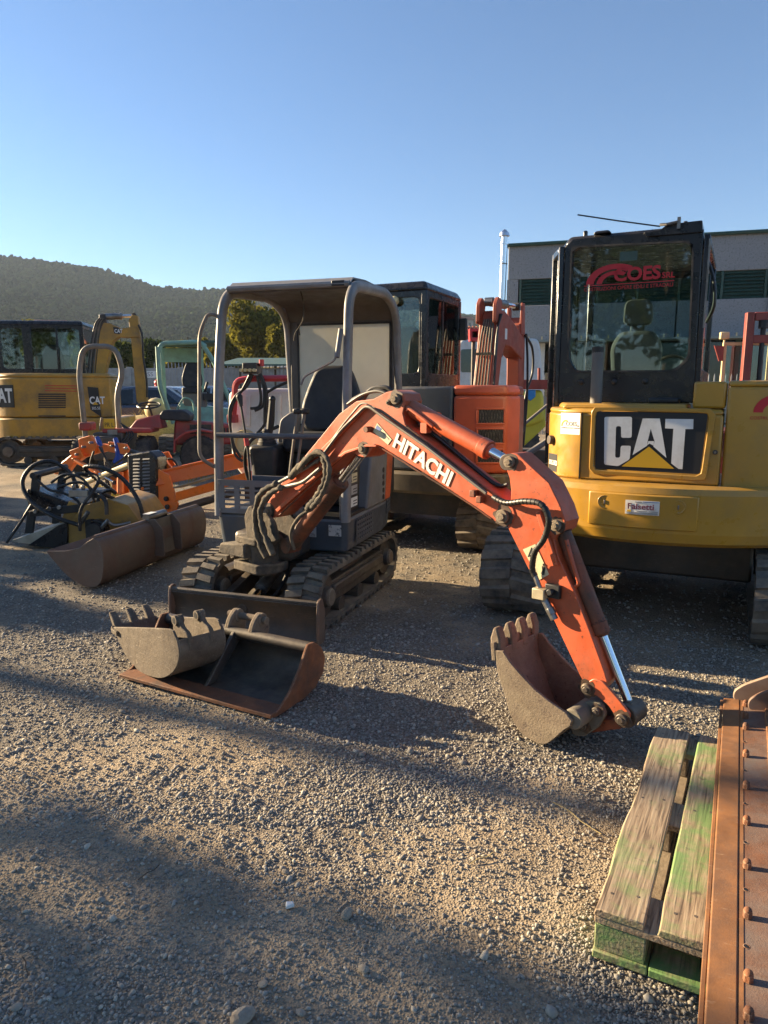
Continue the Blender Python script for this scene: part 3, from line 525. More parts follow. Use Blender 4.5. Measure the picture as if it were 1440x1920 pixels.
def ram(root, F, p, q, frac, rb, rr, mt, gland=True, name='cylinder', ext=0.0):
    "hydraulic ram from p to q (F axes): barrel over frac of it, chrome rod for the rest, eyes at both ends"
    p, q = Vector(p), Vector(q); d = (q - p).normalized(); k = p + (q - p) * frac; L = (q - p).length
    m = MB(F); m.cyl(p + d * rb * .6, k, rb); m.cyl(k - d * .05, k, rb * 1.09); m.cyl(k, k + d * .012, rb * .85, rb * .6)
    m.cyl(p + Vector((0, -rb * .95, 0)), p + Vector((0, rb * .95, 0)), rb * .95); b = m.build(name, M[mt], root, bevel=.003)
    m = MB(F); m.cyl(k, q - d * rr * 1.2, rr, n=20); m.build('rod', M['chrome'], b)
    m = MB(F); m.cyl(q + Vector((0, -rb * .8, 0)), q + Vector((0, rb * .8, 0)), rr * 1.7); m.build('rod_eye', M['darkmetal'], b, bevel=.003)
    return b
GREASE = mat('old_grease', (.035, .024, .018), .45, var=.3, dirt=(.14, .08, .05), damt=.5, dscale=30)
def pin(root, F, x, z, y, r, d=-1, mt='dustmetal', name='pin'):
    rg = random.Random(int(x * 9973) + int(z * 7919)); g = MB(F); g.prism([(x + math.cos(a) * r * rg.uniform(1.25, 1.9), z + math.sin(a) * r * rg.uniform(1.25, 1.9)) for a in [k * math.pi / 9 for k in range(18)]], y + d * .0012, y); g.build('grease_stain', GREASE, root)
    m = MB(F); m.cyl((x, y, z), (x, y + d * .018, z), r, n=20); m.cyl((x, y + d * .018, z), (x, y + d * .026, z), r * .62, n=6); return m.build(name, M[mt], root, bevel=.003)
def hose(root, F, pts, r, mt='hose', name='hose', n=6, rings=0):
    P = smooth_path(pts, n); m = MB(F); m.tube(P, r, 8)
    if rings:
        L = sum((P[i + 1] - P[i]).length for i in range(len(P) - 1)); st = rings; acc = 0
        for i in range(len(P) - 1):
            d = P[i + 1] - P[i]; ln = d.length; 
            while st <= acc + ln:
                c = P[i] + d * ((st - acc) / ln); e = d.normalized(); m.cyl(c - e * rings * .32, c + e * rings * .32, r * 1.14, n=8); st += rings
            acc += ln
    return m.build(name, M[mt], root, ang=50)

# ================================================================ MINI EXCAVATOR (orange boom, grey canopy)
O = (-.618, 5.115)
U = Fr(O, -17); LF = Fr(O, -19); B = Fr((-.78, 4.5), math.degrees(math.atan2(-1.7, 1.78)))
ex = thing('mini_excavator', U, 'mini excavator with grey open canopy, worn orange boom and navy body', 'excavator')
for (xa, xb, ou) in ((-.50, -.27, -1), (.27, .50, 1)): crawler(ex, LF, xa, xb, -.80, .80, .205, outer=1, lug=.026, pitch=.088)
m = MB(LF); m.box(-.27, .27, -.32, .36, .12, .34); m.box(-.42, .42, -.2, .2, .18, .3); m.cyl((0, 0, .3), (0, 0, .46), .24, n=24); m.build('chassis', M['darkmetal'], ex, bevel=.015)
# blade
bl = MB(LF); prof = [(-.895, .0), (-.868, .05), (-.858, .12), (-.868, .19), (-.898, .235)]
bl.strip([(p[0], p[1] + .012) for p in prof], -.48, .545, .016, 'x')
blade = bl.build('dozer_blade', M['darkmetal'], ex, ang=60)
m = MB(LF); m.tube([(-.485, -.893, .25), (.55, -.893, .25)], .016, 10); m.build('blade_top_edge', M['darkmetal'], blade)
for xx in (-.494, .545): m = MB(LF); m.prism(rounded([(-.93, .0), (-.83, .0), (-.825, .2), (-.86, .28), (-.91, .275), (-.925, .2)], .02), xx, xx + .014, 'x'); m.build('blade_end_plate', M['brownsteel'], blade, bevel=.002)
for xx in (-.2, .2):
    m = MB(LF); m.prism([(-.86, .03), (-.86, .16), (-.25, .30), (-.25, .19)], xx - .03, xx + .03, 'x'); m.build('blade_arm', M['darkmetal'], blade, bevel=.006)
ram(ex, LF, (.02, -.30, .34), (.02, -.85, .16), .62, .042, .02, 'darkmetal', name='blade_cylinder')
hose(ex, LF, [(.08, -.35, .38), (.14, -.5, .3), (.12, -.62, .2), (.07, -.75, .15)], .013)
# upper body
skirt = [(-.485, -.335), (.49, -.335), (.49, .55), (.44, .85), (.28, 1.05), (0, 1.12), (-.28, 1.05), (-.44, .85), (-.485, .5)]
m = MB(U); m.hexa([(x * .97, y * .97 + (.0 if y > 0 else .01), .43) for x, y in rounded(skirt, .05, 3)], [(x, y, .655) for x, y in rounded(skirt, .04, 3)]); body = m.build('base_frame', M['navy'], ex, bevel=.015)
m = MB(U); m.plate([.14 + .018 * i for i in range(19)], [.47 + .016 * j for j in range(11)], lambda i, j: i % 2 == 1 and j % 2 == 1, .0, .004)
# turn the sheet to lie on the right side
m.v = [U(.493, *(lambda q: (q.x * 1.15 - .32, q.z))(U.loc(p))) + U.x * (.004 if U.loc(p).y < .002 else 0) for p in m.v]; m.build('side_vent', M['navy'], ex)
m = MB(U); m.plate([.62 + .022 * i for i in range(10)], [.52 + .016 * j for j in range(8)], lambda i, j: i % 2 == 1 and j % 2 == 1, .0, .004)
m.v = [U(.493 - max(0, U.loc(p).x - .55) * .16, U.loc(p).x - .02, U.loc(p).z + .03) + U.x * (.006 if U.loc(p).y < .002 else 0) for p in m.v]; m.build('side_vent', M['navy'], ex)
m = MB(U); m.box(-.46, .47, -.32, .5, .655, .675); m.build('floor_plate', M['plastic'], ex)
# pierced front guard
xs = [-.465]; 
for c in range(6): 
    x = -.415 + c * .118; xs += [x, x + .078]
xs += [.30]; zs = [.665, .70]
for rr_ in range(5): zs += [.70 + rr_ * .034 + .0, .70 + rr_ * .034 + .02]
zs = sorted(set(round(z, 4) for z in zs)) + [.90]
m = MB(U); m.plate(xs, zs, lambda i, j: i % 2 == 1 and j % 2 == 1 and 0 < j < len(zs) - 2, -.345, -.335); fg = m.build('front_guard', M['greyp'], ex, bevel=.001)
for (x, z) in ((-.45, .875), (-.45, .69), (.28, .875)):
    m = MB(U); m.cyl((x, -.352, z), (x, -.345, z), .010, n=6); m.build('bolt', M['steel'], fg)
m = MB(U); m.box(.10, .27, -.3385, -.336, .53, .60); pl = m.build('data_plate', M['silver'], ex)
for k in range(5):
    m = MB(U); m.box(.115, .255 if k % 2 else .22, -.3395, -.3386, .54 + k * .011, .5435 + k * .011); m.build('print_line', M['greyprint'], pl)
text('CE', .022, U, (.235, -.3398, .535), (1, 0, 0), (0, 0, 1), M['stickblack'], pl, depth=.0004)
m = MB(U); m.box(.36, .45, -.3385, -.336, .545, .62); m.build('torn_sticker', mat('peeling_white_sticker', (.5, .5, .48), .6, chip=(.035, .05, .072), camt=.55, cscale=45), ex)
# canopy
def canopy_side(x, lean):
    P = fillet([(x, -.315, .64), (x, -.265, 1.55), (x, -.20 + lean, 2.19), (x, .62, 2.235), (x, .90, 2.12), (x, 1.0, 1.2)], .20, 7)
    m = MB(U); 
    vs = []; n = len(P); hw, ht = .026, .038
    for i, p in enumerate(P):
        d = (P[min(i + 1, n - 1)] - P[max(i - 1, 0)]).normalized(); nn = Vector((0, -d.z, d.y))
        for k in range(12):
            a = 2 * math.pi * k / 12; cx, cy = math.cos(a), math.sin(a); e = .6
            vs.append(tuple(p + Vector((1, 0, 0)) * hw * math.copysign(abs(cx) ** e, cx) + nn * ht * math.copysign(abs(cy) ** e, cy)))
    fs = [(i * 12 + k, i * 12 + (k + 1) % 12, (i + 1) * 12 + (k + 1) % 12, (i + 1) * 12 + k) for i in range(n - 1) for k in range(12)] + [tuple(range(12)), tuple(range((n - 1) * 12, n * 12))]
    m.add(vs, fs); return m.build('canopy_post', M['canopy'], ex, ang=60)
canopy_side(-.475, .05); canopy_side(.475, -.01)
m = MB(U); top = [(-.12, 2.20), (-.06, 2.243), (.2, 2.262), (.6, 2.258), (.78, 2.225)]
m.strip([(a, b - .0) for a, b in top], -.45, .45, .012, 'x'); m.build('roof', M['canopy'], ex, ang=50)
m = MB(U); m.strip([(-.115, 2.175), (-.05, 2.20), (.2, 2.215), (.6, 2.21), (.80, 2.17), (.88, 2.07)], -.445, .445, .008, 'x'); m.build('roof_lining', M['canopyin'], ex, ang=50)
m = MB(U); m.tube([(-.45, -.125, 2.205), (.45, -.135, 2.205)], .022, 8); m.build('roof_front_bar', M['canopy'], ex)
m = MB(U); m.box(.33, .42, -.155, -.13, 2.19, 2.225); m.build('roof_bracket', M['plastic'], ex, bevel=.003)
# rear screen and its frame
fo = rounded([(-.45, 1.12), (.455, 1.12), (.455, 2.19), (-.45, 2.19)], .06); 
m = MB(U); m.box(-.45, -.385, .90, .925, 1.1, 2.19); m.box(.43, .455, .90, .925, 1.1, 2.19); m.box(-.385, .43, .90, .925, 2.055, 2.19); m.box(-.385, .43, .90, .925, 1.1, 1.22); m.build('rear_frame', M['canopyin'], ex, bevel=.006)
m = MB(U); m.box(-.385, .43, .888, .898, 2.11, 2.13); m.build('rear_rib', M['canopyin'], ex, bevel=.003)
m = MB(U); 
for a_ in ((-.385, -.372, 1.22, 2.055), (.417, .43, 1.22, 2.055), (-.372, .417, 2.042, 2.055), (-.372, .417, 1.22, 1.233)): m.box(a_[0], a_[1], .893, .915, a_[2], a_[3])
m.build('window_seal', M['rubberdk'], ex)
m = MB(U); m.box(-.372, .417, .903, .908, 1.233, 2.042); m.build('rear_window', M['plexi'], ex)
# rails, grab handle, wiper-like stalk, hanging wire
m = MB(U); m.tube([(-.46, -.335, 1.207), (.47, -.335, 1.207)], .018, 10); m.build('front_bar', M['navy'], ex)
m = MB(U); m.tube(fillet([(-.49, -.20, 2.02), (-.56, -.22, 2.035), (-.585, -.30, 1.9), (-.585, -.37, 1.05), (-.50, -.31, .98)], .07, 5), .0125, 8); m.build('grab_rail', M['pipe'], ex)
m = MB(U); m.tube(fillet([(.44, -.29, 1.86), (.42, -.34, 1.70), (.22, -.38, 1.60), (.20, -.385, 1.545)], .03, 4), .008, 6); m.cyl((.445, -.29, 1.9), (.43, -.33, 1.72), .017); m.build('wiper_arm', M['greyp'], ex)
hose(ex, U, [(.0, .1, 2.2), (.03, .08, 2.1), (.02, .08, 2.0), (-.01, .08, 1.95), (-.01, .09, 1.9)], .005, 'sleeve', 'hanging_wire'); hose(ex, U, [(-.01, .08, 1.95), (-.04, .08, 1.91), (-.05, .08, 1.86)], .006, 'sleeve', 'hanging_wire')
# seat
def seat(root, F, x, y, z, w, h, mt, tilt=.12, name='seat'):
    m = MB(F); m.prism(rounded([(x - w * .5, y - .42), (x + w * .5, y - .42), (x + w * .5, y + .04), (x - w * .5, y + .04)], .09), z - .1, z + .03, 'z'); s = m.build(name + '_cushion', M[mt], root, bevel=.03, seg=3)
    out = rounded([(-w * .5, 0), (w * .5, 0), (w * .56, h * .35), (w * .42, h * .72), (w * .28, h), (-w * .28, h), (-w * .42, h * .72), (-w * .56, h * .35)], .12, 6)
    m = MB(F); lo = [(x + a, y + b * tilt, z + .03 + b) for a, b in out]; hi = [(x + a * .96, y + .09 + b * tilt, z + .03 + b) for a, b in out]; m.hexa(lo, hi); m.build(name + '_back', M[mt], root, bevel=.028, seg=3)
    return s
seat(ex, U, .085, .42, 1.17, .47, .50, 'seat')
m = MB(U); m.box(-.2, .37, .1, .52, .675, 1.07); m.build('seat_base', M['plastic'], ex, bevel=.02)
m = MB(U); m.box(-.38, .44, .52, 1.0, .655, 1.13); m.build('engine_cover', M['plastic'], ex, bevel=.04)
# consoles and levers
for (cx, cy) in ((-.245, .0),):
    m = MB(U); m.hexa([(cx - .07, cy - .08, .69), (cx + .09, cy - .08, .69), (cx + .09, cy + .25, .69), (cx - .07, cy + .25, .69)], [(cx - .11, cy - .1, 1.12), (cx + .12, cy - .1, 1.12), (cx + .12, cy + .28, 1.14), (cx - .11, cy + .28, 1.14)]); cs = m.build('control_console', M['plastic'], ex, bevel=.035, seg=3)
    m = MB(U)
    for k in range(6): m.cyl((cx, cy, 1.12 + k * .02), (cx, cy, 1.136 + k * .02), .075 - k * .008, .068 - k * .008)
    m.build('gaiter', M['rubberdk'], cs); m = MB(U); m.tube([(cx + .02, cy, 1.2), (cx + .035, cy, 1.30), (cx + .055, cy - .01, 1.44)], [.024, .028, .022], 10); m.ball((cx + .056, cy - .01, 1.45), .024); m.build('joystick', M['plastic'], cs)
    m = MB(U); m.prism(rounded([(cx + .02, 1.12), (cx + .20, 1.12), (cx + .16, 1.2), (cx + .2, 1.34), (cx + .14, 1.36), (cx + .05, 1.3)], .03), cy + .12, cy + .2); m.build('arm_rest', M['greyp'], cs, bevel=.02)
m = MB(U); m.tube([(-.30, -.15, .70), (-.33, -.14, 1.1), (-.385, -.12, 1.42)], .009, 8); lv = m.build('blade_lever', M['plastic'], ex); m = MB(U); m.tube([(-.38, -.122, 1.40), (-.395, -.116, 1.46)], [.013, .024], 10); m.ball((-.396, -.115, 1.465), .024); m.build('knob', M['plastic'], lv); m = MB(U); m.cyl((-.333, -.14, 1.12), (-.345, -.136, 1.20), .018); m.build('red_sleeve', M['brightred'], lv)
for k in (0, 1):
    m = MB(U); m.tube([(.0 + k * .05, -.24, .68), (.03 + k * .05, -.2, 1.0), (.07 + k * .055, -.16, 1.36)], .011, 8); lv = m.build('travel_lever', M['pipe'], ex); m = MB(U); m.box(.04 + k * .055, .10 + k * .055, -.18, -.13, 1.35, 1.39); m.build('lever_grip', M['plastic'], lv, bevel=.012)
m = MB(U); m.box(-.22, .06, -.30, -.27, .69, .93); pn = m.build('front_board', M['navy'], ex, bevel=.006)
text('HITACHI', .06, U, (-.17, -.303, .72), (1, 0, 0), (0, 0, 1), M['whitedecal'], pn, fat=.001)
hose(ex, U, [(-.34, .0, .72), (-.40, -.05, .95), (-.33, -.1, 1.15), (-.2, .1, 1.25)], .014); hose(ex, U, [(-.30, .05, .70), (-.36, .1, .85), (-.28, .12, .98)], .014)
# right side covers, stickers, orange panel, counterweight
m = MB(U); m.prism([(-.33, .655), (-.24, .655), (-.20, 1.05), (-.30, 1.05)], .43, .487, 'x'); m.build('corner_post_cover', M['greyp'], ex, bevel=.012)
side = [(.10, .655), (.56, .655), (.62, 1.0), (.56, 1.30), (.30, 1.34), (.20, 1.0)]
m = MB(U); m.prism(side, .36, .488, 'x'); sc_ = m.build('side_cover', M['greyp'], ex, bevel=.02)
m = MB(U)
for k in range(5): m.cyl((.487, .50, .70 + k * .052), (.492, .50, .70 + k * .052), .02, n=14)
m.build('vent_dark_disc', M['stickblack'], sc_)  # solid black discs: the dark of the vent holes as colour
m = MB(U); m.prism([(-.235, .66), (.09, .66), (.14, 1.08), (-.18, 1.08)], .40, .425, 'x'); db = m.build('decal_board', M['plastic'], ex)
for k, mt_ in enumerate(('white', 'silver', 'sticker', 'sticker')):
    m = MB(U); z_ = .70 + k * .085; m.prism([(-.13, z_), (.06, z_), (.065, z_ + .065), (-.125, z_ + .065)], .4255, .427, 'x'); st_ = m.build('warning_sticker', M[mt_], db)
    if k == 2:
        m = MB(U); m.prism([(-.11, z_ + .01), (-.05, z_ + .01), (-.08, z_ + .055)], .4272, .4282, 'x'); m.build('warning_triangle', M['stickblack'], st_)
    for j in range(2): m = MB(U); m.prism([(-.03, z_ + .015 + j * .02), (.05, z_ + .015 + j * .02), (.05, z_ + .022 + j * .02), (-.03, z_ + .022 + j * .02)], .4272, .4278, 'x'); m.build('print_line', M['stickblack'], st_)
m = MB(U); m.prism([(.565, .66), (.71, .66), (.79, 1.0), (.70, 1.36), (.57, 1.31), (.63, 1.0)], .38, .484, 'x'); m.build('orange_side_panel', M['hit'], ex, bevel=.015)
cw = [(.46, .70), (.43, .86), (.30, 1.06), (.12, 1.16), (-.12, 1.16), (-.30, 1.06), (-.44, .86), (-.46, .70), (-.3, .70), (.3, .70)]
m = MB(U); m.hexa([(x, y - .04, .52) for x, y in cw], [(x, y, .62) for x, y in cw]); m.hexa([(x, y, .62) for x, y in cw], [(x * .98, y - .02, 1.02) for x, y in cw]); m.hexa([(x * .98, y - .02, 1.02) for x, y in cw], [(x * .9, y - .08, 1.12) for x, y in cw]); m.build('counterweight', M['greyp'], ex, bevel=.02)
# swing bracket
MUD = mat('mud_caked_steel', (.05, .041, .033), .95, var=.4, scale=16, dirt=(.15, .115, .078), damt=.36, dscale=9, bump=1.0, bscale=70, dust=.35)
m = MB(B); m.cyl((0, 0, .34), (0, 0, .62), .10, n=24); m.prism(rounded([(-.17, -.13), (.10, -.13), (.16, 0), (.10, .13), (-.17, .13)], .03), .36, .42, 'z'); m.prism(rounded([(-.15, -.12), (.08, -.12), (.13, 0), (.08, .12), (-.15, .12)], .03), .54, .585, 'z')
for yy in (-.105, .075): m.prism(rounded([(-.03, .56), (.10, .56), (.28, .60), (.24, .72), (.16, .77), (.09, .75), (.0, .80), (-.06, .72)], .03), yy, yy + .03)
sw = m.build('swing_bracket', MUD, ex, bevel=.008)
m = MB(B); m.hexa([(-.27, -.17, .46), (.0, -.15, .45), (.0, .0, .45), (-.25, .02, .47)], [(-.26, -.16, .525), (-.02, -.14, .545), (.0, .0, .55), (-.24, .02, .52)]); m.build('step_plate', MUD, sw, bevel=.012)
m = MB(U); m.box(-.20, .22, -.62, -.30, .42, .60); m.build('boom_post', M['darkmetal'], ex, bevel=.03)
# boom
NB = -.065
def bpx(L, y=NB, fr=B): return [fr.Y(u, v, y) for u, v in L]
boom = bpx([(502, 942), (520, 915), (574, 852), (636, 776), (668, 752), (700, 748), (724, 735), (741, 731), (756, 738), (760, 752), (755, 775), (760, 796), (800, 826), (860, 873), (914, 915), (940, 933), (962, 952), (967, 968), (958, 981), (943, 985), (925, 976), (874, 939), (800, 890), (712, 836), (704, 834), (697, 842), (690, 854), (680, 858), (669, 854), (660, 847), (648, 851), (619, 876), (560, 931), (522, 968), (508, 972), (500, 960)])
m = MB(B); m.prism(boom, -.065, .065); bo = m.build('boom', M['hit'], ex, bevel=.004)
foot = bpx([(508, 955)], -.02)[0]
# raised rib plates on the near face, as on the real casting
rib = bpx([(585, 868), (640, 800), (688, 758), (700, 770), (655, 822), (600, 880)]); m = MB(B); m.prism(bpx([(575, 872), (690, 757), (693, 762), (580, 878)]), -.079, -.066); m.prism(bpx([(520, 955), (612, 875), (650, 846), (690, 833), (710, 834), (709, 838), (690, 838), (652, 851), (615, 880), (524, 960)]), -.082, -.066); m.build('boom_rib', M['hit'], bo, bevel=.003)
for (u, v, r_) in ((744, 748, .028), (682, 841, .027), (944, 968, .032), (731, 755, .012), (506, 958, .03)):
    x, z = B.Y(u, v, NB); pin(bo, B, x, z, NB, r_)
for (u, v) in ((893, 925), (905, 936)):
    x, z = B.Y(u, v, NB); m = MB(B); m.box(x - .015, x + .015, NB - .035, NB, z - .015, z + .018); m.build('hose_clamp', M['hitdk'], bo, bevel=.004)
x, z = B.Y(695, 805, NB); m = MB(B); m.cyl((x, NB, z), (x, NB - .04, z + .0), .016); m.build('grease_boss', M['hitdk'], bo)
for L_ in ([(712, 838), (760, 868), (874, 940), (922, 973)], [(524, 966), (560, 933), (619, 878), (648, 853)], [(762, 799), (800, 829), (860, 876), (912, 917)]):
    m = MB(B); rg = random.Random(2); m.tube([Vector(Bp_) + Vector((rg.uniform(-.001, .001), 0, rg.uniform(-.001, .001))) for Bp_ in smooth_path([(*(lambda q: (q[0], NB - .001, q[1]))(B.Y(u, v, NB)),) for u, v in L_], 12)], .0045, 6); m.build('weld_bead', M['hitdk'], bo)
# lettering follows the boom's slope
a_ = Vector(B.Y(736, 835, NB)); c_ = Vector(B.Y(836, 907, NB)); dv = (c_ - a_).normalized()
text('HITACHI', .102, B, (a_.x, NB - .003, a_.y), (dv.x, 0, dv.y), (-dv.y, 0, dv.x), M['whitedecal'], bo, fat=.0035, sx=1.03)
q = bpx([(708, 793), (735, 824), (728, 834), (700, 809)]); m = MB(B); m.prism(q, NB - .003, NB - .0005); st_ = m.build('decal', M['sticker'], bo)
q = bpx([(708, 797), (716, 804), (713, 809), (705, 803)]); m = MB(B); m.prism(q, NB - .0045, NB - .0032); m.build('decal_emblem', M['blueprint'], st_)
for k in range(5): q = bpx([(712 + k * 4, 806 + k * 3.6), (721 + k * 2.3, 812 + k * 3), (721 + k * 2.3, 813.2 + k * 3), (712 + k * 4, 807.2 + k * 3.6)]); m = MB(B); m.prism(q, NB - .0045, NB - .0032); m.build('print_line', M['greyprint'], st_)
# pipes and sleeves along the boom
def Bp(u, v, y): x, z = B.Y(u, v, y); return (x, y, z)
for k, dy in enumerate((-.085, -.06)):
    m = MB(B); m.tube(fillet([Bp(594 + k * 8, 868 - k * 12, dy), Bp(640 + k * 4, 806 - k * 10, dy), Bp(688 - k * 8, 759 - k * 6, dy), Bp(722 + k * 6, 784 - k * 6, dy), Bp(800, 838 - k * 5, dy), Bp(912, 925 - k * 5, dy)], .04), .0085, 8); m.build('boom_pipe', M['pipe'], bo)
m = MB(B); m.tube(fillet([Bp(520, 906, -.09), Bp(570, 880, -.09), Bp(598, 862, -.09)], .05), .011, 8); m.tube(fillet([Bp(526, 914, -.10), Bp(568, 905, -.1), Bp(600, 878, -.1)], .05), .011, 8); m.build('boom_pipe', M['pipe'], bo)
m = MB(B); m.tube(fillet([Bp(610, 862, -.02), Bp(660, 790, .0), Bp(693, 727, .02), Bp(726, 726, .03), Bp(740, 738, .04)], .08), .012, 8); m.build('guard_tube', M['plastic'], bo)
for k in range(4): hose(bo, B, [Bp(652 + 3 * k, 758 - 3 * k, .02 * k), Bp(685 + 3 * k, 738 - 2 * k, .02 * k), Bp(720, 736 - 2 * k, .02 * k), Bp(760, 770, .01 * k), Bp(840, 835, .015 * k), Bp(925, 905, .02 * k), Bp(952, 908, .02 * k)], .0095)
def sleeve(pts, r0):
    P = smooth_path(pts, 7); rg = random.Random(5); m = MB(B); m.tube(P, [r0 * rg.uniform(.75, 1.3) for _ in P], 10); m.build('hose_sleeve', M['sleeve'], bo, ang=80)
sleeve([Bp(500, 1045, -.10), Bp(484, 1010, -.11), Bp(478, 965, -.11), Bp(490, 925, -.11), Bp(520, 906, -.10)], .019); sleeve([Bp(512, 1040, -.14), Bp(496, 1000, -.14), Bp(488, 960, -.14), Bp(502, 930, -.13), Bp(528, 913, -.12)], .018)
sleeve([Bp(545, 895, -.09), Bp(570, 866, -.1), Bp(598, 850, -.11), Bp(610, 870, -.12), Bp(608, 905, -.13), Bp(592, 935, -.13), Bp(576, 955, -.12)], .018); sleeve([Bp(560, 880, -.12), Bp(590, 848, -.13), Bp(612, 858, -.14), Bp(617, 890, -.15), Bp(603, 928, -.15), Bp(585, 952, -.14)], .014)
# boom ram below the boom
pa = B.Y(546, 1022, 0); pb = B.Y(684, 843, 0); ram(ex, B, (pa[0], 0, pa[1]), (pb[0], 0, pb[1]), .70, .05, .026, 'hitdk', name='boom_cylinder')
m = MB(B); e = Vector((pb[0] - pa[0], 0, pb[1] - pa[1])).normalized(); nrm = Vector((-e.z, 0, e.x))
for k, t_ in enumerate((.25, .33, .41, .5)): c = Vector((pa[0], 0, pa[1])) + e * t_ + nrm * .045; m.cyl(c + Vector((0, -.04, 0)), c + Vector((0, .04, 0)), .014, n=8)
m.tube([Vector((pa[0], 0, pa[1])) + e * .18 + nrm * .05, Vector((pa[0], 0, pa[1])) + e * .62 + nrm * .055], .012, 8); m.build('ram_pipe_clip', M['hitdk'], ex)
hose(ex, B, [Bp(585, 955, -.08), Bp(560, 970, -.1), Bp(545, 1000, -.1), Bp(552, 1030, -.06)], .01, 'sleeve', 'grease_hose')
# stick
stick = bpx([(949, 856), (957, 850), (968, 851), (1000, 880), (1028, 905), (1050, 950), (1059, 978), (1054, 995), (1043, 1003), (1037, 1012), (1046, 1047), (1074, 1105), (1105, 1184), (1133, 1262), (1138, 1280), (1118, 1302), (1099, 1290), (1086, 1267), (1040, 1169), (973, 1034), (949, 986), (955, 965), (957, 920), (954, 896), (945, 872)])
m = MB(B); m.prism(stick, -.06, .06); sk = m.build('stick', M['hit'], ex, bevel=.004)
m = MB(B); m.prism(bpx([(1004, 960), (1012, 958), (1046, 1060), (1038, 1062)], -.075), -.078, -.061); m.build('stick_rib', M['hit'], sk, bevel=.003)
m = MB(B); m.prism(bpx([(1075, 1118), (1115, 1195), (1134, 1250), (1130, 1262), (1095, 1200), (1062, 1130)], -.06), -.062, -.0605); 
for (u, v, r_) in ((957, 866, .026), (1044, 985, .024), (1103, 1290, .026)): x, z = B.Y(u, v, -.06); pin(sk, B, x, z, -.06, r_)
q = bpx([(981, 1030), (1004, 1020), (1030, 1077), (1012, 1087)], -.06); m = MB(B); m.prism(q, -.063, -.0605); st_ = m.build('warning_sticker', M['sticker'], sk)
qq = bpx([(990, 1044), (1006, 1038), (997, 1026)], -.06); qi = bpx([(993, 1041), (1002, 1038), (997, 1031)], -.06)
m = MB(B)
for k in range(3): m.prism([qq[k], qq[(k + 1) % 3], qi[(k + 1) % 3], qi[k]], -.0645, -.0632)
m.build('warning_triangle', M['stickblack'], st_)
x, z = B.Y(1020, 1068, -.06); m = MB(B); m.cyl((x, -.0632, z + .022), (x, -.0645, z + .022), .006, n=10); m.prism([(x - .009, z + .015), (x + .009, z + .015), (x + .007, z - .002), (x + .005, z - .024), (x + .001, z - .024), (x, z - .004), (x - .001, z - .024), (x - .005, z - .024), (x - .007, z - .002)], -.0645, -.0632); m.build('pictogram', M['stickblack'], st_)
hose(sk, B, [Bp(925, 932, -.08), Bp(950, 943, -.10), Bp(985, 940, -.12), Bp(1015, 946, -.13), Bp(1029, 975, -.13), Bp(1020, 1010, -.12), Bp(1003, 1035, -.11), Bp(998, 1065, -.09), Bp(1003, 1080, -.085)], .0125, rings=.021, n=8)
m = MB(B); m.cyl(Bp(1002, 1076, -.085), Bp(1014, 1108, -.085), .012, n=6); m.cyl(Bp(1020, 1122, -.085), Bp(1040, 1162, -.085), .017, n=12); m.cyl(Bp(1030, 1140, -.085), Bp(1036, 1152, -.085), .020, n=6); m.build('hose_coupling', M['steel'], sk, bevel=.002)
x, z = B.Y(1015, 1112, -.085); m = MB(B); m.box(x - .03, x + .03, -.115, -.066, z - .024, z + .024); m.build('valve_block', mat('pale_cast_block', (.42, .36, .24), .6, .3, dirt=(.2, .16, .1)), sk, bevel=.004)
x, z = B.Y(1038, 1108, -.07); m = MB(B); m.box(x - .035, x + .035, -.085, -.061, z - .03, z + .03); m.cyl((x, -.085, z), (x, -.11, z), .016, n=8); m.build('clamp_block', M['plastic'], sk, bevel=.004)
# arm ram and bucket ram
pa = B.Y(748, 753, 0); pb = B.Y(957, 866, 0); ram(ex, B, (pa[0], 0, pa[1]), (pb[0], 0, pb[1]), .83, .043, .022, 'hit', name='arm_cylinder')
m = MB(B); m.tube(fillet([Bp(765, 770, -.05), Bp(762, 762, -.05), Bp(800, 790, -.055), Bp(812, 800, -.05)], .03), .009, 8); m.box(*[f(Bp(806, 800, 0)[0]) for f in (lambda t: t - .02, lambda t: t + .02)], -.05, -.01, Bp(806, 800, 0)[2] - .03, Bp(806, 800, 0)[2] + .02); m.build('ram_pipe', M['hit'], ex, bevel=.003)
pa = B.Y(1053, 990, .0); pb = B.Y(1182, 1325, .0); ram(ex, B, (pa[0], .0, pa[1]), (pb[0], .0, pb[1]), .60, .035, .019, 'hitdk', name='bucket_cylinder')
m = MB(B); m.tube(fillet([Bp(1062, 1012, -.03), Bp(1075, 1060, -.04), Bp(1086, 1095, -.04), Bp(1076, 1100, -.04)], .03), .009, 8); m.build('ram_pipe', M['hit'], ex)
# linkage
for yy in (-.075, .06):
    q = [B.Y(u, v, yy) for u, v in ((1096, 1283), (1112, 1272), (1130, 1278), (1160, 1312), (1182, 1340), (1176, 1356), (1160, 1352), (1140, 1322), (1118, 1304), (1100, 1298))]
    m = MB(B); m.prism(rounded(q, .015), yy, yy + .015); m.build('link_arm', M['hit'] if yy < 0 else M['darkmetal'], ex, bevel=.003)
x, z = B.Y(1168, 1347, -.07); pin(ex, B, x, z, -.075, .024, mt='darkmetal')
x, z = B.Y(1103, 1290, -.07); pin(ex, B, x, z, -.075, .022, mt='darkmetal')
m = MB(B); x, z = B.Y(1182, 1335, 0); m.cyl((x, -.055, z), (x, .055, z), .05, n=20); m.build('link_bush', M['darkmetal'], ex, bevel=.004)
m = MB(B); q = [B.Y(u, v, 0) for u, v in ((1092, 1345), (1160, 1345), (1172, 1362), (1100, 1372))]; m.prism(rounded(q, .01), -.03, .03); m.build('tipping_link', M['hitdk'], ex, bevel=.004)
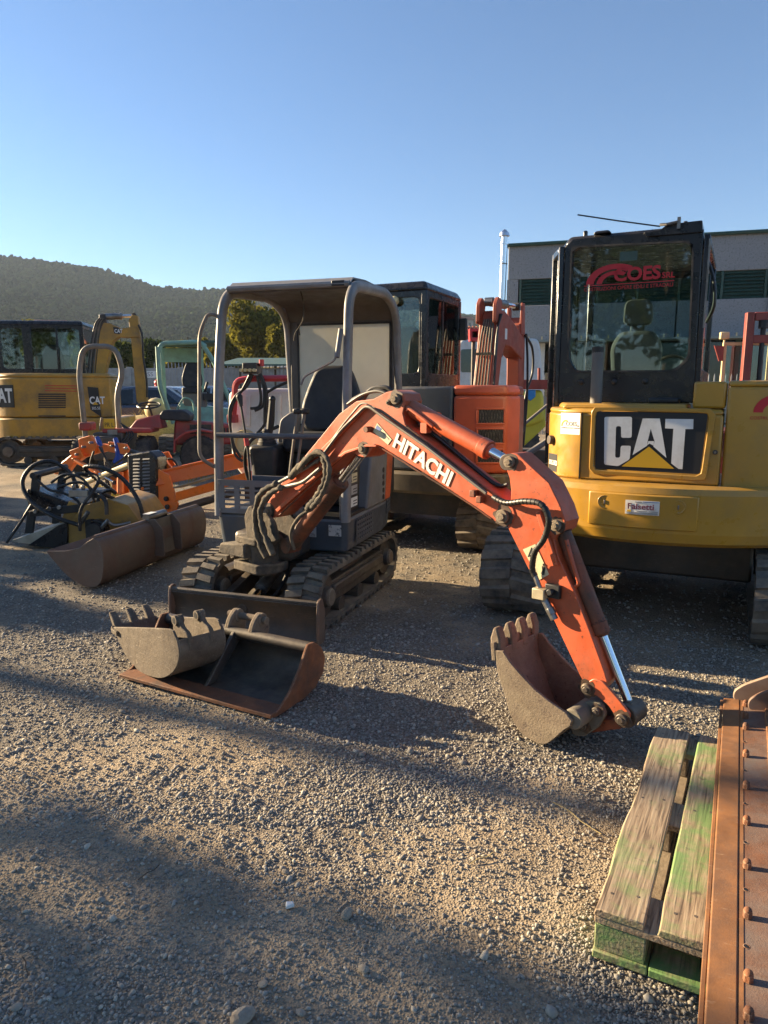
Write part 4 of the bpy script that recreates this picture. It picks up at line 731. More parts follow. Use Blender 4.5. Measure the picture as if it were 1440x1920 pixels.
# digging bucket
def sm2(L): return [(p.x, p.y) for p in smooth_path([(a, b, 0) for a, b in L], 3)]
W0, W1 = -.19, .15
def shellpx(L, y): return [B.Y(u, v, y) for u, v in L]
outer = shellpx([(929, 1212), (933, 1252), (944, 1286), (958, 1334), (976, 1365), (1001, 1383), (1022, 1388), (1038, 1379), (1056, 1363), (1069, 1355)], W0)
outer = sm2(outer); z0_ = min(p[1] for p in outer); outer = [(p[0], p[1] - z0_ + .004) for p in outer]
rimp = [(p[0], p[1] - z0_ + .004) for p in shellpx([(1073, 1344), (1060, 1328), (1031, 1309), (1001, 1284), (976, 1257), (957, 1235), (943, 1214)], W0)]
bk = MB(B); bk.strip(outer, W0 + .003, W1 - .003, .014); buck = bk.build('bucket', M['dustmetal'], ex, ang=45)
for yy in (W0, W1 - .014):
    m = MB(B); m.prism(outer + rimp, yy - .002, yy + .014); m.build('bucket_side', M['dustmetal'], buck, bevel=.003)
lip = outer[0]; dl = (Vector(outer[0]) - Vector(outer[1])).normalized()
m = MB(B); m.strip([tuple(Vector(outer[0]) - dl * .05), tuple(Vector(outer[0]) + dl * .035)], W0 - .004, W1 + .004, .022); m.build('bucket_lip', M['dustmetal'], buck, bevel=.004)
for k in range(4):
    yy = W0 + .012 + k * (W1 - W0 - .06) / 3; c = Vector(outer[0]); pn_ = Vector((-dl.y, dl.x))
    A = [c - dl * .03 - pn_ * .016, c + dl * .05 - pn_ * .020, c + dl * .095 - pn_ * .008, c + dl * .10 + pn_ * .012, c + dl * .05 + pn_ * .034, c - dl * .06 + pn_ * .036]
    m = MB(B); m.hexa([(p.x, yy, p.y) for p in A], [(p.x, yy + .05, p.y) for p in A]); m.build('tooth', M['dustmetal'], buck, bevel=.009, seg=2)
bx_, bz_ = rimp[0]
m = MB(B); q = [B.Y(u, v, -.05) for u, v in ((1070, 1335), (1085, 1318), (1112, 1310), (1132, 1318), (1140, 1338), (1125, 1362), (1100, 1378), (1080, 1376), (1072, 1356))]
q = [(p[0], p[1] - .0) for p in q]
for yy in (-.075, .045): m.prism(rounded(q, .012), yy, yy + .028)
m.cyl((bx_ - .01, W0 + .02, bz_ - .005), (bx_ - .01, W1 - .02, bz_ - .005), .045); m.build('bucket_hanger', mat('grey_dusty_cast', (.14, .125, .10), .85, var=.25, dirt=(.22, .18, .12), damt=.4, bump=.4), buck, bevel=.006)
for (u, v, r_) in ((1093, 1358, .024), (1120, 1332, .018)): x, z = B.Y(u, v, -.075); pin(buck, B, x, z, -.077, r_, mt='darkmetal')

# ================================================================ BIG YELLOW EXCAVATOR, REAR VIEW
def rayloop(poly, n, c):
    "n points on a star-shaped outline, by angle about c"
    out = []; m = len(poly)
    for k in range(n):
        a = 2 * math.pi * k / n; d = Vector((math.cos(a), math.sin(a))); best = None
        for i in range(m):
            p = Vector(poly[i]) - Vector(c); q = Vector(poly[(i + 1) % m]) - Vector(c); e = q - p; den = d.x * e.y - d.y * e.x
            if abs(den) < 1e-9: continue
            t = (p.x * e.y - p.y * e.x) / den; w = (p.x * d.y - p.y * d.x) / den
            if t > 0 and -1e-6 <= w <= 1 + 1e-6 and (best is None or t > best): best = t
        out.append(tuple(Vector(c) + d * (best or .01)))
    return out
def ringplate(m, outer, inner, a, b, ax='y', n=72):
    xs = [p[0] for p in inner]; zs = [p[1] for p in inner]; c = ((min(xs) + max(xs)) / 2, (min(zs) + max(zs)) / 2)
    f = {'y': lambda p, t: (p[0], t, p[1]), 'x': lambda p, t: (t, p[0], p[1])}[ax]
    # include the corner directions so that corners stay sharp
    O = rayloop(outer, n, c); I = rayloop(inner, n, c)
    for q in outer:
        k = min(range(n), key=lambda j: (Vector(O[j]) - Vector(q)).length); O[k] = tuple(q)
    vs = [f(p, a) for p in O] + [f(p, a) for p in I] + [f(p, b) for p in O] + [f(p, b) for p in I]; fs = []
    for k in range(n):
        j = (k + 1) % n; fs += [(k, j, n + j, n + k), (2 * n + j, 2 * n + k, 3 * n + k, 3 * n + j), (j, k, 2 * n + k, 2 * n + j), (n + k, n + j, 3 * n + j, 3 * n + k)]
    m.add(vs, fs); return m
K = Fr((1.22, 5.02), -26)
ct = thing('crawler_excavator', Fr(K(.67, .6, 0)[:], -26), 'large yellow excavator seen from behind, black cab, big black logo panel on its hood', 'excavator')
crawler(ct, K, -.35, .06, -.62, 2.0, .275, lug=.02, pitch=.135, outer=-1); crawler(ct, K, 1.29, 1.70, -.62, 2.0, .275, lug=.02, pitch=.135, outer=1)
m = MB(K); m.box(.06, 1.29, .1, 1.3, .25, .5); m.cyl((.67, .65, .45), (.67, .65, .62), .42, n=28); m.build('chassis', M['darkmetal'], ct, bevel=.02)
CC, CR = (.67, .62), 1.28
def arc(x, R_=CR): return CC[1] - math.sqrt(max(.0001, R_ ** 2 - (x - CC[0]) ** 2))
def arcband(m, x0, x1, z0, z1, off, th, n=14, R_=CR):
    lo = []; hi = []
    xs = [x0 + (x1 - x0) * i / n for i in range(n + 1)]
    P = [(x, arc(x, R_) - off) for x in xs] + [(x, arc(x, R_) - off + th) for x in xs[::-1]]
    return m.hexa([(x, y, z0) for x, y in P], [(x, y, z1) for x, y in P])
def cwloop(k, R_): 
    xs = [-.17 + 1.795 * i / 30 for i in range(31)]; return [(x, arc(x, R_), k) for x in xs] + [(1.625, .25, k), (-.17, .25, k)]
m = MB(K); L_ = [cwloop(.60, CR - .05), cwloop(.625, CR - .012), cwloop(.68, CR), cwloop(.91, CR), cwloop(.945, CR - .012), cwloop(.957, CR - .05)]
for a_, b_ in zip(L_[:-1], L_[1:]):
    n_ = len(a_); k0 = len(m.v); m.add(a_ + b_, [(i, (i + 1) % n_, n_ + (i + 1) % n_, n_ + i) for i in range(n_)])
m.add(L_[0], [tuple(range(len(L_[0])))[::-1]]); m.add(L_[-1], [tuple(range(len(L_[-1])))])
cwt = m.build('counterweight', M['cat'], ct, ang=50)
m = MB(K); arcband(m, .345, .965, .70, .905, .010, .03); m.build('access_panel', M['cat'], cwt, bevel=.008)
for (x, z) in ((.443, .846), (.858, .842)):
    m = MB(K); y_ = arc(x) - .010; m.lathe([(.0, .042), (-.003, .040), (-.001, .034), (.006, .018), (.008, .001)], (x, y_, z), 'y', 24); kb = m.build('lock_recess', M['cat'], cwt, ang=80)
    m = MB(K); m.box(x - .004, x + .004, y_ - .006, y_ + .004, z - .012, z + .012); m.build('key_slot', M['steel'], kb, bevel=.001)
m = MB(K); arcband(m, .566, .757, .786, .869, .013, .002, 8); stf = m.build('sticker', M['whitedecal'], cwt)
ym = arc(.66) - .0165
def tang(x): d = Vector((1, -(x - CC[0]) / (arc(x) - CC[1]), 0)).normalized(); return tuple(d)
text('Falsetti', .047, K, (.578, arc(.578) - .0155, .818), tang(.66), (0, 0, 1), mat('maroon_print', (.16, .03, .05), .5), stf, fat=.001, sx=1.12, depth=.0006)
for k, (x0_, x1_, z_) in enumerate(((.575, .75, .796), (.63, .69, .805), (.70, .75, .805), (.575, .75, .790), (.62, .66, .858))):
    m = MB(K); arcband(m, x0_, x1_, z_, z_ + .003, .0145, .001, 5); m.build('print_line', M['greyprint'], stf)
m = MB(K); arcband(m, .665, .752, .861, .864, .0145, .001, 5); m.build('print_line', M['blueprint'], stf)
m = MB(K); arcband(m, .578, .60, .800, .812, .0145, .001, 3); m.build('emblem', M['yelprint'], stf)
m = MB(K); m.lathe([(0, .03), (-.012, .028), (-.014, .02)], (1.36, arc(1.36) - .001, .72), 'y', 20); m.build('reflector', M['redlens'], cwt)
# hood
hood = [(.262, -.50), (1.055, -.50), (1.055, .05), (-.035, .05), (-.03, -.12), (.02, -.31), (.10, -.42)]
m = MB(K); m.hexa([(x, y, .957) for x, y in hood], [(x, y, 1.37) for x, y in hood]); m.hexa([(x, y, 1.37) for x, y in hood], [(x * .99 + .006, y * .96, 1.40) for x, y in hood]); hd = m.build('engine_hood', M['cat'], ct, bevel=.018, seg=3)
m = MB(K); ringplate(m, rounded([(.318, .995), (.99, .985), (1.015, 1.405), (.315, 1.41)], .03), rounded([(.345, 1.022), (.958, 1.012), (.982, 1.38), (.342, 1.388)], .03), -.512, -.497); m.build('panel_rim', M['cat'], hd, bevel=.006)
m = MB(K); m.box(.255, .263, -.506, -.49, .96, 1.375); m.build('panel_joint', M['plastic'], hd)
def zpx(L, y, sc=3.1304, ox=980, oy=700): return [K.Y(ox + a / sc, oy + b / sc, y) for a, b in L]
yd = -.506
m = MB(K); m.prism(rounded(zpx([(430, 222), (1088, 235), (1040, 592), (425, 560)], yd), .02), yd, yd + .004); dc = m.build('logo_panel', M['stickblack'], hd)
Cp = rounded(zpx([(480, 255), (642, 255), (640, 378), (578, 378), (578, 310), (548, 310), (543, 495), (572, 495), (576, 425), (636, 425), (628, 505), (560, 545), (478, 535)], yd), .012, 3)
m = MB(K); m.prism(Cp, yd - .0025, yd - .0005); m.build('logo_letter', M['white'], dc)
m = MB(K); m.prism(zpx([(645, 480), (705, 265), (805, 265), (843, 495), (768, 430), (774, 398), (752, 325), (734, 398), (730, 425)], yd), yd - .0025, yd - .0005); m.prism(zpx([(738, 398), (771, 398), (769, 425), (745, 412), (731, 421)], yd), yd - .0025, yd - .0005); m.build('logo_letter', M['white'], dc)
m = MB(K); m.prism(zpx([(838, 267), (1003, 269), (1001, 327), (955, 327), (938, 562), (915, 561), (872, 528), (885, 325), (836, 323)], yd), yd - .0025, yd - .0005); m.build('logo_letter', M['white'], dc)
m = MB(K); m.prism(zpx([(742, 430), (580, 546), (890, 560)], yd), yd - .0025, yd - .0005); m.build('logo_triangle', M['yelprint'], dc)
x, z = K.Y(1341, 848, -.5); m = MB(K); m.lathe([(0, .014), (-.008, .013), (-.010, .008)], (x, -.5, z), 'y', 16); m.build('hood_lock', M['plastic'], hd); m = MB(K); m.cyl((x, -.51, z), (x, -.513, z), .007); m.build('key_slot', M['steel'], hd)
m = MB(K); m.hexa([(.12, -.44, 1.40), (.86, -.46, 1.40), (.86, .0, 1.40), (.0, .0, 1.40)], [(.14, -.42, 1.43), (.85, -.44, 1.43), (.85, .0, 1.43), (.02, .0, 1.43)]); m.build('hood_top', M['cat'], ct, bevel=.012)
m = MB(K); m.box(.62, .80, -.30, -.18, 1.43, 1.465); m.build('hood_handle', M['plastic'], ct, bevel=.012)
m = MB(K); m.tube([(.312, -.35, 1.41), (.312, -.35, 1.70), (.308, -.345, 1.745)], .036, 18); ep = m.build('exhaust_pipe', mat('dark_grey_pipe', (.15, .14, .125), .6, .2, dirt=(.14, .1, .07), damt=.3), ct, ang=50)
m = MB(K); m.lathe([(-.005, .036), (.03, .038), (.032, .032), (-.004, .030)], (.308, -.345, 1.748), 'z', 18); m.cyl((.308, -.345, 1.74), (.308, -.345, 1.752), .028); m.build('pipe_mouth', M['stickblack'], ep)
# left corner stickers on the sloping face between (.10,-.42) and (.262,-.50)
p0, p1 = Vector((.10, -.42)), Vector((.262, -.50)); e_ = (p1 - p0).normalized(); nn_ = Vector((e_.y, -e_.x)); 
def face(t, z, o=.002): q = p0 + e_ * t + nn_ * o; return (q.x, q.y, z)
def facequad(m, t0, t1, z0, z1, o, th=.0015): return m.hexa([face(t0, z0, o), face(t1, z0, o), face(t1, z0, o + th), face(t0, z0, o + th)], [face(t0, z1, o), face(t1, z1, o), face(t1, z1, o + th), face(t0, z1, o + th)])
m = MB(K); facequad(m, .015, .165, 1.235, 1.37, .0005); sk_ = m.build('company_sticker', M['whitedecal'], hd)
text('COES', .035, K, face(.055, 1.29, .0028), (e_.x, e_.y, 0), (0, 0, 1), M['greyprint'], sk_, fat=.001, depth=.0005); text('SRL', .014, K, face(.14, 1.285, .0028), (e_.x, e_.y, 0), (0, 0, 1), M['greyprint'], sk_, depth=.0005)
text('COSTRUZIONI EDILI E STRADALI', .0095, K, face(.022, 1.272, .0028), (e_.x, e_.y, 0), (0, 0, 1), M['greyprint'], sk_, depth=.0005)
m = MB(K)
for k in range(8):
    a0, a1 = math.pi * (.35 + .08 * k), math.pi * (.35 + .08 * (k + 1)); m.hexa([face(.055 + .034 * math.cos(a), 1.285 + .04 * math.sin(a), .0025) for a in (a0, a1)] + [face(.055 + .026 * math.cos(a), 1.285 + .031 * math.sin(a), .0025) for a in (a1, a0)], [face(.055 + .034 * math.cos(a), 1.285 + .04 * math.sin(a), .0033) for a in (a0, a1)] + [face(.055 + .026 * math.cos(a), 1.285 + .031 * math.sin(a), .0033) for a in (a1, a0)])
m.build('arch_logo', M['yelprint'], sk_)
p0, p1 = Vector((.02, -.31)), Vector((.10, -.42)); e_ = (p1 - p0).normalized(); nn_ = Vector((e_.y, -e_.x))
m = MB(K); facequad(m, .0, .13, .985, 1.10, .001); bd = m.build('model_plate', M['stickblack'], hd); text('305.5E2', .04, K, face(.008, 1.03, .003), (e_.x, e_.y, 0), (0, 0, 1), M['whitedecal'], bd, depth=.0005, fat=.001)
m = MB(K); m.cyl(face(.05, 1.19, .0), face(.05, 1.19, .03), .03, n=14); m.build('fuel_cap', M['darkmetal'], hd, bevel=.004)
# right tank cover
rc = [(1.068, -.47), (1.30, -.42), (1.50, -.25), (1.62, .0), (1.65, .3), (1.65, 1.15), (1.068, 1.15)]
m = MB(K); m.hexa([(x, y, .93) for x, y in rc], [(x, y, 1.53) for x, y in rc]); m.hexa([(x, y, 1.53) for x, y in rc], [(x * .985 + .016, y * .97, 1.565) for x, y in rc]); tc_ = m.build('tank_cover', M['cat'], ct, bevel=.02, seg=3)
m = MB(K); m.box(.885, 1.06, -.46, .0, 1.405, 1.56); m.build('filler_cover', M['cat'], ct, bevel=.014)
q0, q1 = Vector((1.068, -.47)), Vector((1.30, -.42)); e2 = (q1 - q0).normalized(); n2 = Vector((e2.y, -e2.x)); 
def tf(t, z, o=.003): q = q0 + e2 * t + n2 * o; return (q.x, q.y, z)
m = MB(K)
for k in range(10):
    a0, a1 = math.pi * (1 - .09 * k), math.pi * (1 - .09 * (k + 1)); m.hexa([tf(.255 + .115 * math.cos(a), 1.385 + .10 * math.sin(a), .0005) for a in (a0, a1)] + [tf(.255 + .065 * math.cos(a), 1.385 + .055 * math.sin(a), .0005) for a in (a1, a0)], [tf(.255 + .115 * math.cos(a), 1.385 + .10 * math.sin(a), .002) for a in (a0, a1)] + [tf(.255 + .065 * math.cos(a), 1.385 + .055 * math.sin(a), .002) for a in (a1, a0)])
lg = m.build('arch_logo', M['redprint'], tc_); text('COSTRUZIONI', .026, K, tf(.125, 1.345, .0015), (e2.x, e2.y, 0), (0, 0, 1), M['redprint'], tc_, depth=.0005)
# cab
outer_ = [(-.008, 1.42), (.866, 1.43), (.856, 2.50), (.80, 2.515), (.05, 2.515), (0, 2.47)]
inner_ = rounded([(.055, 1.735), (.10, 1.645), (.735, 1.640), (.815, 1.72), (.795, 2.425), (.052, 2.455)], .03)
m = MB(K); ringplate(m, outer_, inner_, -.0, .07); cabr = m.build('cab_rear_wall', M['black'], ct, bevel=.008)
m = MB(K); ringplate(m, [(p[0] + (p[0] - .43) * .03, p[1] + (p[1] - 2.05) * .03) for p in inner_], inner_, -.008, .004); m.build('window_seal', M['rubberdk'], cabr)
m = MB(K); m.prism(inner_, .03, .036); gl = m.build('rear_window', M['glass'], cabr)
a0_, z0_ = .165, 2.262
text('COES', .115, K, (.325, .022, 2.225), (1, 0, 0), (0, 0, 1), M['redprint'], gl, fat=.004, sx=1.02, depth=.001); text('SRL', .05, K, (.625, .022, 2.225), (1, 0, 0), (0, 0, 1), M['redprint'], gl, depth=.001, fat=.001)
text('COSTRUZIONI OPERE EDILI E STRADALI', .033, K, (.135, .022, 2.170), (1, 0, 0), (0, 0, 1), M['redprint'], gl, depth=.001, sx=.95)
m = MB(K); m.box(.135, .70, .021, .024, 2.202, 2.207); m.build('print_line', M['redprint'], gl)
for (ra, rb_) in ((.15, .115), (.095, .07)):
    m = MB(K)
    for k in range(12):
        a0, a1 = math.pi * (1 - .058 * k), math.pi * (1 - .058 * (k + 1))
        m.prism([(.335 + ra * 1.25 * math.cos(a0), 2.212 + ra * .82 * math.sin(a0)), (.335 + ra * 1.25 * math.cos(a1), 2.212 + ra * .82 * math.sin(a1)), (.335 + rb_ * 1.2 * math.cos(a1), 2.212 + rb_ * .78 * math.sin(a1)), (.335 + rb_ * 1.2 * math.cos(a0), 2.212 + rb_ * .78 * math.sin(a0))], .021, .024)
    m.build('arch_logo', M['redprint'], gl)
m = MB(K); m.box(.355, .465, .040, .042, 2.35, 2.41); m.build('window_label', M['silver'], gl)
for (u, v) in ((1090, 716), (1152, 716), (1210, 715)):
    x, z = K.Y(u, v, 0); m = MB(K); m.ball((x, -.004, z), .02, sq=(1, .6, 1)); m.build('cab_bolt', M['plastic'], cabr)
m = MB(K); m.hexa([(-.0, .0, 2.47), (.856, .0, 2.47), (.87, 1.45, 2.46), (-.1, 1.45, 2.46), (-.12, .3, 2.46)], [(.03, .02, 2.535), (.84, .02, 2.535), (.84, 1.40, 2.51), (-.06, 1.40, 2.51), (-.08, .3, 2.52)]); rf = m.build('cab_roof', M['black'], ct, bevel=.025, seg=3)
m = MB(K); m.hexa([(.18, -.012, 2.53), (.30, -.012, 2.53), (.30, .1, 2.53), (.18, .1, 2.53)], [(.2, 0, 2.55), (.28, 0, 2.55), (.28, .1, 2.55), (.2, .1, 2.55)]); m.build('roof_rib', M['black'], rf, bevel=.01)
m = MB(K); m.prism(rounded([(.50, 2.51), (.60, 2.515), (.64, 2.545), (.845, 2.55), (.85, 2.48), (.52, 2.48)], .01), -.014, .25); m.build('roof_box', M['black'], rf, bevel=.012)
for x in (.08, .72): m = MB(K); m.box(x, x + .025, .2, .24, 2.52, 2.60); m.build('roof_lug', M['black'], rf, bevel=.005)
m = MB(K); m.tube([(.60, -.02, 2.535), (.35, -.06, 2.585), (.10, -.12, 2.635)], .0045, 6); an = m.build('antenna', M['plastic'], rf); m = MB(K); m.tube([(.70, -.03, 2.55), (.64, -.04, 2.54), (.60, -.02, 2.545)], .009, 6); m.box(.70, .72, -.03, -.01, 2.51, 2.58); m.build('antenna_base', M['steel'], an)
# cab sides: left bulges a little
def cabwall(pl, z0, z1, zi0, zi1, nm):
    (x0, y0), (x1, y1) = pl; d = Vector((x1 - x0, y1 - y0, 0)); L_ = d.length; d /= L_; n = Vector((d.y, -d.x, 0))
    def q(t, z, o): p = Vector((x0, y0, 0)) + d * t + n * o; return (p.x, p.y, z)
    m = MB(K)
    for (a, b, c, e) in ((0, .05, z0, z1), (L_ - .05, L_, z0, z1), (.05, L_ - .05, z0, zi0), (.05, L_ - .05, zi1, z1)):
        m.hexa([q(a, c, 0), q(b, c, 0), q(b, c, .035), q(a, c, .035)], [q(a, e, 0), q(b, e, 0), q(b, e, .035), q(a, e, .035)])
    w = m.build(nm, M['black'], ct, bevel=.008); m = MB(K); m.hexa([q(.05, zi0, .01), q(L_ - .05, zi0, .01), q(L_ - .05, zi0, .016), q(.05, zi0, .016)], [q(.05, zi1, .01), q(L_ - .05, zi1, .01), q(L_ - .05, zi1, .016), q(.05, zi1, .016)]); m.build('side_window', M['glass'], w)
cabwall([(-.12, .30), (0, .0)], 1.2, 2.47, 1.35, 2.42, 'cab_corner'); cabwall([(-.12, 1.2), (-.12, .30)], .95, 2.47, 1.1, 2.42, 'cab_door'); cabwall([(.862, .0), (.87, 1.2)], 1.43, 2.47, 1.65, 2.42, 'cab_side_wall')
cabwall([(.87, 1.45), (-.1, 1.45)], .95, 2.47, 1.15, 2.42, 'cab_front')
m = MB(K); m.box(-.1, .87, .05, 1.42, .93, .99); m.build('cab_floor', M['plastic'], ct)
m = MB(K); m.prism(rounded([(.28, 1.6), (.60, 1.6), (.62, 1.82), (.56, 1.93), (.32, 1.93), (.26, 1.82)], .05), .42, .52); m.box(.25, .63, .35, .9, 1.4, 1.52); st_ = m.build('seat', M['greyseat'], ct, bevel=.03); m = MB(K); m.prism(rounded([(.34, 1.97), (.54, 1.97), (.53, 2.15), (.35, 2.15)], .05), .43, .5); m.box(.39, .49, .46, .48, 1.9, 1.98); m.build('headrest', M['greyseat'], st_, bevel=.02)
m = MB(K); c_ = (.64, 1.15, 1.68)
P = [(c_[0] + .13 * math.cos(t_ * math.pi / 12), c_[1] - .05 * math.sin(t_ * math.pi / 12), c_[2] + .10 * math.sin(t_ * math.pi / 12)) for t_ in range(25)]; m.tube(P, .012, 8, cap=False); m.build('steering_wheel', M['plastic'], ct)
m = MB(K); m.box(.58, .80, .9, 1.2, 1.42, 1.60); m.tube([(.7, 1.1, 1.5), (.72, 1.2, 1.75)], .03); m.build('dash_console', M['plastic'], ct, bevel=.03)
for dx in (0, .03): hose(ct, K, [(.88, .2 + dx, 2.35), (.93, .15, 2.2), (.94, .15 + dx, 2.05), (.90, .2, 1.95)], .011)
m = MB(K); m.box(.88, .90, .0, .03, 1.9, 2.44); m.build('side_rail', M['steel'], ct)
m = MB(K); m.box(-.12, .0, .26, 1.2, .60, .95); m.build('side_skirt', M['catdull'], ct, bevel=.02)

# ================================================================ ORANGE EXCAVATOR BEHIND
Mx = Fr((.405, 7.0), -25)
oe = thing('crawler_excavator', Fr(Mx(-.1, .7, 0)[:], -25), 'orange excavator with black cab and raised red boom, behind the mini excavator', 'excavator')
for (a, b, ou) in ((.42, .82, 1), (-1.1, -.7, -1)): crawler(oe, Mx, a, b, -.28, 2.0, .25, lug=.022, pitch=.12, outer=ou)
m = MB(Mx); m.box(-.7, .42, .2, 1.4, .25, .5); m.build('chassis', M['darkmetal'], oe)
lowp = [(-1.05, .1), (-.9, -.25), (-.5, -.42), (.0, -.47), (.55, -.44), (.88, -.32), (.97, -.12), (.86, .3), (.72, 1.2), (-1.05, 1.3)]
m = MB(Mx); m.hexa([(x, y + .02, .56) for x, y in lowp], [(x, y, .77) for x, y in lowp]); m.build('counterweight', mat('brown_grimy_ballast', (.075, .06, .04), .6, dirt=(.16, .12, .07), damt=.4), oe, bevel=.03)
dk = [(-1.0, .1), (-.85, -.22), (-.5, -.38), (.0, -.43), (.425, -.42), (.425, .3), (-1.0, .3)]
m = MB(Mx); m.hexa([(x, y, .775) for x, y in dk], [(x, y, 1.55) for x, y in dk]); dkp = m.build('engine_hood', M['navy'], oe, bevel=.025)
m = MB(Mx); m.prism(rounded([(.16, .86), (.33, .86), (.33, 1.32), (.16, 1.32)], .03), -.440, -.424); m.build('hood_vent', M['org'], dkp, bevel=.008)
og = [(.432, -.42), (.66, -.40), (.89, -.30), (.965, -.12), (.85, .3), (.70, 1.1), (.432, 1.1)]
m = MB(Mx); m.hexa([(x, y, .775) for x, y in og], [(x, y, 1.47) for x, y in og]); m.hexa([(x, y, 1.47) for x, y in og], [(x * .985, y * .97, 1.56) for x, y in og]); ogp = m.build('orange_side_cover', M['org'], oe, bevel=.03, seg=3)
f0, f1 = Vector((.645, -.402)), Vector((.89, -.296)); e_ = (f1 - f0).normalized(); n_ = Vector((e_.y, -e_.x))
for (z0, z1) in ((1.23, 1.345), (1.055, 1.17), (.88, .985)):
    def q(t, z, o): p = f0 + e_ * t + n_ * o; return (p.x, p.y, z)
    m = MB(Mx); m.hexa([q(.02, z0, .002), q(.24, z0, .002), q(.24, z0, .005), q(.02, z0, .005)], [q(.02, z1, .002), q(.24, z1, .002), q(.24, z1, .005), q(.02, z1, .005)]); gr_ = m.build('grille', M['stickblack'], ogp)
    m = MB(Mx)
    for k in range(9): m.tube([q(.025 + k * .025, z0, .008), q(.045 + k * .025, z1, .008)], .0025, 4); m.tube([q(.045 + k * .025, z0, .008), q(.025 + k * .025, z1, .008)], .0025, 4)
    m.build('grille_mesh', M['darkmetal'], gr_)
    m = MB(Mx)
    for (a, b, c, d) in ((.0, .25, z1, z1 + .018), (.0, .25, z0 - .018, z0), (0, .02, z0, z1), (.24, .26, z0, z1)): m.hexa([q(a, c, .0), q(b, c, .0), q(b, c, .014), q(a, c, .014)], [q(a, d, 0), q(b, d, 0), q(b, d, .014), q(a, d, .014)])
    m.build('grille_rim', M['org'], gr_, bevel=.005)
def simple_cab(root, F, x0, x1, y0, y1, z0, z1, zi, mt='black', g='glass', t=.06, roof=.09, split=None, seatm='plastic'):
    "cab of four window walls and a roof; each wall a part with its pane"
    for (ax, a, b, c, nm) in (('y', x0, x1, y0, 'cab_rear'), ('y', x0, x1, y1 - t, 'cab_front'), ('x', y0, y1, x0, 'cab_side'), ('x', y0, y1, x1 - t, 'cab_side')):
        m = MB(F); o = [(a, z0), (b, z0), (b, z1), (a, z1)] if ax == 'y' else [(a + .0, z0), (b, z0), (b, z1), (a, z1)]
        i_ = rounded([(a + t * 1.3, zi), (b - t * 1.3, zi), (b - t * 1.3, z1 - t), (a + t * 1.3, z1 - t)], .05)
        ringplate(m, o, i_, c + .004, c + t - .004, ax); w = m.build(nm, M[mt], root, bevel=.006)
        m = MB(F); m.prism(i_, c + t * .45, c + t * .55, ax); m.build('pane', M[g], w)
        if split and ax == split: m = MB(F); k = (a + b) / 2; m.prism([(k - .018, zi), (k + .018, zi), (k + .018, z1 - t), (k - .018, z1 - t)], c + t * .3, c + t * .7, ax); m.build('window_bar', M[mt], w)
    m = MB(F); m.hexa([(x0 - .015, y0 - .015, z1), (x1 + .015, y0 - .015, z1), (x1 + .015, y1 + .015, z1), (x0 - .015, y1 + .015, z1)], [(x0 + .03, y0 + .03, z1 + roof), (x1 - .03, y0 + .03, z1 + roof), (x1 - .03, y1 - .05, z1 + roof), (x0 + .03, y1 - .05, z1 + roof)]); m.build('cab_roof', M[mt], root, bevel=.03, seg=3)
    seat(root, F, (x0 + x1) / 2, (y0 + y1) / 2 + .1, zi - .12, .45, .6, seatm)
simple_cab(oe, Mx, -1.0, .0, .0, 1.02, 1.55, 2.46, 1.68, split='x')
m = MB(Mx); m.ball((-.32, -.03, 2.37), .045); m.build('work_lamp', M['lampw'], oe)
m = MB(Mx); m.box(.0, .08, .95, 1.0, 2.05, 2.28); m.build('mirror', M['plastic'], oe, bevel=.01)
BM = Fr(Mx(.19, 1.15, -.20)[:], 63)
bs = [(-.12, 1.1), (.14, 1.1), (.44, 2.10), (.56, 2.24), (.80, 2.22), (1.26, 2.10), (1.36, 2.22), (1.30, 2.36), (.85, 2.52), (.48, 2.62), (.30, 2.60), (.20, 2.45)]
m = MB(BM); m.prism(bs, -.10, .10); bo2 = m.build('boom', M['dullred'], oe, bevel=.012)
for yy in (-.12, .075): m = MB(BM); m.prism(rounded([(.14, 2.45), (.30, 2.44), (.34, 2.70), (.22, 2.74), (.14, 2.66)], .03), yy, yy + .045); m.build('boom_lug', M['dullred'], bo2, bevel=.006)
m = MB(BM); m.prism([(1.16, 2.50), (1.30, 2.62), (1.42, 2.40), (1.44, 1.9), (1.40, .9), (1.22, .9), (1.20, 1.9)], -.08, .08); st2 = m.build('stick', M['dullred'], oe, bevel=.012)
for yy in (-.10, .07): m = MB(BM); m.prism([(1.18, 2.40), (1.34, 2.40), (1.30, 2.78), (1.22, 2.78)], yy, yy + .03); m.build('stick_lug', M['dullred'], st2, bevel=.005)
ram(oe, BM, (.24, 0, 2.69), (1.26, 0, 2.74), .55, .05, .028, 'steel', name='arm_cylinder')
ram(oe, BM, (.30, .0, 1.15), (.62, .0, 2.15), .6, .05, .028, 'steel', name='boom_cylinder')
for k in range(5):
    yy = -.085 + k * .036; m = MB(BM); m.tube(fillet([(-.17, yy, 1.12), (-.06, yy, 1.55), (.14, yy * .9, 2.30), (.22, yy * .7, 2.50)], .08), .011, 6); m.build('boom_pipe', M['pipe'], bo2)
for z_, s_ in ((1.25, -.12), (2.1, .07)): m = MB(BM); m.box(s_ - .03, s_ + .0, -.11, .09, z_, z_ + .03); m.build('pipe_clamp', M['darkmetal'], bo2)
for k in range(4): hose(oe, BM, [(.24, -.11 - .012 * k, 2.55), (.16 - .01 * k, -.13, 2.3), (.03, -.14, 1.7), (-.08, -.13, 1.15)], .012)
hose(oe, BM, [(1.34, -.10, 2.40), (1.55, -.14, 2.25), (1.60, -.14, 1.95), (1.46, -.10, 1.65), (1.40, -.10, 1.2)], .016); hose(oe, BM, [(1.36, -.11, 2.42), (1.42, -.12, 2.1), (1.45, -.12, 1.6), (1.42, -.1, 1.0)], .015)
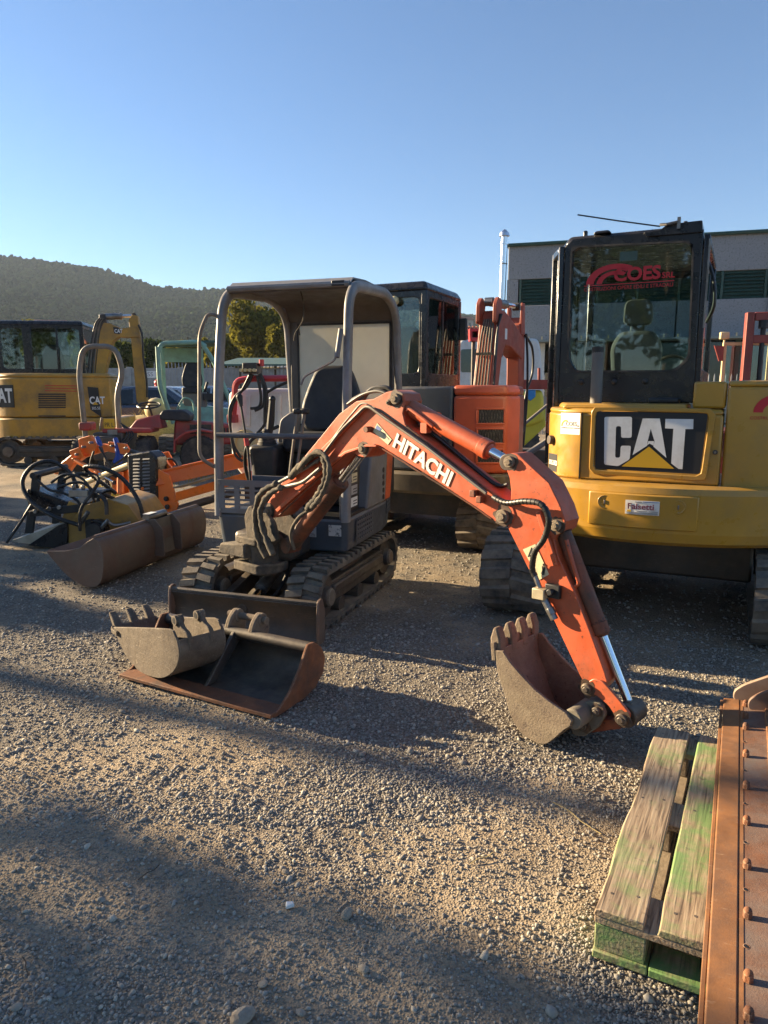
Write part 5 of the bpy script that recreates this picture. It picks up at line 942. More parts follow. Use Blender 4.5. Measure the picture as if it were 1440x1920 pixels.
x_, z_ = .36, 2.28; m = MB(BM); m.box(.52, .60, -.103, -.1005, 2.30, 2.42); m.build('decal', M['whitedecal'], bo2)

# ================================================================ BUCKETS ON THE GROUND
# wide grading bucket lying on its back
pFL, pFR = on_z(235, 1268), on_z(515, 1345); GB = Fr((pFL.x, pFL.y), math.degrees(math.atan2(pFR.y - pFL.y, pFR.x - pFL.x))); GWd = (pFR - pFL).length
gb = thing('grading_bucket', GB, 'wide toothless grading bucket with rusty lip, lying in front of the dozer blade', 'bucket')
ZS = .70
pr = [(0, .012), (.10, .014), (.22, .02), (.32, .055), (.385, .13), (.40, .22), (.365, .305), (.31, .345)]
pr = [(y_, z_ * ZS) for y_, z_ in pr]
m = MB(GB); m.strip(pr, .006, GWd - .006, .012, 'x'); gsh = m.build('shell', M['darkmetal'], gb, ang=50)
m = MB(GB); m.strip([(-.035, .006), (.075, .011)], -.004, GWd + .004, .018, 'x'); m.build('cutting_lip', M['rust'], gb, bevel=.003)
m = MB(GB); m.tube([(0.01, .315, .335 * ZS), (GWd - .01, .315, .335 * ZS)], .03, 14); m.build('top_tube', M['darkmetal'], gb)
sp = [(-.01, .0), (.12, .0), (.24, .008), (.335, .04), (.40, .115), (.42, .22), (.385, .32), (.325, .38), (.275, .385), (.255, .355), (.20, .24), (.12, .12), (.04, .045), (-.005, .03)]
sp = [(y_, z_ * ZS) for y_, z_ in sp]
for x in (-.006, GWd - .008): m = MB(GB); m.prism(sp, x, x + .014, 'x'); m.build('end_plate', M['rust'], gb, bevel=.003)
m = MB(GB); m.prism([(.05, .02), (.08, .04), (.29, .25), (.33, .24), (.34, .20), (.14, .03)], GWd * .50, GWd * .50 + .018, 'x'); m.build('brace', M['darkmetal'], gb, bevel=.003)
for x in (GWd * .44, GWd * .60):
    m = MB(GB); m.prism(rounded([(.28, .22), (.40, .17), (.45, .24), (.42, .33), (.37, .345), (.32, .31)], .03), x, x + .03, 'x'); lgx = m.build('hanger_lug', M['dustmetal'], gb, bevel=.006)
    m = MB(GB); m.cyl((x - .006, .385, .305), (x + .036, .385, .305), .036); m.build('lug_boss', M['dustmetal'], lgx, bevel=.004)
m = MB(GB); m.cyl((GWd * .40, .385, .305), (GWd * .66, .385, .305), .019); m.build('hanger_pin', M['dustmetal'], gb)
# small toothed bucket sitting inside it
SBk = Fr(on_z(300, 1290)[:2], -46); 
tb = thing('digging_bucket', SBk, 'small mud-coloured toothed bucket resting inside the wide grading bucket', 'bucket')
def spx(L, y=0.): return [SBk.Y(u, v, y) for u, v in L]
so = spx([(214, 1189), (224, 1213), (240, 1246), (262, 1271), (290, 1284), (312, 1284), (330, 1270), (338, 1244), (334, 1216)])
so = sm2(so); zz = min(p[1] for p in so) - .026; so = [(a, b - zz) for a, b in so]
top_ = [(a, b - zz) for a, b in spx([(326, 1198), (318, 1194), (290, 1192), (250, 1190)])]
m = MB(SBk); m.strip(so, .004, .252, .012); tsh = m.build('shell', M['mudsteel'], tb, ang=50)
for y in (-.004, .246): m = MB(SBk); m.prism(so + top_, y, y + .012); m.build('side_plate', M['mudsteel'], tb, bevel=.003)
d0 = (Vector(so[0]) - Vector(so[1])).normalized(); 
m = MB(SBk); a = Vector(so[0]); m.strip([tuple(a - d0 * .04), tuple(a + d0 * .012)], -.008, .262, .02); m.prism([tuple(a + Vector((-.004, -.004))), tuple(a + Vector((.075, -.004))), tuple(a + Vector((.075, -.03))), tuple(a + Vector((.01, -.03)))], -.018, -.005); m.build('lip', M['mudsteel'], tb, bevel=.004)
pv = Vector((-d0.y, d0.x))
for k in range(3):
    y = .004 + k * .098; A = [a - d0 * .05 - pv * .012, a + d0 * .03 - pv * .018, a + d0 * .105 + pv * .006, a + d0 * .04 + pv * .02, a - d0 * .06 + pv * .024]
    m = MB(SBk); m.hexa([(p.x, y, p.y) for p in A], [(p.x, y + .045, p.y) for p in A]); m.build('tooth', M['mudsteel'], tb, bevel=.008)
hx = top_[0]
for y in (.05, .17):
    m = MB(SBk); m.prism(rounded([(hx[0] - .11, hx[1] - .10), (hx[0] - .10, hx[1] + .035), (hx[0] - .05, hx[1] + .055), (hx[0] - .02, hx[1] + .0), (hx[0] + .045, hx[1] - .02), (hx[0] + .06, hx[1] - .09), (hx[0] + .02, hx[1] - .14)], .025), y, y + .025); ea = m.build('hanger_ear', M['mudsteel'], tb, bevel=.005)
    for (dx, dz, r_) in ((-.07, .025, .026), (.02, -.075, .03)):
        m = MB(SBk); m.lathe([(-.01, r_ * .6), (-.01, r_), (.035, r_), (.035, r_ * .6)], (hx[0] + dx, y, hx[1] + dz), 'y', 18); bs_ = m.build('bush', M['mudsteel'], ea, bevel=.002)
        m = MB(SBk); m.cyl((hx[0] + dx, y - .0108, hx[1] + dz), (hx[0] + dx, y - .008, hx[1] + dz), r_ * .6); m.build('bore_dark_disc', M['stickblack'], ea)  # black disc paints the dark inside the bore
# ditch cleaning bucket, long axis going away
p = on_z(178, 1103); DB = Fr((p.x, p.y), -14); DL = 1.62
db_ = thing('ditch_bucket', DB, 'long brown ditch-cleaning bucket with central bracket beside the flail mower', 'bucket')
def dpx(L): return [DB.Y(u, v, 0) for u, v in L]
lo_ = dpx([(88, 1036), (103, 1055), (128, 1082), (155, 1100), (176, 1104), (189, 1096), (195, 1072), (194, 1040), (186, 1018), (176, 1012)])
lo_ = sm2(lo_); zm = min(q[1] for q in lo_) - .006; lo_ = [(a, b - zm) for a, b in lo_]; up_ = [(a, b - zm) for a, b in dpx([(166, 1018), (150, 1030), (122, 1036), (100, 1036)])]
m = MB(DB); m.strip([(a, b) for a, b in lo_], .0, DL, .014); m.build('shell', M['brownsteel'], db_, ang=50)
for y in (-.006, DL - .006): m = MB(DB); m.prism(lo_ + up_, y - .003, y + .012); m.build('end_plate', M['brownsteel'], db_, bevel=.003)
m = MB(DB); tq = lo_[-1]; m.tube([(tq[0] - .008, .02, tq[1] - .01), (tq[0] - .008, DL - .02, tq[1] - .01)], .028, 12); m.build('top_tube', M['brownsteel'], db_)
bxr = max(q[0] for q in lo_); zt = lo_[-1][1]
for y in (DL * .44, DL * .62): m = MB(DB); m.prism(rounded([(bxr - .06, zt + .015), (bxr + .0, zt + .03), (bxr + .075, zt - .06), (bxr + .085, .10), (bxr - .01, .10)], .015), y, y + .014); m.build('bracket_cheek', M['brownsteel'], db_, bevel=.003)
m = MB(DB); m.prism([(bxr + .004, .10), (bxr + .012, .10), (bxr - .02, zt + .01), (bxr - .03, zt + .01)], DL * .44 + .014, DL * .62); m.build('bracket_plate', mat('muddy_grey_plate', (.15, .12, .085), .9, var=.25, bump=.4), db_)
m = MB(DB); m.cyl((tq[0] + .0, DL * .44, zt + .03), (tq[0] + .0, DL * .62, zt + .03), .035); m.build('bracket_tube', M['steel'], db_)
m = MB(DB); m.box(tq[0] - .03, tq[0] + .03, DL * .44, DL * .52, zt + .062, zt + .066); m.build('paper_tag', M['white'], db_)

# ================================================================ PALLET
p = on_z(1115, 1702, .144); PF = Fr((p.x, p.y), -28.3)
wood = mat('weathered_pallet_wood', (.30, .235, .165), .85, var=.25, scale=9, dirt=(.17, .12, .08), damt=.4, dscale=12, bump=.5, bscale=60)
def woodmat(name, green):
    m = bpy.data.materials.new(name); m.use_nodes = True; N = m.node_tree.nodes; L = m.node_tree.links; b = N['Principled BSDF']; tc = N.new('ShaderNodeTexCoord').outputs['Object']
    mp = N.new('ShaderNodeMapping'); mp.inputs['Scale'].default_value = (46, 2.6, 46); L.new(tc, mp.inputs[0])
    n = N.new('ShaderNodeTexNoise'); n.inputs['Scale'].default_value = 2.4; n.inputs['Detail'].default_value = 8; n.inputs['Distortion'].default_value = .3; L.new(mp.outputs[0], n.inputs[0])
    r = N.new('ShaderNodeValToRGB'); L.new(n.outputs[0], r.inputs[0]); E = r.color_ramp.elements; E[0].position = .32; E[0].color = (.11, .075, .05, 1); E[1].position = .66; E[1].color = (.44, .34, .225, 1); e = E.new(.48); e.color = (.31, .225, .145, 1)
    n2 = N.new('ShaderNodeTexNoise'); n2.inputs['Scale'].default_value = 5; n2.inputs['Detail'].default_value = 7; n2.inputs['Roughness'].default_value = .7; L.new(tc, n2.inputs[0])
    mr = N.new('ShaderNodeMapRange'); mr.inputs[1].default_value = .62 - green * .3; mr.inputs[2].default_value = .75 - green * .25; mr.inputs[4].default_value = min(1, green + .25); L.new(n2.outputs[0], mr.inputs[0])
    x = N.new('ShaderNodeMix'); x.data_type = 'RGBA'; L.new(mr.outputs[0], x.inputs[0]); L.new(r.outputs[0], x.inputs[6]); x.inputs[7].default_value = (.15, .27, .085, 1)
    n3 = N.new('ShaderNodeTexNoise'); n3.inputs['Scale'].default_value = 28; n3.inputs['Detail'].default_value = 6; L.new(tc, n3.inputs[0]); mr3 = N.new('ShaderNodeMapRange'); mr3.inputs[1].default_value = .62; mr3.inputs[2].default_value = .72; mr3.inputs[4].default_value = .7; L.new(n3.outputs[0], mr3.inputs[0])
    y = N.new('ShaderNodeMix'); y.data_type = 'RGBA'; L.new(mr3.outputs[0], y.inputs[0]); L.new(x.outputs[2], y.inputs[6]); y.inputs[7].default_value = (.09, .07, .05, 1); mp2 = N.new('ShaderNodeMapping'); mp2.inputs['Scale'].default_value = (75, 1.3, 75); L.new(tc, mp2.inputs[0]); n4 = N.new('ShaderNodeTexNoise'); n4.inputs['Scale'].default_value = 1.2; n4.inputs['Detail'].default_value = 3; L.new(mp2.outputs[0], n4.inputs[0])
    mr4 = N.new('ShaderNodeMapRange'); mr4.inputs[1].default_value = .66; mr4.inputs[2].default_value = .70; mr4.inputs[4].default_value = .85; L.new(n4.outputs[0], mr4.inputs[0]); y2 = N.new('ShaderNodeMix'); y2.data_type = 'RGBA'; L.new(mr4.outputs[0], y2.inputs[0]); L.new(y.outputs[2], y2.inputs[6]); y2.inputs[7].default_value = (.035, .025, .018, 1); L.new(y2.outputs[2], b.inputs['Base Color']); b.inputs['Roughness'].default_value = .85
    bp = N.new('ShaderNodeBump'); bp.inputs['Strength'].default_value = .55; bp.inputs['Distance'].default_value = .003; L.new(n.outputs[0], bp.inputs['Height']); L.new(bp.outputs[0], b.inputs['Normal']); return m
wtop = woodmat('worn_green_stained_board', .36); wtop2 = woodmat('green_washed_board', .62); wgr = woodmat('green_painted_wood', .82)
pal = thing('pallet', PF, 'wooden pallet with flaking green paint, partly under the rusty plough edge', 'pallet')
PL = 1.19
def waney(x0, x1, y0, y1, z0, z1, amp, seed):
    rg = random.Random(seed); n = 22; lo = []; hi = []
    L_ = [(x0 + amp * (.5 + .5 * math.sin(k * .55 + seed)) * (1 if 2 < k < n - 1 else .4) + rg.uniform(-.0012, .0012), y0 + (y1 - y0) * k / n) for k in range(n + 1)]
    Rr = [(x1 + rg.uniform(-.0008, .0008), y0 + (y1 - y0) * k / n) for k in range(n, -1, -1)]
    m = MB(PF); ring_ = L_ + Rr; return m.hexa([(a - (.006 if i <= n else 0), b, z0) for i, (a, b) in enumerate(ring_)], [(a, b, z1) for a, b in ring_])
for k, (x0, x1, mt_, am) in enumerate(((0, .125, wtop, .022), (.162, .27, wtop2, .004), (.305, .43, wtop, .004), (.47, .575, wtop2, .004), (.675, .80, wtop, .004))):
    o = waney(x0, x1, 0, PL, .122, .144, am * .45, k + 1).build('top_board', mt_, pal, bevel=.003)
    for (yy) in (.07, .60, 1.12):
        for dx in (.03, (x1 - x0) - .03): m = MB(PF); m.cyl((x0 + dx, yy + dx * .3, .1435), (x0 + dx, yy + dx * .3, .1447), .0045, n=8); m.build('nail_head', M['darkmetal'], o)
for y in (0.002, .525, 1.043): m = MB(PF); m.box(.0, .80, y, y + .145, .1, .1215); m.build('stringer_board', wtop, pal, bevel=.003)
for y in (0.004, .527, 1.045):
    for x in (.002, .33, .66): m = MB(PF); m.box(x, x + .13, y, y + .14, .022, .0995); m.build('block', wgr if y < .1 else wood, pal, bevel=.004)
for x in (.0, .33, .66): m = MB(PF); m.box(x, x + .14, .102, PL, .0, .0215); m.build('bottom_board', wood, pal, bevel=.003)
for (x0, x1) in ((.0, .14), (.143, .327), (.33, .47), (.473, .657), (.66, .80)): m = MB(PF); m.box(x0, x1, -.004, .10, .0, .0222); m.build('bottom_rail', wgr, pal, bevel=.003)

# ================================================================ RUSTY PLOUGH EDGE ON THE RIGHT
A_ = on_z(1320, 1919, .20); B_ = on_z(1357, 1308, .20); yw = math.degrees(math.atan2(B_.y - A_.y, B_.x - A_.x)) - 90
RBf = Fr((A_.x, A_.y), yw); RL = (B_ - A_).length
rb = thing('plough_blade', RBf, 'rusty steel plough edge with a row of bolts along the right border', 'blade')
def tl(x): return .20 + .12 * x
def rbbox(nm, x0, x1, y0, y1, up, th, mt, par=rb, bevel=.002):
    m = MB(RBf); m.hexa([(x0, y0, tl(x0) + up - th), (x1, y0, tl(x1) + up - th), (x1, y1, tl(x1) + up - th), (x0, y1, tl(x0) + up - th)], [(x0, y0, tl(x0) + up), (x1, y0, tl(x1) + up), (x1, y1, tl(x1) + up), (x0, y1, tl(x0) + up)]); return m.build(nm, mt if not isinstance(mt, str) else M[mt], par, bevel=bevel)
y0_ = -.5
rbbox('cutting_edge', .0, .062, y0_, RL - .01, .004, .03, 'rustedge', bevel=.004); rbbox('edge_bead', -.012, -.001, y0_, RL - .01, -.006, .022, 'rustedge')
plt = rbbox('bolted_plate', .0625, .155, y0_, RL, .0, .02, 'rustplate'); rbbox('upper_plate', .158, .60, y0_, RL, .008, .02, 'rustplate')
m = MB(RBf); rg = random.Random(3); m.tube([(.156 + rg.uniform(-.002, .002), y0_ + (RL - y0_) * k / 60, tl(.156) + .004) for k in range(61)], .006, 6); m.build('weld_seam', M['rustedge'], rb)
ribs = rbbox('stiffener', .0628, .075, y0_, RL, .0015, .003, 'rustedge')
for (u, v) in ((1371, 1309), (1371, 1331), (1372, 1351), (1372, 1401), (1372, 1459), (1372, 1524), (1375, 1605), (1377, 1696), (1377, 1812), (1380, 1882)):
    x, y = RBf.Z(u, v, .235); x = max(.082, min(.10, x)); z = tl(x); m = MB(RBf); m.cyl((x, y, z), (x, y, z + .018), .0115, n=6); m.ball((x, y, z + .019), .0105, 10, 6, (1, 1, .9)); m.build('bolt', M['rust'], rb, bevel=.0015)
for (u, v) in ((1371, 1379), (1372, 1432), (1372, 1493), (1374, 1565), (1375, 1652), (1377, 1757)):
    x, y = RBf.Z(u, v, .225); x = max(.08, min(.10, x)); z = tl(x); m = MB(RBf); m.lathe([(.0, .0075), (.0012, .0085), (.0016, .0065), (-.002, .006)], (x, y, z), 'z', 12); bh = m.build('bolt_hole', M['rust'], rb); m = MB(RBf); m.cyl((x, y, z + .0005), (x, y, z + .0011), .0058, n=12); m.build('hole_dark_disc', M['stickblack'], bh)  # black disc on the plate, the hole's shade put into its colour
for yy, x0 in ((RL - .02, .035), (RL - .11, .09)):
    z = tl(x0); m = MB(RBf); pq = rounded([(x0, z), (x0, z + .04), (x0 + .035, z + .075), (x0 + .40, z + .30), (x0 + .40, z)], .02, 5); m.prism(pq, yy, yy + .02); m.build('end_bracket', mat('pale_worn_bracket', (.30, .22, .16), .6, .3, var=.2, dirt=(.2, .1, .06), damt=.4) if yy > RL - .05 else M['rustplate'], rb, bevel=.004)
for yy in (-.3, .5, 1.1): m = MB(RBf); m.box(.3, .36, yy, yy + .06, .0 if yy < 0 else .146, tl(.3) - .0) ; m.build('support_block', wood, rb)

# ================================================================ FLAIL MOWER HEAD WITH HOSES (LEFT)
p = on_z(142, 1028); FH = Fr((p.x, p.y), -3)
fh = thing('flail_head', FH, 'ochre flail mower head with looping black hydraulic hoses, left of the ditch bucket', 'mower')
ochre = mat('ochre_scuffed_paint', (.42, .22, .03), .5, var=.15, dirt=(.12, .08, .04), damt=.45, chip=(.10, .07, .05), camt=.3, cscale=20, dust=.3)
def fpx(u, v, y): return FH.Y(u, v, y)
hull = [(-.05, .03), (.0, .26), (.10, .40), (.34, .47), (.52, .42), (.62, .26), (.64, .06)]
m = MB(FH); m.prism(hull, .02, .80); m.build('housing', ochre, fh, bevel=.02)
m = MB(FH); m.prism([(-.07, .0), (-.05, .24), (.10, .42), (.36, .49), (.55, .43), (.66, .26), (.67, .0)], -.01, .018); sp_ = m.build('side_plate', ochre, fh, bevel=.006)
m = MB(FH); m.cyl((.26, -.01, .20), (.26, -.09, .20), .10, n=24); mo = m.build('motor_flange', M['black'], sp_, bevel=.008); m = MB(FH); m.cyl((.26, -.09, .20), (.26, -.16, .20), .075, n=20); m.box(.17, .23, -.13, -.04, .12, .30); m.build('motor_body', M['plastic'], mo, bevel=.006)
m = MB(FH); m.hexa([(-.62, -.02, .06), (-.08, .0, .0), (-.08, .80, .0), (-.62, .80, .06)], [(-.62, -.02, .08), (-.10, .0, .25), (-.10, .80, .25), (-.60, .80, .10)]); m.build('front_skirt', mat('pale_scuffed_sheet', (.40, .36, .29), .5, .35, var=.2, dirt=(.25, .19, .12), damt=.4), fh, bevel=.004)
m = MB(FH); m.prism([(-.46, .03), (-.07, -.0), (-.05, .26), (-.14, .23)], -.03, -.021); m.build('skirt_cheek', M['black'], fh)
HX = -.40
for y_ in (.10, .62): m = MB(FH); m.prism([(HX - .16, .12), (HX - .08, .12), (HX + .05, .70), (HX - .03, .72)], y_, y_ + .03); m.build('hitch_cheek', M['plastic'], fh, bevel=.004)
m = MB(FH); m.tube([(HX + .0, .05, .70), (HX + .0, .70, .72)], .032, 12); m.build('hitch_bar', M['plastic'], fh)
m = MB(FH); m.prism([(HX - .10, .36), (HX + .30, .38), (HX + .30, .44), (HX - .02, .56), (HX - .10, .56)], .10, .60); m.build('hitch_plate', M['black'], fh, bevel=.01)
m = MB(FH); m.hexa([(HX - .05, .02, .30), (.12, .02, .36), (.12, .10, .36), (HX - .05, .10, .30)], [(HX - .05, .02, .36), (.12, .02, .44), (.12, .10, .44), (HX - .05, .10, .36)]); m.build('side_arm', M['plastic'], fh, bevel=.006)
for k, (x_, z_) in enumerate(((HX + .02, .36), (HX + .16, .385), (HX + .26, .40))): m = MB(FH); m.cyl((x_, .0, z_), (x_, .022, z_), .022, n=8); m.build('bolt', M['steel'], fh, bevel=.003)
m = MB(FH); m.prism([(-.16, .24), (-.02, .27), (.06, .42), (-.05, .46)], .03, .62); m.build('deflector', ochre, fh, bevel=.006)
m = MB(FH); m.box(.10, .26, .10, .30, .48, .56); m.cyl((.12, .06, .52), (.26, .06, .52), .03); m.build('valve_block', M['steel'], fh, bevel=.01)
def fw(u, v, y): x, z = FH.Y(u, v, y); return (x, y, z)
hose(fh, FH, [fw(150, 985, -.12), fw(100, 968, -.1), fw(58, 940, .0), fw(42, 905, .1), fw(60, 875, .15), fw(95, 865, .2), fw(130, 885, .25), fw(145, 915, .2)], .019, rings=.03)
hose(fh, FH, [fw(150, 995, -.16), fw(152, 955, -.18), fw(172, 925, -.1), fw(185, 900, .0), fw(170, 888, .1), fw(140, 890, .15), fw(118, 900, .2)], .015, 'rubberdk', rings=.03)
hose(fh, FH, [fw(268, 970, -.05), fw(262, 945, -.05), fw(245, 915, .0), fw(220, 890, .0), fw(185, 876, .0), fw(160, 880, .1), (.30, .30, .50)], .019, rings=.03)
hose(fh, FH, [fw(200, 965, -.1), fw(198, 940, -.08), fw(185, 925, .0), (.32, .2, .46)], .02, 'rubberdk'); hose(fh, FH, [fw(200, 975, -.12), fw(215, 985, -.1), fw(245, 980, -.05)], .016, 'steel', 'pipe'); hose(fh, FH, [fw(60, 945, .0), fw(35, 985, -.05), fw(12, 1018, -.1)], .014, 'plastic', 'hose')
m = MB(FH); m.cyl(fw(152, 980, -.15), fw(165, 960, -.17), .022, n=8); m.cyl(fw(190, 990, -.12), fw(203, 975, -.12), .02, n=8); m.build('hose_fitting', M['steel'], fh)

# ================================================================ ORANGE VERGE MOWER
p = on_z(262, 962); OM = Fr((p.x, p.y), -22)
om = thing('verge_mower', OM, 'bright orange verge mower with a louvred black drive cover and curved arm', 'mower')
def ow(u, v, y): x, z = OM.Y(u, v, y); return (x, y, z)
def oq(L, y): return [OM.Y(u, v, y) for u, v in L]
m = MB(OM); cv = oq([(240, 852), (283, 845), (296, 858), (297, 935), (288, 958), (252, 958), (244, 930)], 0); m.prism(rounded(cv, .03), -.02, .18); cvr = m.build('drive_cover', M['black'], om, bevel=.02)
for j in range(12):
    for k in range(2):
        u0 = 250 + k * 18; v0 = 860 + j * 6.2 - k * .8; q = oq([(u0, v0), (u0 + 13, v0 - .8), (u0 + 13, v0 + 2.0), (u0, v0 + 2.8)], -.02); m = MB(OM); m.hexa([(a, -.021, b) for a, b in q], [(a, -.021 - (.010 if i > 1 else .001), b) for i, (a, b) in enumerate(q)]); m.build('louvre', mat('louvre_black', (.05, .05, .055), .4) if False else M['greyp'], cvr)
m = MB(OM); q = ow(268, 916, -.02); m.cyl(q, (q[0], -.035, q[2]), .02); m.build('cover_bolt', M['mow'], cvr)
m = MB(OM); sp_ = oq([(298, 880), (318, 890), (335, 945), (330, 965), (262, 968), (212, 945), (216, 938), (246, 940), (297, 936)], .02); m.prism(sp_, .0, .03); m.build('side_plate', M['mow'], om, bevel=.004)
for (u, v) in ((313, 935), (315, 950)): x, y, z = ow(u, v, 0); m = MB(OM); m.cyl((x, -.03, z), (x, 0, z), .03); m.build('bearing', M['plastic'], om, bevel=.004)
# trough deck going back to the right
m = MB(OM); q = [ow(300, 890, .1), ow(455, 850, .9)]; 
a = ow(303, 884, .05); b = ow(470, 846, .75); c = ow(470, 900, .55); d = ow(330, 945, .0); e2_ = ow(470, 925, .5)
m.hexa([a, b, (b[0], b[1] + .03, b[2]), (a[0], a[1] + .03, a[2])], [(a[0], a[1] - .12, a[2] - .16), (b[0], b[1] - .12, b[2] - .18), (b[0], b[1] - .09, b[2] - .19), (a[0], a[1] - .09, a[2] - .17)]); m.build('deck_back', M['mow'], om)
m = MB(OM); m.tube([a, b], .02, 8); m.build('deck_rim', M['mow'], om)
m = MB(OM); f0_ = ow(330, 940, -.02); f1_ = ow(470, 900, .35); m.hexa([f0_, f1_, (f1_[0], f1_[1] + .03, f1_[2]), (f0_[0], f0_[1] + .03, f0_[2])], [(f0_[0], f0_[1], f0_[2] + .11), (f1_[0], f1_[1], f1_[2] + .11), (f1_[0], f1_[1] + .03, f1_[2] + .11), (f0_[0], f0_[1] + .03, f0_[2] + .11)]); m.build('deck_front', M['mow'], om, bevel=.004)
m = MB(OM); g0 = ow(318, 917, .0); g1 = ow(400, 893, .1); m.hexa([g0, g1, (g1[0] + .05, g1[1] + .18, g1[2] + .0), (g0[0] + .06, g0[1] + .18, g0[2])], [(q_[0], q_[1], q_[2] + .012) for q_ in (g0, g1, (g1[0] + .05, g1[1] + .18, g1[2]), (g0[0] + .06, g0[1] + .18, g0[2]))]); m.build('step_plate', mat('grey_step_sheet', (.30, .28, .24), .6, .3), om)
m = MB(OM); m.tube([ow(335, 955, .05), ow(450, 920, .4)], .05, 12); m.build('rotor', M['darkmetal'], om)
# curved arm and links
arm = [(105, 888), (118, 868), (140, 850), (170, 838), (195, 832), (225, 838), (232, 852), (226, 850), (205, 846), (185, 850), (160, 858), (140, 872), (126, 892)]
m = MB(OM); m.prism(oq(arm, .5), .46, .54); m.build('arm', M['mow'], om, bevel=.008)
m = MB(OM); m.prism(rounded(oq([(150, 822), (172, 816), (185, 836), (178, 852), (152, 850)], .45), .02), .42, .47); m.build('arm_knuckle', M['mow'], om, bevel=.006)
m = MB(OM); m.tube([ow(160, 905, .3), ow(242, 872, .2)], .04, 10); m.build('draw_tube', M['lampw'], om)
m = MB(OM); m.tube([ow(226, 885, .25), ow(226, 925, .2)], .045, 10); m.prism(oq([(208, 895), (240, 880), (244, 930), (215, 925)], .3), .28, .32); m.build('head_post', M['mow'], om, bevel=.006)
m = MB(OM); m.prism(rounded(oq([(292, 848), (304, 846), (318, 870), (324, 876), (318, 885), (300, 884)], .2), .02), .17, .21); m.build('lift_lug', M['mow'], om, bevel=.005)
m = MB(OM); P_ = [ow(216, 822, .38), ow(220, 835, .36), ow(224, 855, .36), ow(220, 868, .36)]; m.tube(P_, [.03, .035, .05, .06], 8); m.tube([ow(182, 820, .4), ow(186, 830, .38), ow(190, 836, .38)], [.03, .035, .02], 8); m.build('strap', M['bluestrap'], om)
for (u0, v0, u1, v1) in ((190, 838, 205, 880), (196, 850, 200, 920), (221, 905, 228, 932)): m = MB(OM); m.tube([ow(u0, v0, .33), ow(u1, v1, .28)], .012, 6); m.build('rod', M['darkmetal'], om)

ram(om, OM, ow(140, 862, .30), ow(215, 905, .22), .6, .03, .016, 'mow', name='lift_cylinder')
ram(om, OM, ow(232, 842, .40), ow(300, 862, .26), .55, .028, .015, 'plastic', name='tilt_cylinder')
for L_ in ([(205, 828), (238, 832), (246, 846), (232, 852), (204, 842)], [(132, 845), (150, 838), (158, 856), (142, 872)], [(300, 850), (316, 846), (330, 872), (312, 880)]):
    m = MB(OM); m.prism(rounded(oq(L_, .36), .015), .34, .37); m.build('link_plate', M['mow'], om, bevel=.004)
for (u, v) in ((212, 836), (238, 840), (146, 852), (172, 830), (158, 838)): x, y, z = ow(u, v, .34); m = MB(OM); m.cyl((x, .30, z), (x, .36, z), .018, n=10); m.build('pin', M['steel'], om, bevel=.003)
for L_ in ([(186, 838), (200, 862), (214, 884), (236, 880), (246, 862)], [(176, 846), (170, 872), (186, 892), (210, 890), (228, 905)], [(240, 850), (228, 862), (214, 872), (202, 892), (206, 915)], [(300, 868), (318, 860), (330, 868), (336, 884)]):
    hose(om, OM, [ow(u, v, .28) for u, v in L_], .013, rings=.03)
for L_ in ([(96, 905), (120, 890), (150, 895), (168, 915), (176, 940), (168, 960)], [(108, 915), (136, 905), (160, 908), (182, 930), (188, 958), (176, 985)], [(70, 900), (92, 918), (120, 925), (146, 940), (152, 960)], [(205, 985), (190, 965), (182, 945), (192, 925), (210, 918)]):
    hose(fh, FH, [fw(u, v, .02) for u, v in L_], .012, rings=.028)
m = MB(FH); q = fw(150, 925, .05); m.box(q[0] - .09, q[0] + .10, .0, .12, q[2] - .03, q[2] + .04); m.cyl((q[0] - .05, .04, q[2] + .04), (q[0] - .05, .04, q[2] + .09), .02, n=8); m.cyl((q[0] + .04, .04, q[2] + .04), (q[0] + .04, .04, q[2] + .08), .02, n=8); m.build('hose_manifold', M['steel'], fh, bevel=.006)

# ================================================================ FAR YELLOW EXCAVATOR (LEFT)
V = Fr((on_y(28, 735, 13.5).x, 13.5, rise(13.5)), 7)
fe = thing('crawler_excavator', Fr(V(.5, .9, 0)[:], 7), 'yellow excavator in the left background with side louvres and bent raised boom', 'excavator')
XF = Fr(V(0, 0, 0)[:], 7 - 90)                        # same machine, y = forward for the crawlers
def Vr(x0, x1, y0, y1): return None
TR = Fr(V(.6, .95, 0)[:], 7 + 90)
for (a, b) in ((-.98, -.58), (.58, .98)): crawler(fe, TR, a, b, -1.1, 1.1, .29, lug=.025, pitch=.13, outer=-1)
bp_ = [(-.72, 1.2), (-.70, .55), (-.45, .2), (.0, .0), (1.2, .0), (1.75, .03), (1.78, .3), (1.78, 1.8), (-.5, 1.8)]
m = MB(V); m.hexa([(x, y, .52) for x, y in bp_], [(x, y, .92) for x, y in bp_]); cwl = m.build('counterweight', M['catdull'], fe, bevel=.03)
bq = [(-.66, 1.2), (-.64, .58), (-.4, .24), (.02, .03), (1.2, .03), (1.72, .06), (1.74, .75), (-.5, .75)]
m = MB(V); m.hexa([(x, y, .93) for x, y in bq], [(x, y, 1.68) for x, y in bq]); m.hexa([(x, y, 1.68) for x, y in bq], [(x * .96 + .02, y * .96 + .02, 1.76) for x, y in bq]); hl = m.build('engine_hood', M['catdull'], fe, bevel=.03)
def vq(L, y): return [V.Y(u, v, y) for u, v in L]
for j in range(9):
    v0 = 738 + j * 4.1 if j < 7 else 779 + (j - 7) * 6; q = vq([(72, v0), (123, v0), (123, v0 + 2.3), (72, v0 + 2.3)], .02); m = MB(V); m.prism(q, .02, .032); m.build('louvre_slot', M['stickblack'], hl)
q = vq([(166, 733), (186, 735), (190, 782), (172, 768)], .0); 
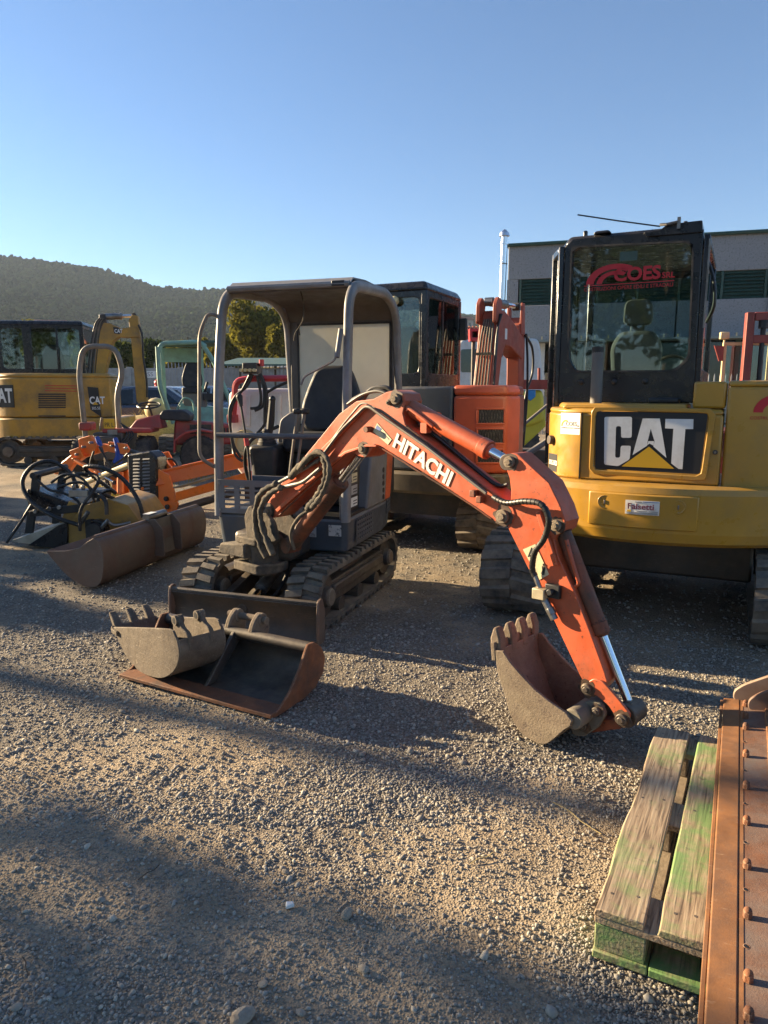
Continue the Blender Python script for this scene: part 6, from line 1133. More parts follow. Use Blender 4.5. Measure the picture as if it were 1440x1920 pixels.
m = MB(V); m.prism(vq([(164, 725), (184, 727), (190, 782), (170, 768)], .03), .02, .03); lp = m.build('logo_panel', M['stickblack'], hl)
x, z = V.Y(168, 757, .015); text('CAT', .19, V, (x, .016, z), (1, 0, 0), (0, 0, 1), M['white'], lp, fat=.006, sx=.75, depth=.001); text('305.5E', .075, V, (x + .03, .016, z - .11), (1, 0, 0), (0, 0, 1), M['white'], lp, sx=.8, depth=.001); m = MB(V); m.prism([(x + .05, z - .02), (x + .16, z - .02), (x + .105, z + .04)], .013, .0145); m.build('logo_triangle', M['yelprint'], lp)
x, z = V.Y(84, 726, .02); text('NOLEGGIO EDILE SRL', .055, V, (x, .025, z), (1, 0, 0), (0, 0, 1), M['redprint'], hl, depth=.001) if False else None
for k in range(3): m = MB(V); q = vq([(84, 722 + k * 5), (144, 723 + k * 5), (144, 724.2 + k * 5), (84, 723.2 + k * 5)], .02); m.prism(q, .022, .0305); m.build('print_line', M['redprint'], hl)
f0, f1 = Vector((-.40, .24)), Vector((.0, .045)); e_ = (f1 - f0).normalized(); n_ = Vector((e_.y, -e_.x))
def q3(t, z, o): p_ = f0 + e_ * t + n_ * o; return (p_.x, p_.y, z)
m = MB(V); m.hexa([q3(.0, 1.12, .012), q3(.40, 1.12, .012), q3(.40, 1.12, .02), q3(.0, 1.12, .02)], [q3(.0, 1.54, .012), q3(.40, 1.54, .012), q3(.40, 1.54, .02), q3(.0, 1.54, .02)]); lp2 = m.build('logo_panel', M['stickblack'], hl); text('CAT', .36, V, q3(-.16, 1.22, .024), (e_.x, e_.y, 0), (0, 0, 1), M['white'], lp2, fat=.012, sx=.75, depth=.001)
simple_cab(fe, V, -.55, 1.08, .78, 1.75, 1.72, 2.70, 1.86, seatm='greyseat')
for (a, b) in ((-.06, .10), (.56, .60)): m = MB(V); m.box(a, b, .765, .80, 1.74, 2.69); m.build('cab_pillar', M['black'], fe, bevel=.01)
Bv = Fr(V(0, .55, 0)[:], 7)
def lq(L, y=0): return [Bv.Y(u, v, y) for u, v in L]
m = MB(Bv); m.prism(lq([(163, 760), (172, 690), (186, 622), (194, 605), (206, 606), (228, 616), (250, 612), (262, 622), (262, 632), (245, 633), (222, 632), (212, 640), (206, 655), (197, 700), (188, 760)], -.1), -.1, .1); bmv = m.build('boom', M['catdull'], fe, bevel=.012)
m = MB(Bv); m.prism(lq([(241, 600), (248, 590), (258, 592), (264, 640), (270, 700), (276, 755), (268, 768), (256, 752), (246, 640)], -.08), -.08, .08); stv = m.build('stick', M['catdull'], fe, bevel=.01)
a, b = lq([(192, 594), (252, 592)]); ram(fe, Bv, (a[0], 0, a[1]), (b[0], 0, b[1]), .62, .06, .03, 'steel', name='arm_cylinder')
m = MB(Bv); m.prism(lq([(184, 615), (186, 590), (196, 588), (200, 606)], -.1), -.09, .09); m.build('boom_lug', M['darkmetal'], bmv, bevel=.01)
for k in range(5): 
    P_ = lq([(164 + k * 3.4, 735), (172 + k * 3.2, 660), (181 + k * 2.6, 612), (190 + k * 2, 598)]); hose(fe, Bv, [(x_, -.13 + .01 * k, z_) for x_, z_ in P_], .014, 'pipe' if k % 2 else 'hose', 'boom_pipe')
P_ = lq([(262, 610), (269, 630), (271, 670), (277, 710), (278, 745)]); hose(fe, Bv, [(x_, -.12, z_) for x_, z_ in P_], .02)
m = MB(Bv); m.prism(lq([(212, 613), (222, 614), (228, 622), (224, 627), (214, 625)], -.1), -.106, -.1005); bl_ = m.build('boom_decal', M['stickblack'], bmv); x, z = lq([(215, 624)], -.1)[0]; text('CAT', .1, Bv, (x, -.109, z), (1, 0, 0), (0, 0, 1), M['white'], bl_, sx=.75, fat=.003, depth=.001)

# ================================================================ RED ARTICULATED TRACTOR
p = on_y(207, 735, 12.3); T = Fr((p.x, 12.3, rise(12.3)), 4)
rt = thing('tractor', T, 'old red articulated tractor with grey roll bar behind the orange mower', 'tractor')
def wheel(root, F, x, y, r, w, axis='x', rimr=.5):
    m = MB(F); m.lathe([(-w * .4, r * .55), (-w * .5, r * .75), (-w * .46, r * .93), (-w * .3, r), (w * .3, r), (w * .46, r * .93), (w * .5, r * .75), (w * .4, r * .55)], (x, y, r), axis, 32)
    for k in range(26):
        for s_ in (-1, 1):
            a = 2 * math.pi * (k + .5 * (s_ > 0)) / 26; c, sn = math.cos(a), math.sin(a); t0, t1 = (.02, w * .46) if s_ > 0 else (-w * .46, -.02)
            def W_(t, rad, da): aa = a + da; return (x + t, y + rad * math.cos(aa), r + rad * math.sin(aa)) if axis == 'x' else (x + rad * math.cos(aa), y + t, r + rad * math.sin(aa))
            m.hexa([W_(t0, r * .97, -.04), W_(t1, r * .93, .03), W_(t1, r * .93, .10), W_(t0, r * .97, .04)], [W_(t0, r * 1.03, -.03), W_(t1, r * .98, .04), W_(t1, r * .98, .09), W_(t0, r * 1.03, .03)])
    tw = m.build('wheel', M['tyre'], root, ang=40); m = MB(F); m.lathe([(-w * .38, r * .2), (-w * .3, r * .52), (-w * .4, r * .58), (w * .4, r * .58), (w * .3, r * .52), (w * .38, r * .2)], (x, y, r), axis, 24); m.build('rim', M['rim'], tw)
for x in (-.50, .56): wheel(rt, T, x, 0, .34, .27)
T2 = Fr(T(.95, .55, 0)[:], -38)
T3 = Fr(T(1.42, .2, 0)[:], 12)
wheel(rt, T3, .02, -.25, .34, .27, 'y'); wheel(rt, T3, .02, .75, .34, .27, 'y')
m = MB(T); m.tube(fillet([(-.42, -.12, .55), (-.46, -.12, 1.75), (-.36, -.12, 2.18), (.16, -.12, 2.18), (.27, -.12, 1.75), (.14, -.12, 1.4), (.14, -.12, .55)], .18, 6), .045, 10); m.build('roll_bar', mat('grey_worn_tube', (.20, .19, .17), .5, .3, dirt=(.14, .1, .06), damt=.4), rt)
m = MB(T); m.box(-.5, -.3, -.22, .1, .78, .92); m.box(-.1, .72, -.28, .3, .74, .82); m.build('rear_fender', M['red'], rt, bevel=.03)
m = MB(T); m.box(-.25, .25, -.3, .6, .35, .75); m.box(-.2, .2, -.5, -.3, .3, .7); m.build('gearbox', M['darkmetal'], rt, bevel=.03)
m = MB(T); c_ = T.Z(266, 775, 1.15); cx, cy = .62, .05; P = [(cx + .19 * math.cos(k * math.pi / 10), cy + .19 * math.sin(k * math.pi / 10), 1.20 + .05 * math.sin(k * math.pi / 10)) for k in range(21)]; m.tube(P, .016, 6, cap=False); m.tube([(cx, cy, 1.2), (cx + .08, cy + .1, .8)], .02, 6); m.tube([(cx - .19, cy, 1.2), (cx + .19, cy, 1.2)], .012, 6); m.build('steering_wheel', M['plastic'], rt)
m = MB(T); m.hexa([(.28, -.05, .8), (.85, -.05, .8), (.85, .4, .8), (.28, .4, .8)], [(.40, .0, .96), (.80, .0, 1.05), (.80, .35, 1.05), (.40, .35, .96)]); m.build('dash_cowl', M['red'], rt, bevel=.03)
m = MB(T); m.prism(rounded([(.80, .95), (1.30, .92), (1.32, 1.04), (1.2, 1.12), (.86, 1.12), (.8, 1.05)], .04), .0, .42); m.build('seat_cushion', M['seat'], rt, bevel=.03)
m = MB(T3); m.hexa([(-.45, .0, .5), (.62, .0, .5), (.62, .5, .5), (-.45, .5, .5)], [(-.40, .02, .95), (.60, .02, .86), (.60, .48, .86), (-.40, .48, .95)]); hdd = m.build('hood', M['red'], rt, bevel=.04)
for k in range(4): m = MB(T3); m.box(.38 + k * .05, .41 + k * .05, -.006, .03, .66, .80); m.build('hood_slot', M['stickblack'], hdd)
m = MB(T3); m.box(-.15, .22, -.006, .0, .70, .86); m.build('side_grille', M['plastic'], hdd)
m = MB(T3); pts = [(-.42 + 0, .40), (-.40, .62), (-.22, .76), (.05, .80), (.25, .76), (.23, .73), (.04, .765), (-.20, .725), (-.37, .60), (-.39, .40)]; m.prism(pts, -.42, -.10); m.build('front_fender', M['red'], rt, bevel=.008)
m = MB(T); m.box(-.05, .12, -.30, -.26, .82, .98); pl_ = m.build('number_plate', M['yelprint'], rt); text('PR L', .1, T, (-.04, -.304, .85), (1, 0, 0), (0, 0, 1), M['stickblack'], pl_, depth=.001, sx=.8)
m = MB(T); m.tube([(-.15, -.2, .8), (-.1, -.22, 1.0)], .02); m.box(.0, .16, -.3, -.1, .70, .80); m.build('coupling', M['steel'], rt)
for k in range(3): hose(rt, T, [(.2, -.2, .9), (.32 + .05 * k, -.3, .7), (.1, -.4, .5 - .05 * k), (-.1, -.3, .6)], .015)

# ================================================================ MINT GREEN CANOPY MACHINE
p = on_y(345, 735, 15.6); Gm = Fr((p.x, 15.6, rise(15.6)), 12)
gm = thing('site_dumper', Gm, 'small mint green site machine with four-post canopy and black seat', 'machine')
for (x, y) in ((-.5, 0), (.62, 0)):
    m = MB(Gm); m.tube(fillet([(x + (.25 if x < 0 else .55), y, .70), (x, y, 1.5 if x < 0 else 1.5), (x, y, 2.33)] if x < 0 else [(x + .5, y, .75), (x + .05, y, 2.0), (x - .18, y, 2.38)], .15), .05, 8); m.build('canopy_post', M['green'], gm)
m = MB(Gm); m.tube(fillet([(-.5, 0, 2.2), (-.42, 0, 2.40), (.35, 0, 2.44), (.50, 0, 2.35)], .1), .05, 8); m.build('canopy_front_bar', M['green'], gm)
for x in (.35, -.5): m = MB(Gm); m.tube([(x, 1.0, .7), (x, 1.0, 2.36)], .05, 8); m.build('canopy_post', M['green'], gm)
m = MB(Gm); m.hexa([(-.46, .0, 2.40), (.9, .0, 2.44), (.9, 1.1, 2.42), (-.46, 1.1, 2.38)], [(-.46, .0, 2.44), (.9, .0, 2.49), (.9, 1.1, 2.46), (-.46, 1.1, 2.42)]); m.build('canopy_roof', M['shelter'], gm)
m = MB(Gm); m.box(-.46, .34, .97, .99, 2.05, 2.36); m.build('canopy_valance', M['green'], gm)
m = MB(Gm); m.hexa([(-.2, .0, .62), (1.0, .0, .62), (1.0, 1.0, .62), (-.2, 1.0, .62)], [(-.1, .1, 1.15), (.95, .1, 1.0), (.95, .9, 1.0), (-.1, .9, 1.15)]); m.build('body', M['green'], gm, bevel=.03)
m = MB(Gm); m.hexa([(-.02, .1, 1.0), (.46, .1, 1.0), (.46, .6, 1.0), (-.02, .6, 1.0)], [(-.06, .05, 1.38), (.46, .05, 1.38), (.46, .65, 1.38), (-.06, .65, 1.38)]); m.build('seat_box', M['greyp'], gm, bevel=.03)
seat(gm, Gm, .16, .42, 1.45, .42, .55, 'seat', .2)
m = MB(Gm); m.box(.4, .9, .0, .5, 1.2, 1.35); m.tube([(.42, .1, 1.35), (.5, .1, 1.6)], .03); m.build('control_box', M['plastic'], gm, bevel=.02)
for x in (-.55, .75): crawler(gm, Gm, x, x + .3, -.4, 1.3, .22, pitch=.12)
m = MB(Gm); m.tube(fillet([(-.2, -.05, .95), (.0, -.1, 1.28), (.18, -.1, 1.2), (.22, -.1, .8)], .1), .02, 6); m.build('grab_rail', M['green'], gm)
m = MB(Gm); m.ball((-.62, .3, 1.0), .26); m.build('yellow_drum', M['lampw'], gm)

# ================================================================ WHITE SPRAYER WITH RED FRAME, behind the canopy
p = on_y(490, 735, 8.9); SP = Fr((p.x, 8.9, rise(8.9)), -10)
sp2 = thing('sprayer', SP, 'white tank sprayer with red tube frame and black hoses, seen through the canopy', 'sprayer')
def sw_(u, v, y): x, z = SP.Y(u, v, y); return (x, y, z)
m = MB(SP); m.prism(rounded([SP.Y(u, v, 0) for u, v in ((424, 735), (445, 728), (560, 728), (572, 750), (566, 860), (548, 905), (460, 905), (432, 870), (425, 790))], .08, 5), .05, .75); tk_ = m.build('tank', M['white'], sp2, bevel=.05, seg=3)
for (u0, u1) in ((462, 470), (488, 496), (520, 528)): m = MB(SP); m.prism([SP.Y(u, v, .04) for u, v in ((u0, 740), (u1, 740), (u1, 800), (u0, 800))], .02, .05); m.build('tank_rib', M['white'], tk_, bevel=.01)
m = MB(SP); m.tube(fillet([sw_(437, 792, -.08), sw_(440, 745, -.08), sw_(441, 714, -.08), sw_(470, 710, -.08), sw_(560, 709, -.08)], .12), .04, 8); m.build('red_frame', M['brightred'], sp2); m = MB(SP); q = sw_(436, 785, -.08); m.box(q[0] - .05, q[0] + .06, -.14, -.03, q[2] - .05, q[2] + .05); m.build('frame_foot', M['brightred'], sp2, bevel=.006)
m = MB(SP); q = sw_(473, 690, -.1); m.box(q[0] - .09, q[0] + .09, -.2, .0, q[2] - .07, q[2] + .06); vb = m.build('valve_block', M['plastic'], sp2, bevel=.01)
for k in range(4): m = MB(SP); m.cyl((q[0] - .09 + k * .055, -.2, q[2] - .03), (q[0] - .09 + k * .055, -.26, q[2] - .03), .02, n=8); m.build('valve_cap', M['lampw'], vb)
m = MB(SP); m.cyl((q[0] + .12, -.1, q[2] + .02), (q[0] + .12, -.1, q[2] + .10), .03); m.build('red_knob', M['brightred'], vb)
for L_ in ([(470, 700), (455, 730), (436, 760), (432, 800), (440, 850), (455, 865)], [(474, 702), (462, 725), (440, 745), (430, 775), (437, 830), (452, 858)], [(482, 705), (489, 740), (486, 762), (470, 766)], [(486, 702), (495, 730), (493, 760), (478, 770)], [(488, 700), (500, 735), (498, 790), (480, 815)], [(540, 716), (510, 730), (498, 745), (496, 800)]):
    hose(sp2, SP, [sw_(u, v, -.14) for u, v in L_], .018)
m = MB(SP); m.lathe([(0, .17), (-.05, .16), (-.05, .12), (-.02, .11)], (*sw_(460, 830, .04)[:1], .04, sw_(460, 830, .04)[2]), 'y', 20); m.build('tank_port', M['lampw'], sp2)
m = MB(SP); m.box(-.3, .5, .1, .7, .1, .45); m.build('base_frame', M['darkmetal'], sp2)

# ================================================================ RIGHT BACKGROUND: MAST, TANK, VAN
p = on_y(1405, 735, 9.2); FM = Fr((p.x, 9.2, rise(9.2)), -12)
fm = thing('forklift', FM, 'red forklift mast and cab frame behind the large yellow excavator', 'forklift')
def mq(u, v, y=0): x, z = FM.Y(u, v, y); return x, z
x0, zt = mq(1410, 585); 
for x in (x0 - .05, x0 + .62): m = MB(FM); m.box(x, x + .085, 0, .12, .1, zt); um = m.build('mast_upright', M['mast'], fm, bevel=.006); m = MB(FM); m.box(x + .085, x + .10, .02, .10, .1, zt - .1); m.build('mast_channel', M['mast'], um)
for z in (zt - .10, zt - .38): m = MB(FM); m.box(x0 + .05, x0 + .62, .02, .1, z, z + .1); m.build('mast_crossbar', M['mast'], fm, bevel=.006)
m = MB(FM); m.cyl((x0 + .16, .05, .3), (x0 + .16, .05, zt - .12), .03); m.cyl((x0 + .16, .05, zt - .2), (x0 + .16, .05, zt - .1), .06); m.build('lift_chain', M['plastic'], fm)
xa, za = mq(1368, 645)
m = MB(FM); m.box(xa, xa + .04, .3, .36, .2, za); m.box(xa + .55, xa + .59, .3, .36, .2, za); m.box(xa, xa + .59, .3, .36, za, za + .04); m.build('cab_frame', M['lampw'], fm); m = MB(FM); m.box(xa + .04, xa + .55, .32, .33, .6, za); m.build('cab_glass', M['glass'], fm)
m = MB(FM); m.prism([(xa - .12, za), (xa, za - .01), (xa, za - .2), (xa - .05, za - .2)], .27, .30); m.build('lamp_bracket', M['mast'], fm)
m = MB(FM); m.box(xa - .06, xa + .05, .24, .32, za + .08, za + .17); m.cyl((xa, .28, za), (xa, .28, za + .08), .012); m.build('work_lamp', M['lampw'], fm, bevel=.01)
m = MB(FM); m.box(x0 - .3, x0 + 1.0, .4, 1.6, .3, .95); m.build('body', M['mast'], fm, bevel=.03)
p = on_y(1000, 735, 11.5); YT = Fr((p.x, 11.5, rise(11.5)), -8)
yt = thing('spray_tank', YT, 'yellow spray tank with blue lid between the orange and the large yellow excavator', 'tank')
def yq(u, v, y=0): return YT.Y(u, v, y)
m = MB(YT); m.prism(rounded([yq(u, v) for u, v in ((976, 732), (1016, 731), (1020, 745), (1020, 790), (990, 800), (974, 795), (972, 745))], .06, 4), .0, .6); tkk = m.build('tank', M['yellowgreen'], yt, bevel=.05, seg=3)
m = MB(YT); m.prism(rounded([yq(u, v) for u, v in ((984, 731), (1004, 731), (1004, 744), (994, 752), (985, 744))], .02), -.03, .2); m.build('lid', M['bluelid'], tkk, bevel=.02)
m = MB(YT); m.prism([yq(u, v) for u, v in ((966, 800), (1024, 760), (1024, 800), (970, 850))], .1, .3); m.build('lower_body', M['yellowgreen'], yt, bevel=.02)
m = MB(YT); x, z = yq(985, 820); m.tube([(*yq(960, 868)[:1], -.2, yq(960, 868)[1]), (yq(1028, 822)[0], -.2, yq(1028, 822)[1])], .05, 8); m.tube([(yq(975, 800)[0], -.15, yq(975, 800)[1]), (yq(1030, 755)[0], -.15, yq(1030, 755)[1])], .025, 8); m.build('boom_tube', M['greyp'], yt)
m = MB(YT); m.prism([yq(u, v) for u, v in ((968, 712), (1030, 712), (1030, 730), (968, 730))], -.05, .1); m.prism([yq(u, v) for u, v in ((1008, 690), (1013, 690), (1013, 730), (1008, 730))], -.05, .0); m.build('frame_beam', M['mast'], yt, bevel=.01)
m = MB(YT); m.box(-.3, .4, .1, .6, .0, .5); m.build('skid', M['darkmetal'], yt)
p = on_y(880, 735, 15.5); VN = Fr((p.x, 15.5, rise(15.5)), 5)
vn = thing('van', VN, 'pale van with large window behind the red excavator boom', 'van')
def nq(u, v, y=0): return VN.Y(u, v, y)
m = MB(VN); m.prism(rounded([nq(u, v) for u, v in ((858, 648), (866, 637), (1010, 634), (1016, 660), (1018, 800), (858, 800))], .12), .0, 1.7); vb_ = m.build('body', M['vanw'], vn, bevel=.05)
m = MB(VN); m.prism(rounded([nq(u, v) for u, v in ((864, 655), (900, 654), (900, 698), (864, 698))], .05), -.006, .004); m.build('window', M['glassdk'], vn)
for u in (875, 985): wheel(vn, VN, nq(u, 800)[0], .05, .32, .2, 'y')
p = on_y(890, 628, 11.0); RBx = Fr((p.x, 11.0, rise(11)), 0)
bk2 = thing('beacon_box', RBx, 'small red box on a post left of the red boom', 'box')
x, z = RBx.Y(880, 640, 0); x1, z1 = RBx.Y(898, 617, 0)
m = MB(RBx); ringplate(m, [(x, z), (x1, z), (x1 + .01, z1), (x - .01, z1)], [(x + .03, z + .05), (x1 - .03, z + .05), (x1 - .03, z1 - .04), (x + .03, z1 - .04)], -.1, .1); m.build('box_rim', M['brightred'], bk2); m = MB(RBx); m.box(x, x1, .08, .1, z, z1); m.build('box_back', M['plastic'], bk2); m = MB(RBx); m.tube([((x + x1) / 2, .05, 0), ((x + x1) / 2, .05, z)], .03, 8); m.build('post', M['darkmetal'], bk2)

# ================================================================ WORKSHOP BUILDING
BG = Fr((on_y(945, 735, 30).x, 30, rise(30)), -16)
bd_ = thing('workshop_building', BG, 'long grey pebble-faced workshop with dark green louvred window bands', 'building')
pebble = mat('pebble_panel', (.205, .212, .225), .95, var=.05, scale=1.5, chip=(.10, .10, .105), camt=.5, cscale=15, dirt=(.33, .33, .34), damt=.5, dscale=30, bump=.6, bscale=30)
def zb(v, u=950): return BG.Y(u, v, 0)[1]
BLn = 26.0; zs_ = dict(top=zb(462), l1=zb(525), l0=zb(574), p0=zb(640), w1=zb(646), w0=zb(712))
for k in range(4):
    a, b = k * 6.5 + .03, (k + 1) * 6.5 - .03
    for (z0, z1) in ((zs_['l1'], zs_['top']), (zs_['p0'], zs_['l0'])): m = MB(BG); m.box(a, b, 0, .3, z0, z1); m.build('wall_panel', pebble, bd_, bevel=.02)
m = MB(BG); m.box(-.05, BLn, -.05, 12, zs_['top'], zs_['top'] + .10); m.build('roof_edge', M['dkgreen'], bd_)
m = MB(BG); m.box(-.02, BLn - .02, .45, 12, 0, zs_['top'] - .02); m.build('inner_volume', flat('dim_interior', (.03, .033, .033), .8), bd_)
m = MB(BG); m.box(.0, .35, .0, .42, 0, zs_['top'] - .01) if False else m.box(.0, .45, .01, .42, zs_['l0'], zs_['l1']); m.build('corner_panel', pebble, bd_)
for k in range(8):
    z = zs_['l0'] + (zs_['l1'] - zs_['l0']) * (k + .15) / 8; m = MB(BG); m.hexa([(.5, .02, z), (BLn, .02, z), (BLn, .05, z), (.5, .05, z)], [(.5, .16, z + .14), (BLn, .16, z + .14), (BLn, .19, z + .14), (.5, .19, z + .14)]); m.build('louvre_slat', M['dkgreen'], bd_)
for k in range(18): x = .5 + k * 1.5; m = MB(BG); m.box(x, x + .08, .0, .2, zs_['l0'], zs_['l1']); m.build('louvre_post', M['dkgreen'], bd_)
m = MB(BG); m.box(-.02, BLn, -.9, .0, zs_['p0'] - .10, zs_['p0'] - .02); cn = m.build('awning', mat('grey_green_awning', (.22, .25, .23), .6), bd_)
for k in range(52): x = k * .5; m = MB(BG); m.box(x, x + .05, -.92, -.90, zs_['p0'] - .02, zs_['p0'] + .10); m.build('awning_rib', M['lampw'], cn)
m = MB(BG); m.box(0, BLn, .25, .35, .0, 1.0); m.build('plinth', M['concrete'], bd_)
for k in range(9):
    x = .3 + k * 2.8; m = MB(BG); m.box(x, x + .16, .05, .3, 1.0, zs_['p0'] - .1); m.build('window_mullion', M['dkgreen'], bd_)
    m = MB(BG); m.box(x + .17, x + 2.79, .2, .21, 1.0, zs_['p0'] - .12); m.build('shop_window', M['glassdk'], bd_)
m = MB(BG); m.box(.5, 1.6, .02, .06, .2, 3.2); m.build('white_door', M['white'], bd_)
p = on_y(938, 735, 28.3); CH = Fr((p.x, 28.3, rise(28)), 0); zt = CH.Y(941, 430, 0)[1]
ch = thing('flue_pipe', CH, 'tall shiny steel flue with conical cap at the workshop corner', 'chimney')
m = MB(CH); m.tube([(-.08, 0, 0), (0, 0, zt - .55)], .125, 16); m.cyl((0, 0, zt - .55), (0, 0, zt - .5), .16); fl = m.build('flue', flat('stainless', (.75, .76, .78), .25, 1.0), ch); m = MB(CH); m.cyl((0, 0, zt - .5), (0, 0, zt - .2), .11); m.cyl((0, 0, zt - .25), (0, 0, zt - .12), .20, .17); m.cyl((0, 0, zt - .12), (0, 0, zt), .17, .03); m.build('cap', flat('stainless_cap', (.7, .71, .73), .3, 1.0), ch)
for z in (2.5, 4.5, 6.0): m = MB(CH); m.cyl((0, 0, z), (0, 0, z + .05), .135); m.build('band', M['steel'], ch)
for k in range(4):
    x = 6.5 * k + 3.2; m = MB(BG); m.tube([(x, -.08, 0), (x, -.08, zs_['top'])], .06, 8); m.build('downpipe', M['galv'], bd_)
m = MB(BG); m.tube([(0, -.10, zs_['top'] + .02), (BLn, -.10, zs_['top'] + .02)], .07, 8); m.build('gutter', M['dkgreen'], bd_)
# far tiled house
HS = Fr((on_y(885, 735, 75).x, 75, 1.0), 10); hs = thing('house', HS, 'distant house with terracotta tiled roof beside the red boom', 'house')
zt = HS.Y(880, 607, 0)[1]; ze = HS.Y(880, 640, 0)[1]
m = MB(HS); m.box(-4, 5, .5, 7, 0, ze); m.build('wall', M['vanw'], hs)
m = MB(HS); m.prism([(0, ze), (3.5, zt), (7, ze), (7, ze - .15), (0, ze - .15)], -4.4, 5.4, 'x'); rf_ = m.build('roof', M['tilered'], hs)
for k in range(24): m = MB(HS); x = -4.2 + k * .4; m.tube([(x, -.05, ze + .05), (x, 3.5, zt + .05)], .09, 6); m.build('tile_row', M['tilered'], rf_)
for x in (-2.5, .5, 3): m = MB(HS); m.box(x, x + .8, .47, .55, 1.2, 2.5); m.build('window', M['glassdk'], hs)
# pale ruin-like house high on the slope
for (u, v, Y, w, h, lab) in ((92, 608, 230, 4.5, 3.2, 'small pink-grey farmhouse at the foot of the hillside'), (875, 600, 300, 3.0, 6, 'small cream tower house on the wooded slope')):
    p = on_y(u, v, Y); hf = Fr((p.x, Y, p.z - h - 6), 15); h2 = thing('farmhouse', hf, lab, 'house'); m = MB(hf); m.box(-w, w, 0, 5, 0, h + 6); m.build('wall', mat('pale_render', (.42, .34, .28), .9), h2); m = MB(hf); m.prism([(-.4, h + 6), (2.5, h + 7.6), (5.4, h + 6)], -w - .4, w + .4, 'x'); m.build('roof', M['tilered'], h2)
    for k in (-.5, .3): m = MB(hf); m.box(k * w, k * w + .9, -.05, .05, h + 3.5, h + 5); m.build('window', M['glassdk'], h2)

# ================================================================ FENCE, BOUNDARY WALL, CARS, SHELTER
p0 = on_y(120, 735, 31); FN = Fr((p0.x - 6, 31, rise(31)), 1)
fn = thing('boundary_wall', FN, 'long grey concrete panel wall behind the parked cars', 'wall')
zt = on_y(220, 690, 31).z - rise(31)
for k in range(9): m = MB(FN); m.box(k * 2.2 + .01, k * 2.2 + 2.19, 0, .12, 0, zt); m.build('wall_panel', M['concrete'], fn, bevel=.01)
for k in range(10): m = MB(FN); m.box(k * 2.2 - .1, k * 2.2 + .1, -.05, .17, 0, zt + .05); m.build('wall_post', M['concrete'], fn, bevel=.01)
def fence(x0, x1, Y, h, label, pitch=.13, yaw=0):
    F_ = Fr((x0, Y, rise(Y)), yaw); f = thing('bar_fence', F_, label, 'fence', 'upright bar fences'); n = int((x1 - x0) / pitch)
    for z in (.25, h - .2): m = MB(F_); m.box(0, x1 - x0, -.02, .02, z, z + .05); m.build('rail', M['galv'], f)
    me = None
    for k in range(n):
        if me is None: m = MB(F_); m.box(-.015, .015, -.015, .015, 0, h); m.hexa([(-.015, -.015, h), (.015, -.015, h), (.015, .015, h), (-.015, .015, h)], [(-.002, -.002, h + .08), (.002, -.002, h + .08), (.002, .002, h + .08), (-.002, .002, h + .08)]); o = m.build('bar', M['galv'], f); me = o
        else: o = me.copy(); COL.objects.link(o); o.parent = f
        o.location.x = k * pitch
fence(on_y(292, 735, 27).x, on_y(575, 735, 27).x, 27, 2.25, 'upright bar fence behind the mint green machine')
fence(on_y(1000, 735, 22).x, on_y(1400, 735, 22).x, 22, 1.75, 'upright bar fence in front of the workshop windows', .16, -6)
fence(on_y(740, 735, 24).x, on_y(960, 735, 24).x, 24, 1.9, 'upright bar fence seen through the orange excavator cab', .15)
SG = Fr((on_y(282, 735, 26.8).x, 26.8, rise(26.8)), 0); sg = thing('notice_board', SG, 'white notice with blue lettering hung on the fence near the wall end', 'sign'); m = MB(SG); zz = SG.Y(283, 702, 0)[1]; m.box(-.35, .35, 0, .02, zz - .12, zz + .12); m.build('board', M['white'], sg); text('OSS', .22, SG, (-.28, -.002, zz - .07), (1, 0, 0), (0, 0, 1), M['greyprint'], sg, sx=1.1); m = MB(SG); m.box(-.03, .03, .02, .06, 0, zz); m.build('post', M['galv'], sg)
SG2 = Fr((on_y(301, 735, 26.8).x, 26.8, rise(26.8)), 0); s2 = thing('warning_sign', SG2, 'small red and white sign on the fence beside the mint canopy', 'sign'); m = MB(SG2); m.box(-.14, .14, 0, .02, zz - .12, zz + .10); m.build('board', M['white'], s2); m = MB(SG2); m.box(-.12, .12, -.004, -.001, zz - .04, zz + .08); m.build('red_panel', M['redprint'], s2); m = MB(SG2); m.box(-.02, .02, .02, .05, 0, zz); m.build('post', M['galv'], s2)
FE = Fr((on_y(297, 735, 25).x, 25, rise(25)), 0); f2 = thing('hydrant', FE, 'red standpipe hydrant near the fence', 'hydrant'); zz = FE.Y(297, 718, 0)[1]; m = MB(FE); m.cyl((0, 0, 0), (0, 0, zz), .11, n=14); m.ball((0, 0, zz), .13); m.cyl((-.2, 0, zz * .7), (.2, 0, zz * .7), .06); m.build('body', M['brightred'], f2)
